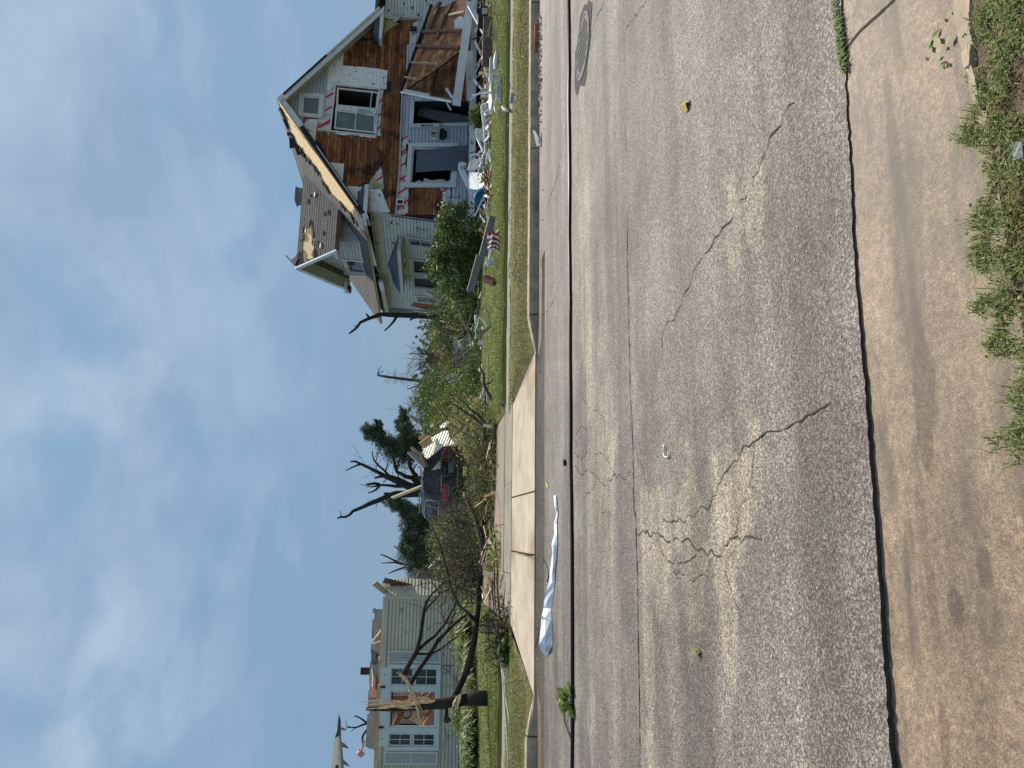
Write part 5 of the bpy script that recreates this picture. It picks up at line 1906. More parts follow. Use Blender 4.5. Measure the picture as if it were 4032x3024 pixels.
debris('fallen_beam', 'long dark roof beam leaning across the corner of the green house', 'beam', G1(430, 118), G1(890, 225), 27.6, 27.9, .08, .24, 'rafter', 'wreckage beside the green house')
debris('fallen_beam', 'grey weathered rafter lying behind the dark leaning beam', 'beam', G1(700, 150), G1(1150, 70), 28.4, 28.6, .06, .2, 'grey_board', 'wreckage beside the green house')
debris('fallen_beam', 'short grey beam end pointing up beside the conifer', 'beam', G1(860, 50), G1(1050, 20), 28.9, 29, .06, .18, 'shingle_brown', 'wreckage beside the green house')
debris('fallen_beam', 'pale splintered board sticking up at the green house corner', 'beam', G1(310, 150), G1(470, 280), 27.1, 27.3, .05, .2, 'lumber', 'wreckage beside the green house')
tag(MB().prism([at(p, 27.5) for p in (G1(415, 165), G1(515, 160), G1(520, 210), G1(450, 215))], V3(0, 1, 0), .05).build('torn_sheet', M['siding']), 'pale blue sheet stuck behind the dark leaning beam', 'sheet', 'wreckage beside the green house')
tag(MB().prism([at(p, d) for p, d in ((B3(320, 690), 27.6), (B3(480, 510), 27.4), (B3(500, 560), 27.3), (B3(400, 640), 27.5))], V3(0, 1, .3), .04).build('torn_sheet', M['siding']), 'white torn sheet lying among the brush near the conifer', 'sheet', 'wreckage beside the green house')
pile = MB()
for i in range(46):
    c = at(B3(random.uniform(150, 800), random.uniform(650, 1050)), random.uniform(27.5, 30))
    a = V3(random.gauss(0, 1), random.gauss(0, 1), random.gauss(0, .6))
    a /= np.linalg.norm(a)
    pile.bar(c - a * random.uniform(.15, .5), c + a * random.uniform(.15, .5), random.uniform(.03, .12), random.uniform(.02, .05))
tag(pile.build('rubble_pile', M['rubble']), 'heap of broken grey boards between the green house and the car', 'rubble', kind='stuff')

# ------------------------------------------------------------------ loose things on the lawn in front of the wrecked house
LG = LZ


def dg(p, z=LZ):
    return float(ground(p, z)[1])


def on(p, d=None, z=LZ):
    return ground(p, z)


loose('white_rail', 'long pale blue white rail lying on the lawn edge under the white chair', 'rail', P4(530, 880), P4(512, 1650), dg(P4(556, 880)), dg(P4(545, 1650)), .10, .12, 'siding', None)
loose('brown_door', 'long brown board tipped on edge beside the black lantern', 'board', P4(490, 270), P4(470, 1000), dg(P4(535, 270)), dg(P4(535, 1000)), .10, .32, 'brown_board', None)
# lantern
ln = thing('lantern', 'big black lantern lying on its side in front of the porch skirt', 'lantern', at(P4(455, 220), dg(P4(525, 220)) + .3))
lf = Frame(at(P4(420, 220), dg(P4(525, 220)) + .3), E1, EZ, -EV)
fpoly('body', lf, lf.poly([P4(320, 250), P4(345, 170), P4(460, 165), P4(465, 290), P4(440, 375), P4(320, 375)]), -.14, .28, M['black'], ln)
fpoly('pane', lf, lf.poly([P4(372, 178), P4(458, 178), P4(455, 262), P4(372, 280)]), .142, .01, M['stone'], ln)
fpoly('cap', lf, lf.poly([P4(350, 55), P4(372, 60), P4(372, 140), P4(455, 150), P4(460, 60), P4(475, 60), P4(470, 168), P4(345, 172)]), -.13, .26, M['black'], ln)
fpoly('base', lf, lf.poly([P4(312, 260), P4(325, 250), P4(330, 370), P4(455, 372), P4(452, 395), P4(312, 378)]), -.15, .30, M['black'], ln)
# baluster on the grass
bl = MB()
b0_, b1_ = on(P4(640, 780)), on(P4(622, 1055))
bl.tube([lerp(b0_, b1_, f) + EZ * .06 for f in (0, .08, .2, .5, .75, .95, 1)], [.03, .035, .05, .07, .06, .045, .05], 10)
tag(bl.build('baluster', M['plastic_white'], None, True), 'white turned baluster lying on the grass by the brown board', 'baluster')
# upturned wicker chair
ch = thing('wicker_chair', 'white wicker armchair lying upside down on the lawn edge', 'chair', on(P4(650, 1420)))
cf = Frame(at(P4(600, 1400), dg(P4(672, 1400)) + .1), E1, EZ, -EV)
cm_ = MB()
arc = [P4(*p) for p in ((595, 1205), (625, 1215), (630, 1300), (605, 1420), (585, 1520), (600, 1590), (650, 1615))]
cm_.tube([cf.P(*cf.px(p), .25) for p in arc], .022, 8)
cm_.tube([cf.P(*cf.px(p), -.25) for p in arc], .022, 8)
for i in range(22):
    a = cf.px(P4(668, 1215 + i * 18))
    k = cf.px(P4(628 - abs(i - 8) * 2, 1215 + i * 18))
    cm_.bar(cf.P(*a, .25), cf.P(*a, -.25), .03, .02)
    cm_.bar(cf.P(a[0], a[1], .25), cf.P(k[0], k[1], .25), .018, .012, cf.N)
cm_.build('backrest', M['plastic_white'], ch)
for q in ((420, 1215), (395, 1325), (410, 1490), (370, 1630)):
    e = (530 if q[1] < 1600 else 500, q[1] + (0 if q[1] < 1600 else -40))
    o_ = .2 if q[0] > 405 else -.2
    MB().tube([cf.P(*cf.px(P4(*q)), o_), cf.P(*cf.px(P4(*e)), o_)], [.02, .026], 8).build('leg', M['plastic_white'], ch, True)
sm = MB()
for i in range(12):
    y = 1205 + i * 36
    a, b = cf.px(P4(510 - 18 * math.sin(i / 11 * 3.1), y)), cf.px(P4(510 - 18 * math.sin((i + .8) / 11 * 3.1), y + 30))
    sm.hexa([cf.P(a[0], a[1] - .04, .26), cf.P(b[0], b[1] - .04, .26), cf.P(b[0], b[1] - .04, -.26), cf.P(a[0], a[1] - .04, -.26)],
            [cf.P(a[0], a[1], .26), cf.P(b[0], b[1], .26), cf.P(b[0], b[1], -.26), cf.P(a[0], a[1], -.26)])
sm.build('seat', M['plastic_white'], ch)
am = MB()
am.tube([cf.P(*cf.px(P4(*p)), .26) for p in ((535, 1320), (580, 1315), (610, 1280), (605, 1225), (540, 1215))], .016, 8)
am.tube([cf.P(*cf.px(P4(*p)), .26) for p in ((560, 1330), (580, 1400), (595, 1480), (545, 1490))], .016, 8)
am.build('arm', M['plastic_white'], ch, True)
# railing section
rf = Frame(at(Y1(470, 300), dg(Y1(560, 300)) + .1), E1, EZ, -EV)
rl = thing('porch_railing', 'broken white porch railing lying in front of the skirt board', 'railing', on(Y1(545, 300)))
rp = lambda p, o=0: rf.P(*rf.px(Y1(*p)), o)
MB().bar(rp((400, 70)), rp((435, 350)), .07, .06).build('rail', M['plastic_white'], rl)
MB().bar(rp((435, 350)), rp((455, 690)), .06, .05).build('rail', M['plastic_white'], rl)
MB().bar(rp((455, 690)), rp((465, 850)), .06, .05).build('rail', M['plastic_white'], rl)
for p, q in (((480, 90), (415, 125)), ((505, 140), (425, 195)), ((515, 220), (425, 275)), ((525, 290), (435, 355)), ((530, 370), (440, 430)), ((530, 440), (465, 505))):
    MB().bar(rp(q, .02), rp(p, .1), .05, .05).build('baluster', M['plastic_white'], rl)
MB().bar(rp((450, 660)), rp((520, 640), .2), .05, .05).build('baluster', M['plastic_white'], rl)
MB().bar(rp((400, 75)), rp((530, 50), .1), .05, .07).build('rail_end', M['plastic_white'], rl)


def lattice(parent, quad, nu, nw, d, w=.035, m='plastic_white'):
    fr = Frame(at(Y1(*quad[0]), d), E1, EZ, -EV)
    q = [fr.px(Y1(*p)) for p in quad]
    for i in range(nu + 1):
        a, b = lerp2(q[0], q[1], i / nu), lerp2(q[3], q[2], i / nu)
        MB().bar(fr.P(*a, .0), fr.P(*b, .0), w, .02, fr.N).build('lattice_strip', M[m], parent)
    for j in range(nw + 1):
        a, b = lerp2(q[0], q[3], j / nw), lerp2(q[1], q[2], j / nw)
        MB().bar(fr.P(*a, .02), fr.P(*b, .02), w, .02, fr.N).build('lattice_strip', M[m], parent)


lt = thing('lattice_panel', 'white lattice panel standing behind the broken railing', 'lattice', on(Y1(500, 560)))
lattice(lt, [(298, 450), (420, 470), (435, 665), (320, 590)], 4, 4, dg(Y1(540, 560)) + .6)
MB().bar(at(Y1(330, 600), 20.6), at(Y1(425, 805), 20.3), .05, .05).build('brace', M['plastic_white'], lt)
lt = thing('lattice_panel', 'white plastic chair back with open weave lying left of the railing', 'chair', on(Y1(500, 950)))
lattice(lt, [(200, 1100), (420, 870), (440, 1000), (250, 1130)], 7, 3, dg(Y1(510, 1000)) + .25, .04)
cf2 = Frame(at(Y1(400, 1050), dg(Y1(510, 1000))), E1, EZ, -EV)
MB().tube([cf2.P(*cf2.px(Y1(*p)), .1) for p in ((195, 1115), (215, 1040), (290, 990), (430, 975), (480, 1010), (485, 1090), (440, 1110), (330, 1120), (250, 1150), (160, 1130))], .03, 8).build('rim', M['plastic_white'], lt, True)
tag(MB().prism([at(p, d) for p, d in ((Y1(190, 1150), 21.6), (Y1(360, 1160), 21.2), (Y1(475, 1130), 20.8), (Y1(470, 1340), 20.8), (Y1(360, 1450), 21.2), (Y1(195, 1420), 21.7))], V3(0, .3, -1), .03).build('plastic_sheet', M['siding']), 'white plastic panel lying behind the fallen post', 'panel')
fan = MB()
for i in range(8):
    fan.bar(at(Y1(470 + i * 8, 960 + i * 4), dg(Y1(575, 900)) + .3), at(Y1(520 + i * 6, 780 + i * 26), dg(Y1(575, 900))), .05, .02)
tag(fan.build('slatted_piece', M['stone']), 'fan of pale broken slats on the grass edge', 'slats')
ps = thing('fallen_post', 'white square porch post with cap leaning toward the shrub', 'post', at(Y2(510, 520), 21.6))
MB().bar(at(Y1(70, 1110), 22.9), at(Y1(320, 1640), 22.3), .13, .13).build('shaft', M['plastic_white'], ps)
MB().bar(at(Y1(30, 1060), 22.93), at(Y1(110, 1060), 22.93), .05, .05).build('cap', M['plastic_white'], ps) if False else None
cp = at(Y1(85, 1070), 22.9)
dirp = at(Y1(70, 1110), 22.9) - at(Y1(320, 1640), 22.3)
dirp /= np.linalg.norm(dirp)
MB().bar(cp - dirp * .05, cp + dirp * .06, .22, .22).bar(cp + dirp * .06, cp + dirp * .14, .14, .14).build('cap', M['plastic_white'], ps)
MB().bar(at(Y2(315, 160), 22.2), at(Y2(400, 350), 21.5), .11, .11).build('shaft', M['plastic_white'], ps)
MB().bar(at(Y2(400, 390), 21.4), at(Y2(490, 520), 20.8), .11, .11).build('shaft', M['white_old'], ps)
MB().bar(at(Y1(270, 1400), 22.2), at(Y1(420, 1370), 21.6), .04, .04).build('peg', M['plastic_white'], ps)
# teal bucket / hose reel
tb = thing('teal_basket', 'ribbed teal plastic tub tipped over by the fallen post', 'tub', on(Y2(510, 150)))
c0, c1 = at(Y2(440, 140), dg(Y2(520, 140)) + .2), at(Y2(400, 60), dg(Y2(520, 140)) + .7)
ax = c1 - c0
ax /= np.linalg.norm(ax)
for k in range(6):
    MB().tube([c0 + ax * (k * .055), c0 + ax * (k * .055 + .042)], [.26 - k * .012, .262 - k * .012], 20).build('ring', M['teal'], tb, True)
MB().tube([c0 + ax * .0, c0 + ax * .33], .225, 16).build('core', M['teal'], tb, True)
# flag
fl = thing('folded_flag', 'red and white striped flag crumpled on the lawn edge', 'flag', on(Y2(700, 880)))
ff = Frame(at(Y2(600, 870), dg(Y2(700, 870)) + .1), E1, EZ, -EV)
outl = [(482, 705), (690, 745), (700, 800), (695, 960), (680, 1060), (590, 1025), (495, 960), (486, 900), (495, 800)]
fo = [ff.px(Y2(*p)) for p in outl]
nst = 8
rows_px = [[(480, 705), (590, 725), (700, 765)], [(490, 752), (590, 775), (705, 795)], [(497, 800), (590, 822), (705, 832)], [(497, 845), (590, 862), (702, 868)], [(492, 880), (590, 898), (700, 902)], [(492, 918), (590, 935), (698, 938)], [(497, 950), (590, 965), (695, 970)], [(510, 972), (590, 992), (690, 1000)], [(550, 1000), (600, 1018), (690, 1065)]]
for i in range(8):
    Vf, Ff = [], []
    m_ = 10
    for r in (rows_px[i], rows_px[i + 1]):
        for j in range(m_ + 1):
            f = j / m_ * 2
            a, b = (r[0], r[1]) if f <= 1 else (r[1], r[2])
            f = f if f <= 1 else f - 1
            p = ff.px(Y2(a[0] + (b[0] - a[0]) * f, a[1] + (b[1] - a[1]) * f))
            t = j / m_
            Vf.append(ff.P(p[0], p[1], .16 * math.sin(t * 3.1) + .025 * math.sin(t * 17 + i * .7)))
    for j in range(m_):
        Ff.append([j, j + 1, m_ + 2 + j, m_ + 1 + j])
    obj('stripe', Vf, Ff, M['flag_red' if i % 2 == 0 else 'flag_white'], fl, True)
MB().tube([ff.P(*ff.px(Y2(*p)), 0) for p in ((540, 1010), (545, 1060), (525, 1130))], .035, 7).build('pole_end', M['flag_white'], fl)
# long grey board along the shrub foot
loose('grey_board', 'long grey board lying along the foot of the shrub behind the flag', 'board', Y2(590, 430), Y2(420, 1060), dg(Y2(640, 430)) + .3, dg(Y2(640, 430)) + 1.2, .05, .19, 'grey_board', 'grey boards under the shrub')
loose('grey_board', 'grey board crossed by dark twigs, left of the flag board', 'board', Y2(375, 1060), Y2(215, 1640), 19.6, 20.6, .05, .19, 'grey_board', 'grey boards under the shrub')
loose('brown_block', 'short brown timber block on the lawn left of the flag', 'timber', Y2(450, 1430), Y2(620, 1510), dg(Y2(640, 1500)) + .2, dg(Y2(640, 1500)), .12, .16, 'lumber_red', None)
loose('wood_scrap', 'two pale timber ends sticking out right of the flag', 'timber', Y2(620, 720), Y2(700, 650), dg(Y2(705, 690)) + .1, dg(Y2(705, 690)), .05, .06, 'lumber', None)
cl = MB()
for i in range(26):
    c = at(Y2(random.uniform(490, 600), random.uniform(1120, 1220)), dg(Y2(650, 1170)) + random.uniform(-.1, .1))
    cl.box(c, E1, EV, EZ, .07, .06, random.uniform(.02, .08))
tag(cl.build('tangled_rope', M['plastic_white']), 'small knot of white rope left of the flag', 'rope')
# ------------------------------------------------------------------ the battered car on the driveway
CY = math.radians(27)
cfw = V3(-math.sin(CY), math.cos(CY), 0)
clf = V3(-math.cos(CY), -math.sin(CY), 0)
c0 = at((1865, 1858), 25.3)
c0[2] = 0.06
car = thing('parked_car', 'dark blue sport utility car with its rear window gone, buried in fallen branches', 'car', c0)


def cp_(x, y, z):
    return c0 + cfw * x + clf * y + EZ * z


HW = .95
half = lambda rz, belt, w: [(w - .10, .32), (w - .02, .45), (w, .70), (w - .01, belt - .05), (w - .05, belt + .02), (w - .14, belt + (rz - belt) * .55), (w - .22, belt + (rz - belt) * .86), (w - .34, rz - .03), (0, rz)]
st_ = [(0.0, 1.62, .98, .90, True), (.12, 1.66, .99, .935, True), (.7, 1.69, 1.0, .955, False), (1.6, 1.70, 1.0, .96, False), (2.6, 1.68, .99, .96, False), (3.05, 1.40, .99, .955, False), (3.55, 1.06, .97, .95, False), (4.3, .99, .92, .93, False), (4.65, .88, .82, .86, False)]
V, F = [], []
for (x, rz, belt, w, rear) in st_:
    h = half(rz, belt, w)
    ring = [(y, z) for y, z in h] + [(-y, z) for y, z in h[-2::-1]]
    for y, z in ring:
        V.append(cp_(x + ((max(0, z - belt) * .34) if rear else 0) - (.05 if rear and z < .6 else 0), y, z))
k = 17
for i in range(len(st_) - 1):
    for j in range(k - 1):
        F.append([i * k + j, (i + 1) * k + j, (i + 1) * k + j + 1, i * k + j + 1])
for j in range(8):
    F.append([j, j + 1, k - 2 - j, k - 1 - j] if j < 7 else [j, j + 1, k - 2 - j])
    b = (len(st_) - 1) * k
    F.append([b + j + 1, b + j, b + k - 1 - j, b + k - 2 - j] if j < 7 else [b + j + 1, b + j, b + k - 2 - j])
body = obj('body', V, F, M['car'], car, True)
bm_ = body.modifiers.new('bevel', 'BEVEL')
bm_.width = .018
bm_.segments = 2
bm_.limit_method = 'ANGLE'
bm_.angle_limit = math.radians(28)


def rearp(y, z, off=.006):
    return cp_(max(0, z - .98) * .34 - off, y, z)


prism('rear_dark_panel', [rearp(-.70, 1.04, .008), rearp(.70, 1.04, .008), rearp(.60, 1.54, .008), rearp(-.60, 1.54, .008)], -cfw, .004, M['room'], car)  # dark panel on the body standing in for the unlit interior
shd = MB()
shd.prism([rearp(-.1, 1.06, .016), rearp(-.42, 1.06, .016), rearp(-.05, 1.36, .016)], -cfw, .006)
shd.build('siding_scrap', M['cream_siding'], car)
MB().bar(rearp(-.72, 1.02, .02), rearp(.72, 1.02, .02), .035, .03).build('chrome_strip', M['chrome'], car)
for s in (1, -1):
    lm = MB()
    lm.prism([cp_(-.03, s * .93, .80), cp_(-.03, s * .42, .84), cp_(-.03, s * .42, .96), cp_(-.01, s * .93, 1.0)], -cfw, .03)
    lm.prism([cp_(-.03, s * .935, .80), cp_(.34, s * .955, .86), cp_(.34, s * .955, .98), cp_(-.01, s * .935, 1.0)], clf * s, .02)
    lmo = lm.build('tail_lamp', M['lamp_red'], car)
    prism('clear_lens', [cp_(-.031, s * .88, .745), cp_(-.031, s * .5, .765), cp_(-.031, s * .5, .815), cp_(-.031, s * .88, .795)], -cfw, .025, M['plate'], lmo)
MB().bar(rearp(-.38, .92, .02), rearp(.38, .92, .02), .03, .14).build('lamp_bar', M['lamp_red'] if False else M['car'], car)
text_mesh('Jeep', .11, 'badge', car, rearp(.10, .885, .045), -clf, EZ, M['chrome'], -cfw)
pr = prism('number_plate', [rearp(-.28, .62, .012), rearp(.06, .62, .012), rearp(.06, .80, .012), rearp(-.28, .80, .012)], -cfw, .012, M['plate'], car)
bmp = MB()
bmp.bar(cp_(-.09, -.86, .46), cp_(-.09, .86, .46), .16, .24)
bmp.build('bumper', M['black'], car)
MB().bar(cp_(-.18, -.62, .50), cp_(-.18, .62, .50), .02, .03).build('chrome_strip', M['chrome'], car)
for s in (1, -1):
    win_side = [[(.42, 1.06), (1.10, 1.06), (1.08, 1.52), (.74, 1.50), (.56, 1.38)], [(1.22, 1.06), (2.05, 1.06), (2.05, 1.55), (1.22, 1.54)], [(2.15, 1.06), (3.0, 1.06), (2.68, 1.53), (2.15, 1.54)]]
    for wq in win_side:
        def sidep(x, z, o=.012):
            return cp_(x, s * (.955 - .05 - (z - 1.02) * .30 + o), z)
        g_ = prism('side_window', [sidep(x, z) for x, z in wq], clf * s, .006, M['car_glass'], car)
        tr = MB()
        for i in range(len(wq)):
            a, b = wq[i], wq[(i + 1) % len(wq)]
            tr.bar(sidep(*a, .02), sidep(*b, .02), .022, .022, clf * s)
        tr.build('chrome_frame', M['chrome'], g_)
    MB().bar(cp_(.5, s * .60, 1.72), cp_(2.7, s * .60, 1.72), .035, .04).build('roof_rail', M['lead'], car)
    for x in (.95, 3.75):
        wh = MB()
        c = cp_(x, s * .80, .37)
        wh.tube([c - clf * .12, c + clf * .12], .37, 24)
        whl = wh.build('wheel', M['rubber'], car)
        MB().tube([c + clf * s * .10, c + clf * s * .13], .22, 16).build('rim', M['lead'], whl)
MB().tube([cp_(.34, .12, 1.68), cp_(.34, .12, 1.75), cp_(.37, .12, 1.77)], [.05, .06, .02], 10).build('roof_antenna', M['black'], car)
# boards and sheets lying against it
sn = V3(.34, -.42, .84)
sn /= np.linalg.norm(sn)
su = np.cross(V3(0, 1, .2), sn)
su /= np.linalg.norm(su)
if su[0] < 0:
    su = -su
sw = np.cross(sn, su)
so = at(S1(640, 200), 24.2)
SDF = Frame(so, su, sw, sn)
wsec = thing('fallen_wall_section', 'cream clapboard wall section leaning on the right side of the car', 'wall section', so)
boards('clapboard', SDF, SDF.poly([S1(268, 240), S1(330, 170), S1(430, 95), S1(640, -20), S1(700, -10), S1(690, 60), S1(800, 190), S1(715, 235), S1(600, 240), S1(350, 452), S1(300, 360)]), .17, wsec, M['cream_siding'], off=0, thick=.02, lap=.022)
MB().prism([SDF.P(u, w, -.05) for u, w in SDF.poly([S1(280, 250), S1(640, -10), S1(780, 185), S1(600, 238), S1(350, 445)])], SDF.N, .03).build('backing', M['felt'], wsec)
boards('clapboard', SDF, SDF.poly([M1(520, 1470), M1(650, 1375), M1(690, 1360), M1(640, 1440), M1(620, 1460)]), .17, wsec, M['cream_siding'], off=0, thick=.02, lap=.022)
GRP = 'boards thrown against the car'
for nm, lab, p, q, d0, d1, w, h, m in (
        ('roof_rail_strip', 'grey metal channel leaning on the roof edge of the car', S1(55, 325), S1(320, 575), 26.0, 25.4, .05, .20, 'lead'),
        ('lumber', 'orange brown stick bent over the grey metal channel', S1(78, 255), S1(262, 395), 25.9, 25.6, .05, .09, 'lumber'),
        ('lumber', 'broken orange stud between the metal channel and cream siding', S1(255, 390), S1(325, 535), 25.6, 25.3, .05, .10, 'lumber_red'),
        ('lumber', 'orange board sticking up above the cream wall section', S1(200, 100), S1(410, 90), 24.9, 24.9, .06, .13, 'lumber'),
        ('lumber', 'wide orange board end under the topmost one', S1(245, 230), S1(400, 125), 24.8, 24.7, .05, .26, 'lumber'),
        ('lumber', 'long pale plank rising from the car roof to the broken tree', T1(740, 1238), T1(1105, 1095), 26.8, 26.0, .05, .13, 'splinter')):
    debris(nm, lab, 'board', p, q, d0, d1, w, h, m, GRP)

# ------------------------------------------------------------------ vegetation helpers


def rand_dirs(n, up=0.0):
    v = RNG.normal(size=(n, 3))
    v[:, 2] += up
    return v / np.linalg.norm(v, axis=1)[:, None]


def leaf_quads(C, size, up=.5, aspect=.5):
    """one rhombic leaf per centre, bent quads"""
    n = len(C)
    nrm = rand_dirs(n, up)
    a = rand_dirs(n)
    a -= nrm * np.sum(a * nrm, axis=1)[:, None]
    a /= np.linalg.norm(a, axis=1)[:, None] + 1e-9
    b = np.cross(nrm, a)
    L = (size * RNG.uniform(.6, 1.3, n))[:, None]
    Vv = np.empty((n, 4, 3))
    Vv[:, 0] = C - a * L * .5
    Vv[:, 1] = C + b * L * aspect * .5 - a * L * .05
    Vv[:, 2] = C + a * L * .5 - nrm * L * .12
    Vv[:, 3] = C - b * L * aspect * .5 - a * L * .05
    return Vv.reshape(-1, 3)


def clump_points(blobs, n, ncl=40, spread=.16, shell=.55, zmin=.05):
    """blobs: (centre, (rx, ry, rz)); clumps sit mostly near the surface, gaps stay between them"""
    vol = np.array([b[1][0] * b[1][1] * b[1][2] for b in blobs]) ** .67
    vol /= vol.sum()
    out = []
    for (c, r), f in zip(blobs, vol):
        k = max(3, int(ncl * f))
        d = rand_dirs(k)
        rad = shell + (1 - shell) * RNG.random(k) ** .5
        cc = np.array(c) + d * np.array(r) * rad[:, None]
        m = max(1, int(n * f / k))
        cnt = RNG.poisson(m, k)
        for q, mm in zip(cc, cnt):
            out.append(q + RNG.normal(size=(mm, 3)) * spread * RNG.uniform(.6, 1.2))
    P = np.concatenate(out)
    return P[P[:, 2] > zmin]


def stems(mb, base, tips, r0, r1, sag=.0):
    for t in tips:
        mid = (base + t) / 2 + V3(random.gauss(0, .08), random.gauss(0, .08), random.gauss(.05, .08))
        mb.tube([base + V3(random.gauss(0, .05), random.gauss(0, .05), 0), mid, t], [r0, (r0 + r1) / 2, r1], 5)


def bush(name, label, cat, blobs, n, size, mats, group=None, ncl=60, spread=.13, nst=16, zmin=.05, stem_m='twig', shell=.5, up=.5, aspect=.5):
    cs = np.array([b[0] for b in blobs])
    base = V3(cs[:, 0].mean(), cs[:, 1].mean(), LG)
    t = thing(name, label, cat, base, group)
    tips = [np.array(b[0]) + rand_dirs(1)[0] * np.array(b[1]) * random.uniform(.6, 1.05) for b in blobs for _ in range(max(2, nst // len(blobs)))]
    mb = MB()
    for p in tips:
        b = V3(lerp(base[0], p[0], .55) + random.gauss(0, .1), lerp(base[1], p[1], .3), zmin)
        mid = (b + p) / 2 + V3(random.gauss(0, .1), random.gauss(0, .1), random.gauss(0, .08))
        mb.tube([b, mid, p], [.022, .014, .006], 5)
    mb.build('stem', M[stem_m], t)
    tot = sum(w for _, w in mats)
    for m, w in mats:
        P = clump_points(blobs, int(n * w / tot), ncl, spread, shell, zmin)
        npobj('foliage', leaf_quads(P, size, up, aspect), 4, M[m], t)
    return t


def px_blob(p, d, rx, ry, rz):
    return (at(p, d), (rx, ry, rz))


# shrub in front of the wrecked house
bush('leafy_shrub', 'dense green shrub at the left front corner of the wrecked house', 'shrub',
     [px_blob((1795, 870), 22.4, .62, .6, .62), px_blob((1780, 960), 22.5, .75, .7, .72), px_blob((1775, 1040), 22.7, .75, .7, .72), px_blob((1800, 1110), 22.6, .6, .6, .55),
      px_blob((1850, 930), 22.0, .55, .45, .4), px_blob((1850, 1040), 22.1, .6, .45, .4), px_blob((1730, 1000), 22.7, .4, .4, .35)],
     15000, .085, [('leaf_dark', 1.2), ('leaf_mid', 1)], ncl=200, spread=.09, nst=40)
bush('leafy_shrub', 'yellow green brush left of the dense shrub by the wrecked house', 'shrub',
     [px_blob((1760, 1180), 24.5, .6, .6, .5), px_blob((1750, 1260), 25, .7, .7, .5), px_blob((1790, 1240), 23.5, .7, .6, .45), px_blob((1735, 1330), 25.5, .6, .6, .4), px_blob((1830, 1190), 22.6, .5, .5, .4)],
     6800, .068, [('leaf_yellow', 1.0), ('leaf_mid', .8), ('leaf_dark', .6)], ncl=170, spread=.10, nst=90, shell=.3)
bush('leafy_shrub', 'flattened yellow green brush in the middle of the gap, around the white gutter', 'shrub',
     [px_blob((1770, 1380), 25, .7, .7, .35), px_blob((1765, 1440), 25.5, .7, .7, .35), px_blob((1770, 1510), 25, .8, .7, .5), px_blob((1800, 1480), 23.5, .7, .6, .4), px_blob((1835, 1510), 22.2, .6, .5, .35)],
     5600, .068, [('leaf_yellow', .8), ('leaf_mid', 1.0), ('leaf_dark', .8)], ncl=160, spread=.10, nst=90, shell=.3)
bush('leafy_shrub', 'tall light green weeds behind the cream wall section', 'shrub',
     [px_blob((1770, 1570), 25.5, .6, .6, .5), px_blob((1755, 1640), 26, .6, .6, .5), px_blob((1790, 1600), 24, .6, .5, .5)],
     7000, .075, [('leaf_mid', 1.3), ('leaf_yellow', .8)], ncl=110, spread=.11, nst=30)
bush('leafy_shrub', 'low green brush along the lawn behind the cable, below the white gutter', 'shrub',
     [px_blob((1880, 1430), 20.8, .6, .4, .3), px_blob((1870, 1530), 21, .7, .5, .35), px_blob((1890, 1340), 20.5, .5, .35, .22), px_blob((1885, 1600), 20, .5, .4, .3)],
     5200, .07, [('leaf_mid', 1.2), ('leaf_dark', .8)], ncl=90, spread=.11, nst=30)
# felled crowns over the driveway
bush('fallen_branch', 'fallen branch with pale wilting leaves in front of the cream wall section', 'fallen branch',
     [px_blob((1845, 1700), 20.8, .6, .5, .38), px_blob((1868, 1740), 19.8, .55, .5, .35), px_blob((1830, 1630), 21.2, .5, .5, .42), px_blob((1885, 1650), 19.2, .55, .4, .3)],
     6800, .07, [('leaf_pale', 1.3), ('leaf_yellow', .9)], ncl=170, spread=.10, nst=60, stem_m='twig')
bush('fallen_branch', 'fallen tree crown with wilting leaves in front of the dark car', 'fallen branch',
     [px_blob((1885, 1820), 19.0, .6, .5, .26), px_blob((1880, 1920), 19.0, .7, .55, .30), px_blob((1860, 2010), 19.4, .6, .55, .42), px_blob((1800, 2060), 20.4, .5, .5, .5), px_blob((1890, 1960), 18.6, .6, .4, .3), px_blob((1745, 2085), 21.2, .4, .4, .38)],
     5600, .066, [('leaf_brown', 1.2), ('leaf_mid', 1), ('leaf_dark', 1.2)], ncl=190, spread=.11, nst=130, shell=.25)
bush('fallen_branch', 'fallen tree crown with olive brown leaves right of the green house', 'fallen branch',
     [px_blob((1820, 2140), 19.6, .7, .6, .65), px_blob((1770, 2180), 20, .6, .6, .55), px_blob((1850, 2220), 19, .7, .5, .5), px_blob((1800, 2280), 19.2, .55, .5, .5), px_blob((1880, 2130), 18.8, .6, .4, .35), px_blob((1740, 2120), 20.6, .5, .5, .4), px_blob((1840, 2320), 18.6, .4, .4, .35)],
     9600, .068, [('leaf_brown', 1.6), ('leaf_dark', 1.0), ('leaf_yellow', .5)], ncl=230, spread=.12, nst=150, shell=.25)

bush('fallen_branch', 'low leafy fringe of the felled crowns along the driveway, under the dark car', 'fallen branch',
     [px_blob((1915, y), 17.0 + .2 * math.sin(y), .5, .35, .30) for y in (1690, 1770, 1850, 1930, 2010, 2090, 2170)],
     8800, .062, [('leaf_brown', 1.2), ('leaf_yellow', .5), ('leaf_dark', 1.3)], ncl=170, spread=.10, nst=110, shell=.2)

bush('fallen_branch', 'thin trailing twigs and leaves spilled onto the driveway behind the sidewalk', 'fallen branch',
     [px_blob((1950, y), 15.9 + .15 * math.sin(y), .5, .3, .10) for y in (1680, 1760, 1840, 1920, 2000, 2080, 2160, 2240, 2320)],
     4200, .055, [('leaf_brown', 1.2), ('leaf_mid', .6), ('leaf_dark', 1.0)], ncl=150, spread=.09, nst=90, shell=.1, zmin=.10)

# ---- limb drawing


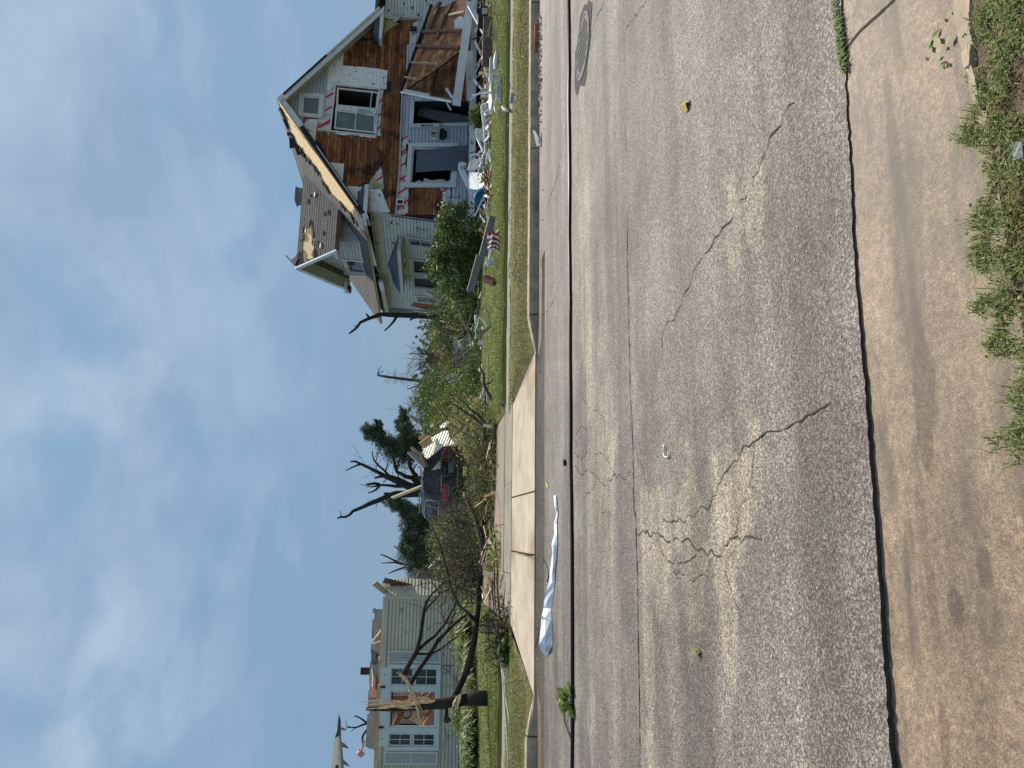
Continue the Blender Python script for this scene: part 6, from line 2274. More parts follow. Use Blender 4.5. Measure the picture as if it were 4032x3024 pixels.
def limbs(mb, lst, d, sides=7):
    for pts, r0, r1, *dd in lst:
        n = len(pts)
        ds = d + (dd[0] if dd else 0)
        de = ds + (dd[1] if len(dd) > 1 else 0)
        P = []
        for i, p in enumerate(pts):
            P.append(at(p, lerp(ds, de, i / max(1, n - 1))))
        # smooth by subdividing with slight wander
        Q, Rr = [], []
        for i in range(n - 1):
            L = np.linalg.norm(P[i + 1] - P[i])
            k = max(1, int(L / .22))
            for j in range(k):
                f = j / k
                Q.append(P[i] + (P[i + 1] - P[i]) * f + (RNG.normal(size=3) * .006 * (1 if j else 0) * L))
                Rr.append(lerp(r0, r1, (i + f) / (n - 1)) * ds / FOC * random.uniform(.93, 1.08))
        Q.append(P[-1])
        Rr.append(r1 * ds / FOC)
        mb.tube(Q, Rr, sides)


def twigs(mb, start, dirv, L, r, depth, spread=.5, droop=0):
    p = np.array(start, float)
    d = np.array(dirv, float)
    d /= np.linalg.norm(d)
    pts = [p]
    k = 4
    for i in range(k):
        d = d + RNG.normal(size=3) * .16 + V3(0, 0, -droop)
        d /= np.linalg.norm(d)
        p = p + d * L / k
        pts.append(p)
    mb.tube(pts, [lerp(r, r * .45, i / k) for i in range(k + 1)], 4 if depth < 2 else 5, cap=False)
    if depth > 0:
        for i in range(random.randint(2, 4)):
            q = pts[random.randint(1, k)]
            nd = d + RNG.normal(size=3) * spread
            twigs(mb, q, nd, L * random.uniform(.4, .7), r * .55, depth - 1, spread, droop)


# snapped tree on the left, with its top fallen to the right
sb = ground((1922, 2745), LG)
snap = thing('snapped_tree', 'snapped dark tree trunk standing splintered before the green house window', 'tree', sb)
SD = float(sb[1])
D2 = lambda X, Y: (1250 + .5569 * X, 2100 + .5569 * Y)
mb = MB()
limbs(mb, [([D2(1215, 1166), D2(1130, 1166), D2(1060, 1170)], 30, 27), ([D2(1062, 1172), D2(930, 1200), D2(820, 1207), D2(700, 1222), D2(560, 1236), D2(420, 1238), D2(345, 1240)], 24, 7)], SD, 12)
mb.build('trunk', M['bark'], snap, True)
def splint(pts, d, wpx, par, n=7, m='splinter'):
    """a bundle of torn slivers running along the given line"""
    P = [at(p, d) for p in pts]
    for k in range(n):
        a = random.uniform(0, .35) * (len(P) - 1) * (k > 1)
        b = (len(P) - 1) * (1 - random.uniform(0, .3) * (k > 1))
        Q = []
        for f in np.linspace(a, b, 7):
            i = min(int(f), len(P) - 2)
            q = P[i] + (P[i + 1] - P[i]) * (f - i)
            Q.append(q)
        dd = Q[-1] - Q[0]
        sd = np.cross(dd / np.linalg.norm(dd), V3(0, 1, 0))
        o = random.uniform(-.5, .5) * wpx * d / FOC
        w = wpx * d / FOC * random.uniform(.22, .42)
        Q = [q + sd * (o + random.gauss(0, .006)) + V3(0, random.uniform(-.03, .03), 0) for q in Q]
        MB().tube(Q, [w * .45, w * .5, w * .55, w * .5, w * .45, w * .3, .003], 5).build('splinter', M[m], par)


splint([D2(640, 1192), D2(560, 1196), D2(430, 1182), D2(292, 1194)], SD - .04, 9, snap, 5)
splint([D2(830, 1190), D2(740, 1202), D2(600, 1212), D2(430, 1212), D2(318, 1218)], SD - .06, 14, snap, 9)
splint([D2(830, 1185), D2(760, 1172), D2(690, 1168)], SD - .10, 14, snap, 5)
splint([D2(700, 1225), D2(500, 1228), D2(340, 1240)], SD - .05, 12, snap, 5)
splint([D2(650, 1200), D2(650, 1145)], SD - .09, 8, snap, 3)
splint([D2(1000, 1140), D2(985, 1195), D2(955, 1250)], SD - .17, 22, snap, 7)
for i in range(7):
    a = D2(random.uniform(930, 950), random.uniform(1235, 1260))
    MB().tube([at(a, SD - .18), at((a[0] + random.uniform(0, 12), a[1] + random.uniform(30, 75)), SD - .22)], [.018, .004], 5).build('splinter', M['splinter'], snap)
# leaning trunk
fall = thing('fallen_tree', 'long dark trunk bent from the snapped tree down onto the driveway', 'fallen tree', ground(D2(1150, 700), LG))
mb = MB()
limbs(mb, [([D2(918, 1330), D2(930, 1250), D2(960, 1180), D2(1000, 1090), D2(1055, 980), D2(1090, 860), D2(1110, 760), D2(1125, 640), D2(1138, 520), D2(1142, 400), D2(1150, 250), D2(1160, 100), D2(1140, -80)], 16, 9, -.2, 2.2),
           ([D2(1000, 1085), D2(1040, 960), D2(1085, 800), D2(1105, 660)], 4, 3, -.05, .8),
           ([D2(1115, 615), D2(1060, 560), D2(1000, 510), D2(950, 400), D2(900, 200), D2(860, 60), D2(800, -60)], 8, 3, 1.0, 1.5)], SD, 10)
mb.build('trunk', M['bark'], fall, True)
mb = MB()
for i in range(34):
    f = random.random()
    p = D2(1140 + random.uniform(-30, 20), lerp(480, -300, f))
    twigs(mb, at(p, SD + 1.2 + f * 1.6), V3(random.gauss(0, .6), random.gauss(0, .5), random.uniform(.2, 1.1)), random.uniform(.5, 1.2), .014, 2, .6)
mb.build('twig', M['twig'], fall)['kind'] = 'stuff'
# black limbs hanging in front of the green house, with pale broken ends
lim = thing('broken_limb', 'dark forked limb with pale splintered end hanging before the right window', 'fallen branch', at(D2(1000, 640), SD + 1.0))
mb = MB()
limbs(mb, [([D2(610, 1000), D2(650, 920), D2(700, 835), D2(725, 740), D2(742, 620), D2(752, 545), D2(765, 490)], 11, 7, .0, .8),
           ([D2(765, 490), D2(800, 440), D2(860, 380), D2(920, 330)], 5, 2.5, .8, .5), ([D2(755, 560), D2(800, 500), D2(870, 430), D2(930, 400)], 4, 2, .8, .5),
           ([D2(700, 835), D2(770, 770), D2(830, 725), D2(900, 640), D2(960, 530), D2(990, 480)], 8, 3.5, .3, .8),
           ([D2(650, 1075), D2(720, 960), D2(790, 860), D2(850, 760), D2(920, 690), D2(980, 630), D2(1045, 580)], 10, 5, .1, .9),
           ([D2(700, 850), D2(760, 852), D2(820, 845), D2(880, 815), D2(940, 760), D2(1000, 730)], 5, 2, .3, .3), ([D2(860, 770), D2(930, 660), D2(970, 560), D2(960, 500)], 4, 2, .5, .5)], SD, 8)
mb.build('limb', M['bark'], lim, True)
splint([D2(655, 1100), D2(640, 1060), D2(605, 1020), D2(558, 975)], SD - .10, 15, lim, 8)
splint([D2(640, 1060), D2(670, 1140), D2(700, 1200), D2(738, 1268)], SD - .12, 14, lim, 8)
splint([D2(690, 1180), D2(712, 1260), D2(734, 1348)], SD - .12, 10, lim, 4)
mb = MB()
for i in range(16):
    p = random.choice([D2(960, 540), D2(900, 640), D2(1000, 500), D2(920, 400), D2(940, 770), D2(860, 430)])
    twigs(mb, at(p, SD + 1.1), V3(random.gauss(.4, .5), random.gauss(0, .4), random.gauss(-.1, .5)), random.uniform(.4, .8), .010, 2, .6)
mb.build('twig', M['twig'], lim)['kind'] = 'stuff'

# bare branches and bark poking out of the felled crowns
lst = [([M1(1035, 760), M1(1070, 830), M1(1075, 960), M1(1120, 1040), M1(1190, 1170)], 5, 7), ([M1(1075, 950), M1(1140, 930), M1(1210, 850)], 4, 2.5),
       ([M1(740, 1080), M1(850, 1170), M1(920, 1250), M1(1010, 1310), M1(1080, 1400)], 3, 6), ([M1(660, 1150), M1(800, 1240), M1(900, 1310), M1(1000, 1380), M1(1075, 1440), M1(1080, 1560), M1(1070, 1659)], 3, 9),
       ([B3(880, -300), B3(1000, -60), B3(1070, 200), B3(1110, 420), B3(1100, 640), B3(1070, 900), B3(1060, 1080), B3(1010, 1440)], 9, 11),
       ([B3(690, 0), B3(740, 100), B3(900, 150), B3(930, 350), B3(1060, 540), B3(1100, 610), B3(1200, 600), B3(1290, 660)], 3.5, 3)]
br = thing('bare_limb', 'long bare branch sagging along the driveway edge through the brush', 'fallen branch', at(M1(1190, 1170), 18.8))
mb = MB()
limbs(mb, lst, 16.5, 7)
mb.build('limb', M['bark_mid'], br, True)
mb = MB()
for i in range(150):
    y_ = random.uniform(1620, 2330)
    p = (random.uniform(1880 if 1740 < y_ < 2000 else 1770, 1935), y_)
    twigs(mb, at(p, random.uniform(16.6, 19.5)), V3(random.gauss(0, .8), random.gauss(0, .4), random.gauss(.3, .6)), random.uniform(.4, 1.0), .010, 2, .7)
mb.build('twig', M['twig'], br)['kind'] = 'stuff'
mb = MB()
for i in range(110):
    p = (random.uniform(1730, 1920), random.uniform(1150, 1640))
    twigs(mb, at(p, random.uniform(21, 24.5)), V3(random.gauss(0, 1), random.gauss(0, .4), random.gauss(.25, .5)), random.uniform(.4, 1.1), .010, 1, .6)
br2 = thing('brushwood', 'scattered pale and dark sticks tangled in the brush between the houses', 'fallen branch', at((1900, 1400), 21))
mb.build('twig', M['twig'], br2)['kind'] = 'stuff'
mb = MB()
for p, q in ((M1(770, 60), M1(900, 370)), (M1(640, 240), M1(740, 300)), (M1(760, 390), M1(850, 290)), (M1(780, 490), M1(890, 545)), (M1(780, 700), M1(840, 640)), (M1(890, 560), M1(970, 600)), (M1(860, 290), M1(930, 100))):
    mb.tube([at(p, 22.2), at(q, 21.9)], [.016, .012], 5)
limbs(mb, [([M1(1020, 355), M1(1100, 300), M1(1160, 240), M1(1185, 150), M1(1160, 20)], 6, 3.5, -4.7), ([M1(1150, 250), M1(1130, 120), M1(1090, 0)], 3, 2, -4.7)], 22, 6)
mb.build('stick', M['twig_pale'], br2)['kind'] = 'stuff'
# white gutter lying in the brush, sheet and rubble round it
loose('white_gutter', 'white gutter pipe lying across the yellow green brush', 'gutter', M1(735, 395), M1(750, 720), 23.4, 23.6, .10, .12, 'siding')
loose('pale_sheet', 'bluish white strip lying flat where the shrub meets the lawn', 'strip', M1(975, 120), M1(985, 400), 21.3, 21.3, .3, .06, 'siding')
tag(MB().prism([at(p, d) for p, d in ((M1(640, 830), 24.5), (M1(820, 780), 23.8), (M1(905, 735), 23.4), (M1(890, 760), 23.4), (M1(830, 810), 23.8), (M1(810, 880), 24), (M1(650, 930), 24.6))], V3(0, 1, .4), .03).build('bent_sheet', M['siding']), 'bent white metal sheet standing in the brush left of the gutter', 'sheet')
tag(MB().prism([at(p, d) for p, d in ((M1(880, 470), 22.4), (M1(930, 410), 22.2), (M1(955, 450), 22.0), (M1(930, 500), 22.1), (M1(890, 490), 22.3))], V3(0, 1, .4), .05).build('white_bag', M['flag_white']), 'crumpled white sheet wedged in dark branches under the gutter', 'sheet')
tag(MB().bar(at(M1(555, 1193), 27), at(M1(740, 1200), 26.6), .07, .07).build('grey_post', M['pipe']), 'thin grey post standing in the weeds behind the cream wall', 'post')
yb = thing('yellow_sheet', 'tan yellow slab half hidden behind the brush in the gap', 'slab', at(M1(600, 680), 24.3))
MB().bar(at(M1(600, 580), 24.2), at(M1(602, 790), 24.4), .06, .26).build('slab', M['yellow'], yb)
MB().bar(at(M1(578, 590), 24.1), at(M1(578, 720), 24.2), .05, .05).build('top_edge', M['lumber'], yb)
pile = MB()
for i in range(60):
    c = at(M1(random.uniform(800, 960), random.uniform(420, 760)), random.uniform(22, 23.5))
    a = rand_dirs(1)[0]
    pile.bar(c - a * random.uniform(.08, .3), c + a * random.uniform(.08, .3), random.uniform(.02, .09), random.uniform(.01, .04))
tag(pile.build('rubble_pile', M['rubble']), 'grey heap of shredded debris under the white gutter', 'rubble', kind='stuff')

# ---- standing wrecked trees behind
t = thing('bare_tree', 'dark broken tree trunk beside the back corner of the wrecked house', 'tree', at((1760, 1245), 31) * V3(1, 1, 0))
mb = MB()
limbs(mb, [([(1770, 1246), A4(1120, 1415), A4(850, 1402), A4(600, 1395), A4(400, 1385), A4(330, 1410), A4(240, 1440), A4(130, 1490), A4(80, 1560), A4(20, 1610), A4(-20, 1640)], 13, 3),
           ([A4(600, 1415), A4(570, 1470), A4(520, 1530), A4(445, 1600)], 6, 3), ([A4(245, 1440), A4(225, 1400), A4(200, 1375)], 5, 3), ([A4(860, 1420), A4(800, 1440), A4(775, 1465)], 6, 3), ([A4(80, 1560), A4(55, 1525)], 2.5, 1.5),
           ([A4(385, 1390), A4(330, 1385)], 9, 5)], 31, 9)
mb.build('trunk', M['bark'], t, True)
fpx = [at(p, 30.8) for p in (A4(880, 1372), A4(1000, 1372), A4(1060, 1390), A4(1000, 1398), A4(880, 1392))]
prism('split_wood', fpx, V3(0, 1, 0), .05, M['lumber_red'], t)

t = thing('bare_tree', 'large storm broken tree with forked bare limbs behind the car', 'tree', at((1760, 1940), 33) * V3(1, 1, 0))
mb = MB()
limbs(mb, [([(1780, 1938), T1(1200, 1150), T1(1080, 1150), T1(1000, 1140)], 26, 22),
           ([T1(1040, 1130), T1(960, 1110), T1(880, 1075), T1(800, 1035), T1(720, 1000), T1(640, 975)], 20, 10), ([T1(640, 975), T1(590, 985), T1(528, 1002)], 7, 4),
           ([T1(640, 970), T1(550, 925), T1(460, 880), T1(370, 838), T1(300, 805), T1(242, 805)], 8, 3), ([T1(370, 838), T1(320, 850), T1(250, 880), T1(183, 915)], 4.5, 2), ([T1(300, 806), T1(345, 830)], 2.5, 2),
           ([T1(1060, 1090), T1(1010, 1040), T1(975, 1000), T1(900, 985), T1(840, 950), T1(795, 930), T1(775, 880), T1(760, 800), T1(740, 735)], 11, 4),
           ([T1(795, 930), T1(800, 870), T1(825, 785)], 4.5, 2.5), ([T1(805, 940), T1(812, 1000)], 3, 2),
           ([T1(1085, 1085), T1(1040, 1010), T1(990, 940), T1(955, 880), T1(940, 800), T1(960, 770)], 11, 6), ([T1(975, 920), T1(1000, 880), T1(1035, 830)], 3, 2),
           ([T1(1090, 1180), T1(980, 1190), T1(880, 1195), T1(780, 1190), T1(710, 1205), T1(620, 1245), T1(540, 1280), T1(460, 1310), T1(380, 1350), T1(270, 1395), T1(230, 1440), T1(180, 1465), T1(120, 1465), T1(85, 1482)], 15, 3),
           ([T1(720, 1200), T1(680, 1185), T1(635, 1185)], 5, 4), ([T1(130, 1460), T1(122, 1388)], 2, 1.2),
           ([T1(860, 1095), T1(780, 1100), T1(690, 1090), T1(590, 1085), T1(480, 1110)], 8, 3), ([T1(585, 1090), T1(545, 1140), T1(500, 1165), T1(448, 1178)], 5, 2.5), ([T1(590, 1080), T1(530, 1065), T1(470, 1075), T1(430, 1078)], 6, 4),
           ([T1(700, 975), T1(640, 910), T1(570, 850), T1(520, 790), T1(505, 740), T1(498, 680)], 5, 2), ([T1(660, 920), T1(675, 870), T1(682, 815)], 3, 2), ([T1(545, 800), T1(575, 700)], 2, 1.2)], 33, 9)
mb.build('trunk', M['bark'], t, True)
mb = MB()
for i in range(24):
    p = random.choice([T1(500, 1110), T1(560, 850), T1(430, 860), T1(700, 1000), T1(900, 985), T1(620, 1245), T1(760, 760), T1(1030, 1220), T1(1000, 880)])
    twigs(mb, at(p, 33), V3(random.gauss(0, 1), random.gauss(0, .5), random.gauss(.4, .6)), random.uniform(.3, .9), .012, 1, .6)
mb.build('twig', M['bark'], t)['kind'] = 'stuff'


def conifer(name, label, paths, d, n, base, size=.16):
    t = thing(name, label, 'tree', at(base, d) * V3(1, 1, 0))
    mb = MB()
    P = []
    for pts, w0, w1, wt in paths:
        W = [at(p, d + random.uniform(-.3, .3)) for p in pts]
        mb.tube(W, [lerp(.06, .02, i / (len(W) - 1)) for i in range(len(W))], 6)
        L = [0]
        for a, b in zip(W[:-1], W[1:]):
            L.append(L[-1] + np.linalg.norm(b - a))
        k = int(85 * wt)
        for _ in range(k):
            s_ = random.random() * L[-1]
            i = max(j for j in range(len(W)) if L[j] <= s_ + 1e-9)
            i = min(i, len(W) - 2)
            f = (s_ - L[i]) / (L[i + 1] - L[i] + 1e-9)
            c = W[i] + (W[i + 1] - W[i]) * f
            r = lerp(w0, w1, s_ / L[-1]) * d / FOC
            c = c + rand_dirs(1)[0] * r * random.uniform(.1, .75)
            q = c + rand_dirs(1)[0] * r * .55 + V3(0, 0, .1 * r)
            mb.tube([W[i] + (W[i + 1] - W[i]) * f, c, q], [.02, .012, .004], 4, cap=False)
            m_ = int(n * wt / k)
            ff_ = RNG.random(m_)[:, None]
            P.append(c + (q - c) * ff_ + RNG.normal(size=(m_, 3)) * r * .11)
    mb.build('branch', M['bark'], t)
    npobj('foliage', leaf_quads(np.concatenate(P), size, .4, .3), 4, M['needle'], t)
    return t


conifer('evergreen_tree', 'dark ragged evergreen leaning right above the cream wall section',
        [([T1(930, 720), T1(830, 680), T1(720, 640), T1(640, 570), T1(560, 500), T1(460, 440), T1(415, 425)], 80, 40, 1.5), ([T1(600, 520), T1(580, 440), T1(555, 350)], 40, 24, .6),
         ([T1(1000, 600), T1(950, 540), T1(900, 450), T1(870, 350), T1(880, 220)], 75, 28, 1.3), ([T1(1060, 600), T1(940, 640), T1(830, 680)], 70, 60, .9), ([(1690, 1740), (1660, 1750), (1640, 1760)], 40, 60, .7)], 34, 6500, (1750, 1750), .10)
conifer('evergreen_tree', 'dark evergreen left of the broken tree, rising over the car roof',
        [([T1(1050, 1460), T1(950, 1430), T1(880, 1390), T1(800, 1330), T1(720, 1255)], 60, 36, 1.1), ([T1(1120, 1450), T1(1040, 1420), T1(990, 1400)], 50, 50, .7),
         ([T1(1150, 1600), T1(1050, 1560), T1(950, 1560), T1(930, 1640)], 80, 50, 1.0), ([D2(800, 60), D2(700, 60), D2(620, 30)], 60, 40, .9), ([D2(800, 200), D2(700, 230), D2(650, 160), D2(610, 60)], 70, 40, 1.2), ([D2(850, 120), D2(780, 160), D2(700, 130)], 70, 60, 1)], 36, 8500, (1800, 2080), .10)
t = thing('bare_tree', 'bare twiggy top behind the green house corner', 'tree', at((1700, 2230), 38) * V3(1, 1, 0))
mb = MB()
limbs(mb, [([(1640, 2240), D2(640, 230), D2(590, 210), D2(540, 190), D2(480, 160), D2(445, 148)], 6, 2), ([D2(600, 215), D2(540, 205), D2(450, 212)], 5, 1.5), ([D2(630, 235), D2(560, 260), D2(500, 285)], 5, 2), ([D2(600, 130), D2(540, 90)], 4, 2), ([(1760, 2225), (1640, 2238)], 8, 6)], 38, 6)
mb.build('trunk', M['bark'], t, True)
t = thing('bare_tree', 'black forked branches rising behind the torn roof of the green house', 'tree', at((1560, 2860), 36) * V3(1, 1, 0))
mb = MB()
R1_ = R1
limbs(mb, [([(1640, 2880), R1_(720, 975), R1_(650, 968), R1_(600, 930), R1_(540, 890), R1_(460, 850)], 6, 2.5), ([R1_(645, 970), R1_(560, 1000), R1_(480, 1035), R1_(400, 1030), R1_(325, 1040)], 5, 2), ([R1_(400, 1030), R1_(330, 1010), R1_(320, 930)], 2, 1), ([R1_(470, 1035), R1_(400, 1090)], 2, 1), ([(1640, 2900), R1_(740, 1000), R1_(650, 1070), R1_(595, 1130), R1_(575, 1190), R1_(585, 1290), R1_(570, 1360), R1_(530, 1420)], 6, 3), ([R1_(490, 860), R1_(445, 870)], 2, 1)], 36, 6)
mb.build('trunk', M['bark'], t, True)
pk = MB()
for i in range(3):
    pass
hang = thing('pink_insulation', 'scrap of pink insulation caught on the end of a bent black branch', 'insulation', at(R1(545, 1450), 35.9))
q = [at(R1(*p), 35.9) for p in ((490, 1452), (520, 1412), (560, 1425), (600, 1428), (610, 1462), (575, 1485), (540, 1500), (515, 1470))]
prism('tuft', q, V3(.1, 1, .2), .25, M['pink'], hang)
MB().tube([at(R1(*p), 35.85) for p in ((590, 1220), (605, 1260), (590, 1310), (560, 1380), (525, 1425))], [.03, .05, .05, .04, .05], 7).build('strand', M['pink'], hang, True)

# torn white sheet with fin-like flaps at the far left edge, caught on a pole
tsh = thing('torn_white_sheet', 'torn white sheet with dark pointed tip and hanging flaps, far left above the roof', 'sheet', at(R1(200, 1700), 36))
shape = [((212, 820), (214, 822)), ((192, 1000), (240, 920)), ((188, 1080), (248, 1050)), ((150, 1190), (245, 1160)), ((125, 1350), (262, 1320)), ((108, 1500), (275, 1470)), ((98, 1660), (290, 1660)), ((95, 1850), (300, 1850))]
Vs, Fs = [], []
for i, (a, b) in enumerate(shape):
    for j in range(6):
        f = j / 5
        p = R1(lerp(a[0], b[0], f), lerp(a[1], b[1], f))
        Vs.append(at(p, 36 + .35 * math.sin(f * 3.1) * (1 if i > 2 else .2) + .08 * math.sin(i * 2 + j * 2.1)))
for i in range(len(shape) - 1):
    for j in range(5):
        Fs.append([i * 6 + j, i * 6 + j + 1, (i + 1) * 6 + j + 1, (i + 1) * 6 + j])
tip = obj('sheet', Vs, Fs, None, tsh, True, mats=[M['flag_white'], M['grey_board']], fmat=[1 if i < 5 * 3 + 0 and True else (1 if (i % 5) == 4 else 0) for i in range(len(Fs))])
for q in (((248, 1040), (275, 1038), (325, 1068), (322, 1076), (255, 1076)), ((250, 1262), (290, 1275), (362, 1350), (355, 1362), (265, 1335)), ((275, 1520), (300, 1550), (372, 1622), (362, 1635), (285, 1600))):
    prism('flap', [at(R1(*p), 35.9) for p in q], V3(0, 1, 0), .03, M['grey_board'], tsh)
MB().tube([at(R1(300, 1760), 36.1), at(R1(900, 1800), 36.1), at((1850, 3100), 36.1)], [.06, .07, .09], 8).build('pole', M['bark'], tsh, True)
fpoly_hole = prism('dark_hole', [at(R1(*p), 35.6) for p in ((160, 1620), (185, 1608), (208, 1625), (210, 1700), (150, 1700))], V3(0, 1, 0), .02, M['room'], tsh)

# twiggy thickets and a pole in the gap
def thicket(label, x0, x1, y0, y1, d, n, m='bark_mid', L=1.2):
    t = thing('twiggy_tree', label, 'tree', at(((x0 + x1) / 2, (y0 + y1) / 2), d) * V3(1, 1, 0), 'stripped twiggy trees in the gap')
    mb = MB()
    for i in range(n):
        b = at((random.uniform(x1 - 10, x1 + 25), random.uniform(y0, y1)), d + random.uniform(-1, 1))
        tip_ = at((random.uniform(x0, x1 - 20), random.uniform(y0 - 15, y1 + 15)), d + random.uniform(-1, 1))
        twigs(mb, b, tip_ - b, np.linalg.norm(tip_ - b) * .8, .035, 2, .45)
    mb.build('branch', M[m], t)
    return t


thicket('stripped brown thicket in the middle of the gap between the houses', 1580, 1730, 1360, 1450, 42, 16)
thicket('smaller stripped thicket close to the wrecked house', 1650, 1730, 1270, 1330, 44, 9)
thicket('stripped thicket left of the pole with curling tips', 1660, 1740, 1480, 1545, 43, 9)
thicket('bundle of bare shoots slanting up right of the leaning evergreen', 1595, 1690, 1600, 1690, 40, 7)
t = thing('bare_pole_tree', 'thin straight stripped trunk with a twig at its tip in the gap', 'tree', at((1720, 1510), 40) * V3(1, 1, 0))
mb = MB()
limbs(mb, [([(1760, 1500), (1720, 1498), C_(770, 555), C_(640, 540), C_(500, 522), C_(435, 510)], 9, 4), ([C_(435, 510), C_(445, 470), C_(465, 445)], 2.5, 1), ([C_(440, 500), C_(485, 478)], 2, 1), ([C_(770, 560), C_(720, 590), C_(655, 612)], 4, 2), ([C_(840, 570), C_(780, 600), C_(760, 660)], 6, 3), ([C_(820, 540), C_(780, 510), C_(750, 490)], 4, 2)], 40, 7)
mb.build('trunk', M['bark_mid'], t, True)
mb = MB()
for i in range(20):
    twigs(mb, at(C_(random.uniform(480, 700), random.uniform(518, 548)), 40), V3(random.gauss(0, 1), random.gauss(0, .5), .3), random.uniform(.2, .45), .01, 1, .6)
mb.build('twig', M['bark_mid'], t)['kind'] = 'stuff'
bush('leafy_tree', 'thin feathery green tree behind the brush, right of the leaning evergreen', 'tree',
     [px_blob((1665, 1570), 38, .8, .7, .5), px_blob((1690, 1600), 38, .9, .7, .5), px_blob((1680, 1545), 39, .6, .6, .4)], 4200, .10, [('leaf_mid', 1), ('leaf_dark', 1)], ncl=90, spread=.22, nst=24, zmin=0)
bush('leafy_tree', 'low dark bush behind the thickets in the middle of the gap', 'shrub',
     [px_blob((1715, 1540), 37, .8, .7, .5), px_blob((1725, 1620), 36, .9, .7, .5), px_blob((1720, 1480), 38, .6, .6, .3)], 4200, .11, [('leaf_dark', 1.4), ('leaf_mid', .6)], ncl=80, spread=.2, nst=12, zmin=0)
# far scrub, one mass along the horizon
mb = MB()
Pf = []
for i in range(190):
    ang = random.uniform(-.62, .62)
    dd = random.uniform(55, 140)
    b = V3(math.sin(ang) * dd, math.cos(ang) * dd, 0)
    h = random.uniform(.8, 2.6) * (dd / 90)
    if random.random() < .25:
        mb.bar(b, b + V3(random.gauss(0, .6), 0, h * 1.4), .12, .12)
    Pf.append(b + RNG.normal(size=(90, 3)) * np.array([2.2, 1.5, h * .38]) + V3(0, 0, h * .45))
Pf = np.concatenate(Pf)
Pf = Pf[Pf[:, 2] > 0]
tag(npobj('far_scrub', leaf_quads(Pf, .75, .3, .6), 4, M['leaf_dark']), 'low dark line of scrub and wreckage on the horizon', 'scrub', kind='stuff')
tag(mb.build('far_stumps', M['bark_mid']), 'bare broken trunks far off on the horizon', 'tree trunks', kind='stuff')

# hostas and day lilies before the green house
def blade_plants(name, label, spots, m, L, w, nbl, cat='plant'):
    Vv = []
    for c in spots:
        for i in range(nbl):
            a = random.uniform(0, 2 * math.pi)
            h = V3(math.cos(a), math.sin(a), 0)
            s_ = np.cross(h, EZ)
            l = L * random.uniform(.6, 1.15)
            p0 = c + h * random.uniform(0, .08)
            pts = [p0, p0 + h * l * .25 + EZ * l * .5, p0 + h * l * .6 + EZ * l * .62, p0 + h * l * .95 + EZ * l * random.uniform(.3, .55)]
            ws = [w * .3, w * .9, w, w * .1]
            for k in range(3):
                Vv += [pts[k] - s_ * ws[k] / 2, pts[k] + s_ * ws[k] / 2, pts[k + 1] + s_ * ws[k + 1] / 2, pts[k + 1] - s_ * ws[k + 1] / 2]
    return tag(npobj(name, np.array(Vv), 4, M[m]), label, cat)


blade_plants('lily_clump', 'pale green lily leaves filling the bed left of the snapped trunk', [ground((random.uniform(1880, 1900), random.uniform(2800, 3060)), .1) for _ in range(70)], 'hosta', .62, .045, 16)
blade_plants('lily_clump', 'pale green leafy plants in the bed right of the snapped trunk', [ground((random.uniform(1865, 1895), random.uniform(2580, 2720)), .1) for _ in range(36)], 'hosta', .60, .045, 16)
blade_plants('leafy_plant', 'light green clump against the green wall under the shutter', [ground((random.uniform(1860, 1875), random.uniform(2460, 2560)), .1) for _ in range(24)], 'hosta', .75, .06, 16)
bush('leafy_shrub', 'round bright green shrub left of the snapped trunk at the green wall', 'shrub', [px_blob((1830, 2840), 22.3, .5, .4, .4), px_blob((1855, 2880), 22, .5, .4, .3)], 3400, .08, [('leaf_mid', 1), ('leaf_yellow', .8)], ncl=60, spread=.1)
bush('leafy_shrub', 'small bright green shrub between wall and leaning trunk', 'shrub', [px_blob((1815, 2500), 23.2, .45, .35, .35), px_blob((1840, 2455), 23, .4, .35, .3)], 2600, .085, [('leaf_yellow', 1), ('leaf_mid', .8)], ncl=50, spread=.1)
eb = MB()
ea, ebb = ground((1902, 3060), .12), ground((1905, 2560), .12)
eb.bar(ea, ebb, .12, .16)
tag(eb.build('bed_edging', M['rafter']), 'dark timber edging between lawn and flower bed', 'edging')
# ------------------------------------------------------------------ cables and litter on the road
def cable(name, label, pts, r, m='cable', z=None, cat='cable', group=None, wob=.01, sides=7):
    P = [ground(p, 0) for p in pts]
    Q = []
    for i in range(len(P) - 1):
        L = np.linalg.norm(P[i + 1] - P[i])
        k = max(1, int(L / .15))
        for j in range(k):
            q = P[i] + (P[i + 1] - P[i]) * j / k
            Q.append(q + V3(random.gauss(0, wob * .3), random.gauss(0, wob * .3), 0) + EZ * (r + (z or 0)))
    Q.append(P[-1] + EZ * (r + (z or 0)))
    return tag(MB().tube(Q, r, sides).build(name, M[m], None, True), label, cat, group)


CG = 'black cables lying across the road'
cable('road_cable', 'thicker black cable running the whole width of the road, nearer of the pair', [(2244, -160), K1(572, 20), K1(575, 200), K1(577, 450), K1(574, 640), K1(578, 900), K1(580, 1200), K1(577, 1500), K2(580, 20), K2(583, 300), K2(582, 650), K2(586, 1000), K2(586, 1300), K2(591, 1660), K3(580, 200), K3(582, 700), K3(583, 1200), K3(583, 1500), K3(580, 1700), (2256, 3150)], .017, group=CG)
cable('road_cable', 'thinner black cable beside the thick one, farther of the pair', [(2237, -160), K1(562, 20), K1(566, 300), K1(567, 560), K1(569, 900), K1(573, 1300), K2(574, 20), K2(577, 300), K2(577, 700), K2(579, 1000), K2(581, 1400), K3(573, 20), K3(575, 700), K3(576, 1200), K3(575, 1700), (2250, 3150)], .012, group=CG)
blk = thing('black_scrap', 'small black scrap lying beside the cable in mid road', 'scrap', ground(K2(545, 1365)))
q = ground(K2(545, 1365))
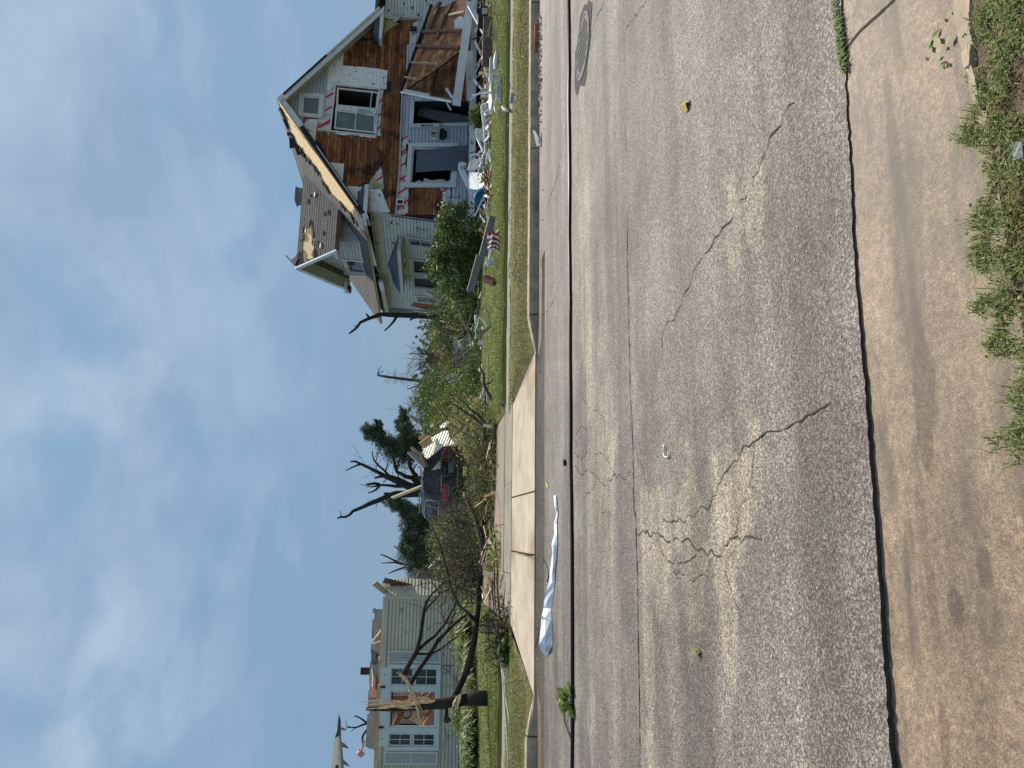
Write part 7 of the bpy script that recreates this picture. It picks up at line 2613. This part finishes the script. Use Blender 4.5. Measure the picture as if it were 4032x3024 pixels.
MB().prism([q + ES * a + ET * b for a, b in ((-.03, -.02), (.02, -.025), (.04, .01), (.0, .03), (-.03, .015))], EZ, .03).build('lump', M['black'], blk)
# white strip of sheet metal along the gutter
pr_ = [(455, 468, -80), (460, 478, 0), (470, 480, 40), (456, 472, 100), (458, 475, 160), (440, 476, 235), (447, 472, 290), (438, 470, 330), (430, 462, 400), (426, 460, 470), (408, 452, 530), (392, 442, 590), (390, 438, 640), (376, 440, 700), (366, 442, 800), (361, 440, 870), (372, 420, 905), (398, 412, 940)]
Vm, Fm = [], []
for xl, xr, y in pr_:
    g = ground(K3(xr, y), .01)
    tp = at(K3(xl, y), g[1] + .10)
    mid = (g + tp) / 2 + V3(0, -.02 + random.uniform(-.03, .03), .012 + random.uniform(-.012, .012))
    Vm += [g, mid, tp]
for i in range(len(pr_) - 1):
    for j in range(2):
        Fm.append([3 * i + j, 3 * i + j + 1, 3 * i + 4 + j, 3 * i + 3 + j])
fs = obj('metal_strip', Vm, Fm, M['flashing'])
sm_ = fs.modifiers.new('thickness', 'SOLIDIFY')
sm_.thickness = .004
tag(fs, 'long twisted white sheet metal strip lying along the gutter by the driveway', 'metal strip')
cable('thin_wire', 'thin black wire draped over the white metal strip', [K3(440, 690), K3(425, 760), K3(405, 830), K3(393, 890)], .006, z=.10)
cable('thin_wire', 'thin dark wire bowing beside the white metal strip', [K3(385, 320), K3(415, 370), K3(425, 430), K3(415, 470)], .006)
# white scrap on the kerb
ws = thing('white_scrap', 'white forked plastic scrap standing in the gutter against the far kerb', 'scrap', ground(K1(365, 900)))
for q in ([(330, 852), (345, 855), (385, 930), (370, 955), (355, 955)], [(385, 862), (394, 880), (378, 940), (365, 935), (368, 905)]):
    d = ground(K1(375, 930), 0)[1]
    prism('flap', [at(K1(*p), d + .0 + random.uniform(0, .05)) for p in q], V3(0, 1, .3), .006, M['white_film'], ws)
lf = thing('yellow_leaf', 'curled yellow leaf lying on the asphalt', 'leaf', ground(K1(1330, 700)))
for ring in ([(1312, 660), (1338, 668), (1352, 655), (1352, 645), (1356, 680), (1350, 725), (1330, 735), (1322, 700), (1308, 690)],):
    C0 = ground(K1(1332, 695)) + EZ * .045
    P = [ground(K1(*p)) + EZ * random.uniform(.008, .03) for p in ring]
    obj('blade', [C0] + P, [[0, i + 1, (i + 1) % len(P) + 1] for i in range(len(P))], M['leaf_yl'] if 'leaf_yl' in M else M['yellow'], lf)
sp = thing('leaf_sprig', 'small pale green leaf sprig lying on the road', 'leaf', ground(K3(1378, 905)))
Vl = []
for (a, b) in (((1378, 930), (1375, 868)), ((1378, 930), (1395, 890)), ((1378, 930), (1362, 890)), ((1378, 935), (1398, 920)), ((1376, 930), (1362, 915))):
    p, q = ground(K3(*a)) + EZ * .008, ground(K3(*b)) + EZ * .012
    s_ = np.cross(q - p, EZ) * .22
    m_ = (p + q) / 2 + EZ * .02
    Vl += [p, m_ - s_, q, m_ + s_]
npobj('leaf', np.array(Vl), 4, M['weed'], sp)['kind'] = 'stuff'
MB().tube([ground(K3(1378, 930)) + EZ * .006, ground(K3(1392, 970)) + EZ * .006], .003, 5).build('stalk', M['leaf_mid'], sp)
wc = tag(MB().tube([ground(K2(*p)) + EZ * .012 for p in ((1192, 1250), (1200, 1262), (1193, 1290), (1200, 1322), (1215, 1330), (1225, 1320), (1228, 1300))], .006, 6).build('white_scrap', M['plastic_white'], None, True), 'small curled white plastic scrap on the asphalt', 'scrap')
tag(MB().prism([ground(K2(*p)) + EZ * .004 for p in ((418, 1490), (425, 1495), (438, 1520), (432, 1526), (420, 1518))], EZ, .01).build('yellow_leaf', M['yellow']), 'narrow yellow leaf by the flooded gutter', 'leaf')
tag(MB().bar(ground(P4(1225, 400), .0) + EZ * .03, ground(P4(1218, 800), .0) + EZ * .03, .10, .05).build('rusty_strip', M['brick']), 'rusty orange strip lying in the gutter against the kerb', 'strip')
# vine on the cable
vn = thing('ivy_sprig', 'leafy green ivy sprig lying over the black cables', 'sprig', ground(K3(555, 1250)))
MB().tube([ground(K3(*p)) + EZ * z for p, z in (((540, 1150), .05), ((550, 1230), .06), ((548, 1300), .05), ((538, 1360), .02), ((552, 1420), .015), ((572, 1470), .015))], .007, 6).build('stem', M['twig'], vn, True)
Vl = []
for i in range(20):
    c = ground(K3(random.uniform(525, 590), random.choice([random.uniform(1150, 1195), random.uniform(1215, 1310)]))) + EZ * random.uniform(.02, .10)
    n_ = rand_dirs(1, 1.2)[0]
    a = np.cross(n_, rand_dirs(1)[0])
    a /= np.linalg.norm(a)
    b = np.cross(n_, a)
    s_ = random.uniform(.05, .085)
    for rr in (((-1, 0), (-.2, .75), (.1, .2), (0, 0)), ((-1, 0), (0, 0), (.1, -.2), (-.2, -.75)), ((0, 0), (.1, .2), (.55, .55), (1.1, 0)), ((0, 0), (1.1, 0), (.55, -.55), (.1, -.2))):
        Vl += [c + a * x * s_ + b * y * s_ + n_ * (abs(y) * .015) for x, y in rr]
npobj('leaf', np.array(Vl), 4, M['leaf_mid'], vn)['kind'] = 'stuff'
# gravel of litter in the far gutter
Vl = []
for i in range(420):
    p = (random.uniform(2112, 2136), abs(random.gauss(0, 230)) + 60)
    Vl.append(ground(p, -.02) + EZ * .012)
tag(npobj('gutter_litter', leaf_quads(np.array(Vl), .055, 1.0, .6), 4, M['stone']), 'pale leaf litter gathered along the far kerb', 'litter', kind='stuff')
Vl = []
for i in range(230):
    s = random.uniform(SL - 4, SR + 6)
    Vl.append(S(s, random.uniform(GL - .05, CF - .05), .01))
tag(npobj('gutter_leaves', leaf_quads(np.array(Vl), .035, 1.5, .5), 4, M['litter']), 'brown leaf litter in the flooded gutter', 'litter', kind='stuff')
# cables and roots along the sidewalk and driveway
cg = 'fallen utility wires along the driveway mouth'
for i in range(9):
    o_ = random.uniform(-1, 1)
    pts = [W1(535 + 8 * o_ + 4 * i, -20), W1(560 + 6 * i + random.uniform(-10, 10), 150), W1(575 + 8 * i, 330), W1(590 + 9 * i, 520), W1(592 + 10 * i + random.uniform(-14, 14), 760), W1(600 + 9 * i, 940), W1(610 + 10 * i, 1040)]
    cable('utility_wire', 'black utility wire in the bundle crossing the driveway mouth', pts, random.uniform(.008, .02), z=WZ + random.uniform(.0, .05), group=cg, wob=.05)
for i in range(8):
    pts = [M1(1185 + 8 * i, 1659), M1(1180 + 9 * i, 1480 + random.uniform(-40, 40)), M1(1165 + 9 * i, 1330), M1(1195 + 5 * i, 1150), M1(1175 + 6 * i, 980)]
    cable('utility_wire', 'black utility wire in the bundle right of the driveway', pts, random.uniform(.008, .018), z=LG + random.uniform(.0, .05), group='fallen utility wires on the lawn edge', wob=.05)
cable('lawn_cable', 'pale cable lying along the lawn in front of the brush', [M1(1225, 1010), M1(1225, 640), M1(1205, 420), M1(1190, 200), M1(1165, 0)], .013, 'twig_pale', z=LG)
cable('lawn_cable', 'long white wire lying across the left verge, outer one', [N2(290, 370), N2(330, 700), N2(355, 1000), N2(385, 1350), N2(405, 1680)], .012, 'stone', z=.13)
cable('lawn_cable', 'short white wire lying across the left verge beside the long one', [N2(292, 370), N2(335, 560), N2(355, 720), N2(358, 850), N2(385, 1000), N2(412, 1160)], .010, 'stone', z=.13)
gr = MB()
gp = at(M1(1165, 1470), 17.4)
gr.tube([gp + E1 * a + EZ * b for a, b in ((-.14, -.03), (-.08, .03), (.03, .04), (.12, -.02))], [.05, .09, .08, .05], 10)
tag(gr.build('insulator', M['lead'], None, True), 'grey insulator lump in the wire bundle on the lawn edge', 'insulator')
# root ball of wire, sticks and leaves on the sidewalk
rb_ = thing('wire_tangle', 'tangled heap of wire, sticks and leaves on the sidewalk left of the driveway', 'debris heap', ground(W1(700, 1250), WZ))
c0 = ground(W1(690, 1260), WZ)
mb = MB()
for i in range(70):
    c = c0 + V3(random.gauss(0, .32), random.gauss(0, .13), abs(random.gauss(.08, .09)))
    twigs(mb, c, V3(random.gauss(0, 1), random.gauss(0, .5), random.gauss(.2, .4)), random.uniform(.15, .5), .010, 1, .8)
for k in range(9):
    cc = ground(W1(590 + random.uniform(-20, 30), 1120 + random.uniform(-30, 30)), WZ) + EZ * .15
    r_ = random.uniform(.10, .2)
    tx = rand_dirs(2)
    mb.tube([cc + tx[0] * r_ * math.cos(g) + tx[1] * r_ * math.sin(g) for g in np.linspace(0, 6.28, 17)], .008, 5)
mb.build('wire', M['bark'], rb_)['kind'] = 'stuff'
P = c0 + RNG.normal(size=(300, 3)) * np.array([.25, .12, .07]) + V3(0, 0, .10)
npobj('dry_leaf', leaf_quads(P[P[:, 2] > .1], .07, .8, .5), 4, M['rafter'], rb_)['kind'] = 'stuff'
P = ground(W1(720, 1420), WZ) + RNG.normal(size=(150, 3)) * np.array([.10, .07, .04]) + V3(0, 0, .09)
npobj('leaf', leaf_quads(P[P[:, 2] > .1], .12, 1.0, .7), 4, M['leaf_dark'], rb_)['kind'] = 'stuff'
P = ground(W1(610, 330), WZ) + RNG.normal(size=(160, 3)) * np.array([.22, .12, .06]) + V3(0, 0, .11)
gs = thing('green_sprig', 'bright green leafy sprig on the sidewalk at the driveway', 'sprig', ground(W1(610, 330), WZ))
npobj('foliage', leaf_quads(P[P[:, 2] > .1], .09, 1.0, .6), 4, M['leaf_yellow'], gs)['kind'] = 'stuff'
# sticks and pale scraps on the lawn and verge
tw = MB()
for i in range(60):
    p = (random.uniform(1925, 2070), random.uniform(0, 1300))
    c = ground(p, LG if p[0] < 1990 else .13) + EZ * .03
    a = random.uniform(0, 3.14)
    l = random.uniform(.05, .22)
    tw.tube([c - V3(math.cos(a), math.sin(a), 0) * l, c + V3(0, 0, .02), c + V3(math.cos(a + .3), math.sin(a + .3), 0) * l], .008, 5)
tag(tw.build('lawn_sticks', M['twig_pale']), 'pale sticks and splinters strewn over the lawn and verge', 'sticks', kind='stuff')
bq = MB()
for p in ((555, 300), (600, 470), (650, 420), (640, 560), (625, 650), (675, 380)):
    twigs(bq, ground(P4(*p), LG) + EZ * .05, V3(random.gauss(0, 1), random.gauss(0, .3), .15), .5, .016, 2, .7)
bs_ = thing('branch_scrap', 'forked pale branch lying on the lawn below the brown board', 'branch', ground(P4(600, 470), LZ))
bq.build('twig', M['twig_pale'], bs_)['kind'] = 'stuff'
tag(MB().bar(ground(P4(870, 1430), .13) + EZ * .04, ground(P4(850, 1560), .13) + EZ * .04, .05, .06).build('grey_scrap', M['pipe']), 'small dark grey scrap on the verge under the wicker chair', 'scrap')
tag(MB().tube([ground(Y1(*p), .14) + EZ * .05 for p in ((775, 75), (805, 120), (870, 155))], [.03, .045, .03], 7).build('pale_scrap', M['stone'], None, True), 'pale curved scrap on the sidewalk edge below the railing', 'scrap')
# near side: paper scrap in the weeds, sprig on the pan
nb = ground(Q4(1620, 980), .12)
pp = MB()
pp.prism([nb + EZ * .012 + V3(*v) for v in ((-.020, -.013, -.04), (.02, -.012, -.034), (.016, .015, -.03), (-.006, .016, -.036), (-.022, .008, -.034))], V3(.2, .2, .9), .003)
tag(pp.build('foil_scrap', M['wrapper']), 'crumpled grey wrapper scrap among the weeds at the near kerb', 'wrapper')

# rubble strewn between the porch skirt and the lawn
def scatter(name, label, m, n, y0, y1, x0, x1, lo, hi, thin=.02):
    mb = MB()
    for _ in range(n):
        p = (random.uniform(x0, x1), random.uniform(y0, y1))
        c = ground(p, LZ) + EZ * random.uniform(.0, .16)
        a = rand_dirs(1)[0] * np.array([1, 1, .35])
        a /= np.linalg.norm(a)
        l = random.uniform(lo, hi)
        mb.bar(c - a * l / 2, c + a * l / 2, random.uniform(.02, .10), random.uniform(.006, thin))
    return tag(mb.build(name, M[m]), label, 'rubble', kind='stuff')


scatter('white_fragments', 'white broken slats and trim strewn before the collapsed porch', 'plastic_white', 85, 20, 830, 1908, 1938, .06, .32)
scatter('brown_fragments', 'brown wood splinters and bark strewn before the collapsed porch', 'lumber_red', 150, 20, 950, 1905, 1940, .06, .45)
scatter('broken_porch_boards', 'long splintered white and grey porch boards heaped before the skirt', 'white_old', 46, 0, 860, 1900, 1930, .4, 1.3, .04)
scatter('broken_brown_boards', 'splintered brown porch boards heaped before the skirt', 'wood2', 36, 0, 860, 1898, 1928, .3, 1.0, .03)
scatter('dark_fragments', 'torn dark shingles strewn before the collapsed porch', 'felt', 110, 0, 1100, 1905, 1935, .08, .3)
scatter('grey_fragments', 'pale grey scraps strewn through the brush between the houses', 'siding', 60, 1150, 1640, 1850, 1925, .08, .4)
scatter('brush_splinters', 'pale splintered wood in the brush along the driveway', 'splinter', 50, 1640, 2350, 1900, 1950, .08, .4)
bush('leafy_shrub', 'small light green plant behind the broken railing under the porch skirt', 'plant', [px_blob(Y1(350, 300), 22, .28, .25, .2), px_blob(Y1(350, 220), 22, .22, .2, .18)], 1500, .09, [('leaf_yellow', 1), ('leaf_mid', 1)], ncl=40, spread=.07, nst=8)
bush('leafy_shrub', 'sparse weeds along the lawn edge beside the teal tub', 'plant', [px_blob(Y2(480, 230), 20.6, .3, .25, .14), px_blob(Y1(500, 1200), 20.6, .3, .25, .14)], 1300, .07, [('leaf_mid', 1), ('leaf_yellow', 1)], ncl=40, spread=.07, nst=8)

# ------------------------------------------------------------------ grass
def blades(name, pts, h, w, m, lean=.5, label=None, cat=None, nseg=1):
    n = len(pts)
    a = RNG.uniform(0, 2 * np.pi, n)
    hd = np.stack([np.cos(a), np.sin(a), np.zeros(n)], 1)
    sd = np.stack([-np.sin(a), np.cos(a), np.zeros(n)], 1)
    H = (h * RNG.uniform(.45, 1.3, n))[:, None]
    ln = (lean * RNG.uniform(.1, 1.4, n))[:, None]
    W = (w * RNG.uniform(.6, 1.3, n))[:, None]
    up = np.array([[0, 0, 1.0]])
    p0 = pts
    p1 = pts + up * H * .62 + hd * H * ln * .30
    p2 = pts + up * H * np.maximum(.25, 1 - .45 * ln) + hd * H * ln
    V = np.empty((n, 2, 4, 3))
    V[:, 0, 0], V[:, 0, 1], V[:, 0, 2], V[:, 0, 3] = p0 - sd * W * .5, p0 + sd * W * .5, p1 + sd * W * .45, p1 - sd * W * .45
    V[:, 1, 0], V[:, 1, 1], V[:, 1, 2], V[:, 1, 3] = p1 - sd * W * .45, p1 + sd * W * .45, p2 + sd * W * .06, p2 - sd * W * .06
    o = npobj(name, V.reshape(-1, 3), 4, M[m])
    return tag(o, label, cat, kind='stuff')


def stpts(s, t, z):
    return s[:, None] * ES[None] + t[:, None] * ET[None] + np.asarray(z)[:, None] * EZ[None]


def inview(P):
    q = P - CAMP
    w = q @ _F
    a = FOC * (q @ _r) / w
    return P[(np.abs(a) < 1750)]


def verge_pts(n, dry):
    t = RNG.uniform(VB0 - .03, WK0 + .44, n)
    s = RNG.uniform(-9, 14, n)
    f = (t - VB0) / (WK0 - VB0)
    keep = (s > ar0 + (ar1 - ar0) * f - .03) | (s < al0 + (al1 - al0) * f + .03)
    pt = np.sin(s * 2.1 + t * 3.3) + np.sin(s * 5.3 - t * 4.1 + 1) * .6 + RNG.normal(size=n) * .5
    worn = (t < VB0 + .95) & (t > VB0 + .1) & (s > 3.5) & (s < 9.5)
    keep &= ((pt > .3) | worn) if dry else ((pt < .9) & ~(worn & (RNG.random(n) < .75)))
    s, t, f = s[keep], t[keep], f[keep]
    return inview(stpts(s, t, .095 + .03 * np.sin(np.clip(f, 0, 1) * 3.1)))


blades('verge_grass', verge_pts(64000, 0), .055, .007, 'grass', .9, 'short worn grass on the verge between kerb and sidewalk', 'grass')
blades('verge_dry_grass', verge_pts(75000, 1), .05, .007, 'grass_dry', 1.1, 'dry straw in the verge grass', 'grass')


def lawn_pts(n):
    t = WK1 + .05 + RNG.random(n) ** 1.5 * 9.5
    s = RNG.uniform(-11, 17, n)
    keep = (s > DR0 + (t - WK1) * .02 - .04) | (s < DL0 - (t - WK1) * .02 + .04)
    return inview(stpts(s[keep], t[keep], np.full(keep.sum(), LZ - .005)))


blades('lawn_grass', lawn_pts(120000), .055, .009, 'grass', .7, 'green lawn grass before the two houses', 'grass')
blades('lawn_dry_grass', lawn_pts(26000), .05, .008, 'grass_dry', .9, 'dry blades in the lawn', 'grass')
# near verge weeds: ragged rim over the kerb
def near_pts(n, t0, t1, edge_j):
    s = .22 + 2.4 * RNG.random(n) ** .85
    nz = .035 * np.sin(s * 11) + .03 * np.sin(s * 23 + 1) + .02 * np.sin(s * 51)
    bare = np.clip((s - 1.12) / .18, 0, 1) * .13        # the kerb shows at the right
    t = t1 - RNG.random(n) ** edge_j * (t1 - t0) + nz - bare
    clump = np.sin(s * 37 + t * 19) * np.sin(s * 17 - t * 41) + RNG.normal(size=n) * .35
    k = clump > -.05
    return stpts(s[k], t[k], np.full(k.sum(), .064))


blades('near_weeds', near_pts(17000, 1.60, 1.74, .9), .028, .0032, 'weed', 1.2, 'ragged green weeds along the near kerb', 'weeds')
blades('near_grass', near_pts(9000, 1.56, 1.745, .9), .045, .0026, 'grass', 1.3, 'thin grass blades among the near weeds', 'grass')
blades('near_straw', near_pts(13000, 1.1, 1.74, .9), .03, .0026, 'litter', 2.2, 'dry straw litter behind the near kerb', 'straw')
Pl = near_pts(3500, 1.0, 1.70, 1.0) + EZ * .025
tag(npobj('near_leaf_litter', leaf_quads(Pl, .015, 1.6, .6), 4, M['litter']), 'brown leaf fragments on the soil behind the near kerb', 'leaf litter', kind='stuff')
Pl = near_pts(2200, 1.52, 1.745, .9) + EZ * np.array(RNG.uniform(.02, .05, 1))
tag(npobj('near_clover', leaf_quads(Pl, .011, 1.2, .6), 4, M['weed']), 'small broad weed leaves along the near kerb', 'weeds', kind='stuff')
# weeds in the joint between asphalt and pan at the right
jw = np.array([ground(Q4(lerp(485, 545, f) + random.uniform(-8, 10), lerp(0, 470, f)), 0) for f in RNG.random(620) ** .9])
blades('joint_weeds', jw, .022, .004, 'weed', 1.4, 'moss and weeds in the joint between asphalt and gutter', 'weeds')
jw = np.array([ground(Q6(785 + random.uniform(-6, 6), random.uniform(985, 1070)), -.03) for _ in range(26)])
blades('joint_sprout', jw, .03, .004, 'weed', 1.0, 'tiny green sprout in the asphalt edge', 'weeds')
for i, (p, r_) in enumerate(((Q4(1160, 200), .035), (Q4(1180, 370), .03))):
    P = on_pan(p, .008) + RNG.normal(size=(30, 3)) * np.array([r_, r_, .002])
    tag(npobj('fallen_leaf', leaf_quads(P[:8], .03, 6.0, .5), 4, M['weed']), ('green leaves lying on the concrete pan by the white kerb end', 'few green leaves on the concrete pan a little left of the kerb end')[i], 'leaf', kind='stuff')
jw = np.array([ground((lerp(2030, 2098, f), lerp(2172, 2190, f) + random.uniform(-3, 3)), .05) for f in RNG.random(150)])
blades('apron_joint_grass', jw, .05, .008, 'grass', 1.0, 'grass growing in the apron joint', 'grass')
# small pebbles on the asphalt near the camera
Pb = []
for i in range(260):
    s, t = random.uniform(-1.6, 2.6), random.uniform(2.5, 7)
    Pb.append(S(s, t, .004))
tag(npobj('road_grit', leaf_quads(np.array(Pb), .012, 3.0, .9), 4, M['stone']), 'grit scattered on the asphalt', 'grit', kind='stuff')
